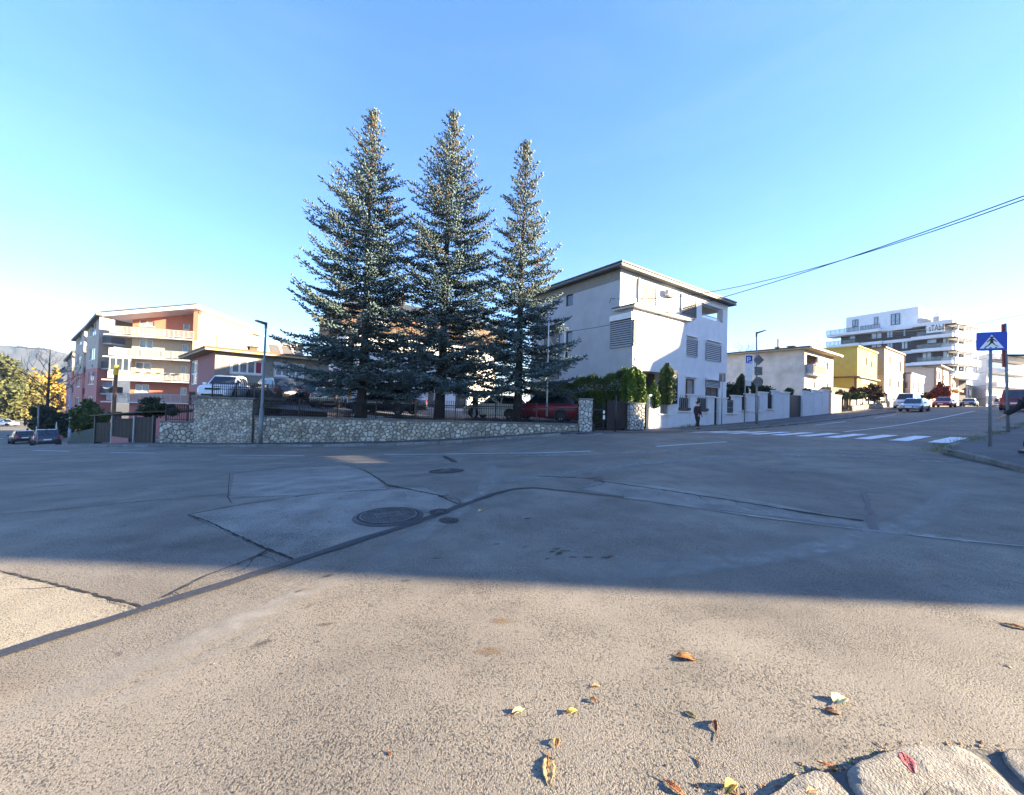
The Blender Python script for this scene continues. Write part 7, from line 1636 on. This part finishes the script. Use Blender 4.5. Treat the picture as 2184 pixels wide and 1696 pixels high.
# ================================================================== fallen leaves
for k,c in (('orange_leaf',(.50,.20,.045)),('tan_leaf',(.42,.28,.12)),('cream_leaf',(.62,.48,.24)),('yellow_leaf',(.62,.42,.06)),('brown_leaf',(.22,.09,.035)),('rust_leaf',(.36,.12,.03)),('red_leaf',(.30,.05,.06)),('olive_leaf',(.30,.24,.07)),('lemon_leaf',(.70,.62,.30)),('dark_leaf',(.06,.035,.025))):
    defm(k,c,.6,.3,60,.5,220,dirt=(c[0]*.45,c[1]*.4,c[2]*.5,.6),dscale=45)
def leaf(label,a,b,width,m,curl=.3,lift=.01,dz=0.,stem=.25,arch=.1,sd=0,on=None):
    rr=random.Random(sd); A=ground(*a) if on is None else ground(*a,dz); B=ground(*b); A=Vector((A.x,A.y,A.z+dz)); B=Vector((B.x,B.y,B.z+dz))
    if on:
        for Q,(x_,y_) in ((A,a),(B,b)):
            d=ray(x_,y_); tt=1.5
            for _ in range(30): q=EYE+d*tt; tt*= 1+.5*((q.z-(zf(q.x,q.y)+dz))/1.45)
            q=EYE+d*tt; Q.x,Q.y,Q.z=q.x,q.y,zf(q.x,q.y)+dz
    L=(B-A).length; x=(B-A).normalized(); y=Vector((0,0,1)).cross(x).normalized(); z=x.cross(y); o=thing('fallen_leaf',label,'leaf',tuple(A),'fallen autumn leaves')
    mb=MB(); n=11; w=7
    for i in range(n):
        t=i/(n-1); hw=width*L*.5*math.sin(math.pi*min(1,max(.0,t))**.85)**.8*(1+.10*math.sin(i*2.6+sd)) if 0<i<n-1 else .002
        for j in range(w):
            v=(j/(w-1)-.5)*2; h=lift*.6+L*arch*.45*math.sin(math.pi*t*(.9+.2*rr.random()))+.5*curl*hw*(abs(v)**1.7)+(.03*L*rr.uniform(-1,1) if abs(v)>.5 else 0)+.012*L*math.sin(i*3+abs(v)*4)+(.0 if abs(v)>.1 else -.012*L)
            yy=v*hw*math.cos(curl*abs(v)*.9); p=A+x*(L*t+.05*L*v*v)+y*(yy+.08*L*math.sin(t*2.2+sd)*.6)+z*max(h,.003); mb.V.append(tuple(p))
    for i in range(n-1):
        for j in range(w-1): q=i*w+j; mb.F.append((q,q+w,q+w+1,q+1))
    bl=mb.build('blade',MT[m],o,True); md=bl.modifiers.new('t','SOLIDIFY'); md.thickness=.0012
    mid=[]; 
    for i in range(n): mid.append(Vector(mb.V[i*w+w//2])+Vector((0,0,.002)))
    st=MB(); st.tube([mid[0]-x*L*stem+Vector((0,0,.004)),mid[0]]+mid[2::3],[.0014,.0018,.0016,.0012,.0007][:2+len(mid[2::3])] if 2+len(mid[2::3])<=5 else .0015,5); st.build('stem',MT['brown_leaf' if m!='red_leaf' else 'red_leaf'],o)
    return o
ZL=lambda x,y:(1073.9+x*.2588,1271.7+y*.2588)
leaf('large orange-brown curled leaf lying alone near the middle of the sunlit asphalt',ZL(1590,525),ZL(1412,500),.62,'orange_leaf',.7,.004,arch=.16,sd=1)
leaf('tiny crumpled tan leaf, topmost of the small leaves left of centre',ZL(728,752),ZL(792,742),.8,'tan_leaf',1.0,.003,arch=.2,sd=2)
leaf('tiny orange leaf with raised tips just below the tiny tan one',ZL(770,888),ZL(712,850),.6,'orange_leaf',1.1,.006,arch=.35,sd=3)
leaf('pale cream crumpled leaf at the left of the leaf scatter',ZL(60,980),ZL(166,938),.6,'cream_leaf',.9,.004,arch=.2,sd=4)
leaf('yellow upright leaf casting a dark shadow to its left',ZL(508,975),ZL(602,955),.55,'yellow_leaf',.5,.012,arch=.25,sd=5)
leaf('olive-yellow narrow leaf left of the curled brown one',ZL(1488,955),ZL(1590,1012),.42,'olive_leaf',1.0,.003,arch=.12,sd=6)
leaf('brown curled leaf with a long white stem bending below it',ZL(1760,1130),ZL(1735,1030),.62,'brown_leaf',1.3,.004,arch=.25,stem=.7,sd=7)
leaf('small rounded orange leaf above the large tan leaf',ZL(440,1252),ZL(432,1182),.85,'orange_leaf',.6,.010,arch=.3,sd=8)
leaf('large pointed tan leaf with a dark midrib and bent stem',ZL(365,1312),ZL(385,1556),.46,'tan_leaf',.35,.004,arch=.08,stem=.14,sd=9)
leaf('rust-brown ragged leaf at the bottom edge left of the kerb',ZL(1330,1520),ZL(1492,1650),.42,'rust_leaf',.5,.006,arch=.15,stem=.3,sd=10)
leaf('orange leaf with a white pointed tip standing at the kerb gutter',ZL(1820,1640),ZL(1920,1565),.8,'yellow_leaf',1.0,.012,arch=.35,sd=11)
leaf('thin dark curved sliver of leaf between tan leaf and kerb',ZL(1598,1342),ZL(1618,1412),.28,'dark_leaf',.6,.003,sd=12)
leaf('tiny dark leaf fragment right above the bottom edge',ZL(1580,1550),ZL(1615,1588),.45,'dark_leaf',.6,.003,sd=13)
leaf('pale lemon-coloured leaf standing up next to a brown leaf',(1782,1505),(1800,1490),.8,'lemon_leaf',.7,.008,arch=.2,sd=14)
leaf('chestnut-brown leaf lying right below the pale lemon leaf',(1757,1514),(1793,1524),.62,'brown_leaf',.6,.005,arch=.15,sd=15)
leaf('crimson leaf lying across the edge of the big granite kerb stone',(1925,1606),(1951,1651),.5,'red_leaf',.25,.006,dz=.088,stem=.1,sd=16,on=1)
leaf('wet brown leaf wedged in the gap between two kerb stones',(1747,1634),(1786,1652),.5,'rust_leaf',.5,.03,arch=.1,sd=17)
leaf('long orange-brown leaf at the right edge of the sunlit road',(2134,1329),(2200,1347),.35,'orange_leaf',.6,.004,arch=.1,sd=18)
leaf('small pale oval leaf near the right edge',(2145,1419),(2158,1426),.6,'cream_leaf',.2,.003,sd=19)
leaf('tiny brown seed leaf alone on the lower left asphalt',(828,1605),(833,1612),.7,'rust_leaf',.6,.004,sd=20)
leaf('pale leaf with a long stem on the shaded road near the small valve covers',(1030,1090),(1020,1093),.7,'cream_leaf',.8,.006,arch=.3,stem=1.2,sd=21)
leaf('dry leaf scrap with shadow on the middle kerb stone at the bottom edge',(1742,1690),(1720,1696),.6,'tan_leaf',.7,.01,dz=.075,sd=22,on=1)

# crumbs of leaves and grit swept together along the kerb
def crumbs(name,label,m,n,size,seed,spots,flat=.4):
    rng=np.random.RandomState(seed); P=[]; k=rng.randint(0,len(spots),n)
    for i in k: x,y,r=spots[i]; P.append((x+rng.normal(0,r),y+rng.normal(0,r*.7)))
    P=np.array(P); z=zfa(P[:,0],P[:,1])+.003; V=[];F=[]
    for (x,y),zz_ in zip(P,z):
        s=size*rng.uniform(.4,1.5); a=rng.rand()*6.28; c,d=math.cos(a)*s,math.sin(a)*s; i=len(V); h=s*flat*rng.uniform(.3,1.2)
        V+=[(x-c,y-d,zz_),(x+d*.6,y-c*.6,zz_+h*.2),(x+c,y+d,zz_+h*.3),(x-d*.6,y+c*.6,zz_),(x,y,zz_+h)]; F+=[(i,i+1,i+4),(i+1,i+2,i+4),(i+2,i+3,i+4),(i+3,i,i+4)]
    o=mesh(name,V,F,MT[m]); tag(o,label,kind='stuff'); return o
sp=[]
for px,py in ((1560,1700),(1620,1698),(1660,1680),(1700,1664),(1730,1650),(1770,1645),(1800,1650),(1850,1626),(1900,1604),(1960,1598),(2030,1596),(2090,1600),(2140,1604)): g=ground(px,py); sp.append((g.x,g.y,.035))
crumbs('leaf_litter','brown crumbs of dry leaves along the granite kerb','brown_leaf',130,.008,3,sp); crumbs('leaf_litter','tan leaf crumbs and stalks in the gutter','tan_leaf',60,.007,4,sp)
sp=[(random.uniform(-1.6,2.2),random.uniform(1.2,2.9),.25) for _ in range(40)]
crumbs('grit','loose grit and tiny stones scattered on the sunlit asphalt','granite',420,.0045,5,sp,.9); crumbs('grit','dark bits of grit on the sunlit asphalt','dark_leaf',120,.005,6,sp,.6)

# ================================================================== grass and weeds
def tufts(name,label,spots,n,h,m,seed,lean=.4):
    rng=np.random.RandomState(seed); P=[];T=[]; k=rng.randint(0,len(spots),n); c=np.array([[s[0],s[1],zf(s[0],s[1])+s[2]] for s in spots])[k]; r=np.array([s[3] for s in spots])[k]
    b=c+np.concatenate([rng.normal(0,1,(n,2))*r[:,None],np.zeros((n,1))],1); d=rng.normal(0,lean,(n,3)); d[:,2]=1; d=norm(d); hh=h*rng.uniform(.4,1.2,n)*np.array([s[4] if len(s)>4 else 1 for s in spots])[k]; w=norm(np.cross(d,rng.normal(0,1,(n,3))))*.006*(h/.08)**.5
    V=np.stack([b-w,b+w,b+d*hh[:,None]],1).reshape(-1,3); o=npmesh(name,V,np.arange(3*n).reshape(-1,3),MT[m],None,3,False,np.repeat(rng.rand(n),3)); tag(o,label,kind='stuff'); return o
ks=[]
for s in np.arange(15.2,46,.35): ks.append((*sn(s,2.55+.1*math.sin(s*3)),.10,.14,1.+.5*math.sin(s*1.3)))
for px,py in ((2010,962),(2030,967),(2060,973),(2090,981),(2130,992),(2005,955)): g=ground(px,py); ks.append((g.x,g.y,.06,.16,1.4))
tufts('grass','low grass and moss growing over the kerb of the right pavement',ks,5200,.075,'grass',5)
ks=[(*sn(s,16.45),.10,.18,f) for s,f in ((24.2,1.),(25.0,2.0),(25.9,2.6),(26.8,2.2),(27.6,1.2),(29,.8),(31,.6),(33,.6),(36,.5),(39,.6),(42,.5),(45,.5))]+[(*sn(s,13.4+.3*math.sin(s)),.11,.25,.8) for s in np.arange(21,38,.9)]
tufts('weeds','dry yellowish weeds at the foot of the white wall',ks,2600,.13,'grass',6)
ks=[(*wpt(t,.02),.11,.10,.8+.5*math.sin(t*2)) for t in np.arange(-4,23,.5)]+[(*wpt(t,1.75),.02,.06,.5) for t in np.arange(4,23,.6)]
tufts('weeds','thin weeds along the foot of the stone walls and kerb',ks,1500,.07,'grass',7)
ks=[]
for px,py in ((1700,1672),(1735,1652),(1790,1652),(1830,1640),(1880,1620),(2115,1612),(2150,1660),(2135,1634),(2160,1690)): g=ground(px,py); ks.append((g.x,g.y,.0,.02,.5))
tufts('weeds','little green moss and weeds in the joints of the granite kerb',ks,260,.03,'leaf_bright',8,.7)

# ================================================================== row of apartment houses across the street, out of view, whose shade falls on the crossing
def block(label,s0,s1,n0,n1,z0,tops,m='cream'):
    """tops: list of (fraction along s, height)"""
    f=[sn(s0,n0),sn(s1,n0),sn(s1,n1),sn(s0,n1)]; t=thing('apartment_block',label,'apartment block',(*sn(s0,n1),z0)); mb=MB(); F=Fac(sn(s1,n1),sn(s0,n1)); L=s1-s0
    for (fa,ha),(fb_,hb_) in zip(tops[:-1],tops[1:]):
        a=[sn(s0+L*fa,n0),sn(s0+L*fb_,n0),sn(s0+L*fb_,n1),sn(s0+L*fa,n1)]; mb.prism(a,z0-1,[ha,hb_,hb_,ha])
    mb.build('wall',MT[m],t)
    for k in range(int(L/5)):
        for z in (z0+1,z0+4,z0+7): window(t,F,(k*5+1.2,k*5+3.2,z,z+1.5),2,gl='glass',rec=-.04)
    return t
def clipf(f,c,keep_low):
    out=[]
    for p,q in zip(f,f[1:]+f[:1]):
        a=p[1]+.053*p[0]-c; b=q[1]+.053*q[0]-c
        if (a<=0)==keep_low: out.append(p)
        if a*b<0: k=a/(a-b); out.append((p[0]+(q[0]-p[0])*k,p[1]+(q[1]-p[1])*k))
    return out
nb_=[sn(22,-12.09),sn(48.2,-12.09),sn(48.2,-4.6),sn(22,-4.6)]; t=thing('apartment_block','long apartment block on the near right side of the street, outside the picture','apartment block',(*sn(22,-4.6),.6))
mb=MB(); mb.prism(clipf(nb_,9.6,True),-.4,16); mb.build('wall',MT['cream'],t)
f=clipf(nb_,14.6,False); mb=MB(); mb.prism(f,-.4,[16.+2.6*min(1,max(0,((p[0]*U.x+p[1]*U.y)-30)/12)) for p in f]); mb.build('wall',MT['cream'],t)
Fw=Fac(sn(44,-4.6),sn(22,-4.6)); hole=[]  # unseen wall added across the cut block, its slot shaped for the sun streak
for px,py in ((690,963.5),(712,963.5),(808,988.5),(776,988.5)):
    g=ground(px,py); k=(Vector(Fw.P).dot(Fw.n)-(g.x*Fw.n.x+g.y*Fw.n.y))/(SUN_DIR.x*Fw.n.x+SUN_DIR.y*Fw.n.y); p=g+SUN_DIR*k; hole.append(((Vector((p.x,p.y))-Fw.P).dot(Fw.u),p.z))
cx_=sum(h[0] for h in hole)/4; cz_=sum(h[1] for h in hole)/4; hole.sort(key=lambda h:math.atan2(h[1]-cz_,h[0]-cx_))
o0,o1=Fw.L-18.,Fw.L-2.; tl=[(Vector(p)-Fw.P).dot(Fw.u) for p in (clipf([sn(22,-4.6),sn(48.2,-4.6)],9.6,True)+clipf([sn(22,-4.6),sn(48.2,-4.6)],14.6,False))]
o0,o1=12.4,21.8; out_=[(o0,.2),(o1,.2),(o1,16.),(o0,16.)]; out_.sort(key=lambda h:math.atan2(h[1]-cz_,h[0]-cx_)); mb=MB()
for k in range(4):
    a_,b_,c_,d_=out_[k],out_[(k+1)%4],hole[(k+1)%4],hole[k]; mb.quad(Fw.at(*a_),Fw.at(*b_),Fw.at(*c_),Fw.at(*d_)); mb.quad(Fw.at(*c_),Fw.at(*c_,-.03),Fw.at(*d_,-.03),Fw.at(*d_))
mb.build('sun_slot_wall',MT['cream'],t)
for k in range(5):
    for z in (1.6,4.6,7.6): window(t,Fw,(1+k*2.6,2.4+k*2.6,z,z+1.5),2,gl='glass',rec=-.04)
block('low flat block added between the two apartment blocks to shade the road, outside the picture',48.6,62.1,-11,-5,1.2,[(0,10.3),(1,10.6)],'fascia')  # added in the gap to keep stray sun off the road
block('stepped apartment block farther up the right side of the street, outside the picture',62.5,82,-12.2,-4.6,2.5,[(0,15.2),(.12,19),(.3,20.5),(.35,23.5),(.8,23.5),(1,19)])
block('lower house row far up the right side of the street, outside the picture',86,130,-14,-5,3.,[(0,11.5),(.3,12.5),(.5,11),(1,13)])

# ================================================================== distant hills on the left
def hills():
    xs=np.linspace(-420,900,67); V=[];F=[]; nx=len(xs)
    rr=np.random.RandomState(3); bump=np.convolve(rr.normal(0,1,nx+8),np.ones(5)/5,'valid')[:nx]
    Y=900.
    for j,(f,dy) in enumerate(((0,-220),(.3,-160),(.62,-90),(.86,-38),(1,0),(.6,160),(0,360))):
        for i,px in enumerate(xs):
            y=np.interp(px,[-420,-150,0,40,90,140,220,330,520,700,900],[760,742,736,739,747,755,762,775,800,830,850])
            hx=831+.028*px; top=at(px,y,Y).z; z=-25+(top+25)*f*(1+.05*bump[i]*(j in(1,2,3))); p=at(px,848,Y); V.append((p.x*(Y+dy)/Y+6*rr.normal(),Y+dy+8*rr.normal(),z+(2.5*rr.normal() if j<5 else 0)))
    for j in range(6):
        for i in range(nx-1): F.append((j*nx+i,j*nx+i+1,(j+1)*nx+i+1,(j+1)*nx+i))
    o=mesh('hills',V,F,MT['hill'],None,True); tag(o,kind='structure')
defm('hill',(.055,.050,.052),.95,.35,.02,dirt=(.05,.055,.03,.7),dscale=.012); hills()
# far road barrier at the left edge
a=at(-30,897,100);b=at(112,892,100); F=Fac(a,b); g=thing('road_barrier','long pale concrete barrier beside the far sunlit road at the left edge','barrier',tuple(a)); z0_=zf(a.x,a.y); F.part('wall','fascia',g,0,F.L,a.z-2.,a.z,-.4,0); F.part('rail','galv',g,0,F.L,a.z+.2,a.z+.45,-.2,-.1)
for k in range(6): F.part('post','galv',g,F.L*k/6,F.L*k/6+.15,a.z,a.z+.45,-.3,-.2)
for y,xs_ in ((936,((-10,8),(22,40),(50,62))),):
    for x0,x1 in xs_: strip('lane_marking',[zfrom(x0,y-.5),zfrom(x1,y)],.3,MT['paint'],road,.02,1.)
# ================================================================== autumn haze
hm=bpy.data.materials.new('haze'); hm.use_nodes=True; nt=hm.node_tree; nt.nodes.clear(); ho=nt.nodes.new('ShaderNodeOutputMaterial'); pv=nt.nodes.new('ShaderNodeVolumePrincipled')
pv.inputs['Color'].default_value=(.62,.79,1,1); pv.inputs['Density'].default_value=.00018; pv.inputs['Anisotropy'].default_value=.0; nt.links.new(pv.outputs[0],ho.inputs['Volume'])
mb=MB(); mb.box(-3100,3100,-1600,4100,-60,95); hz=mb.build('haze',hm); tag(hz,kind='stuff')
scene.cycles.volume_bounces=1
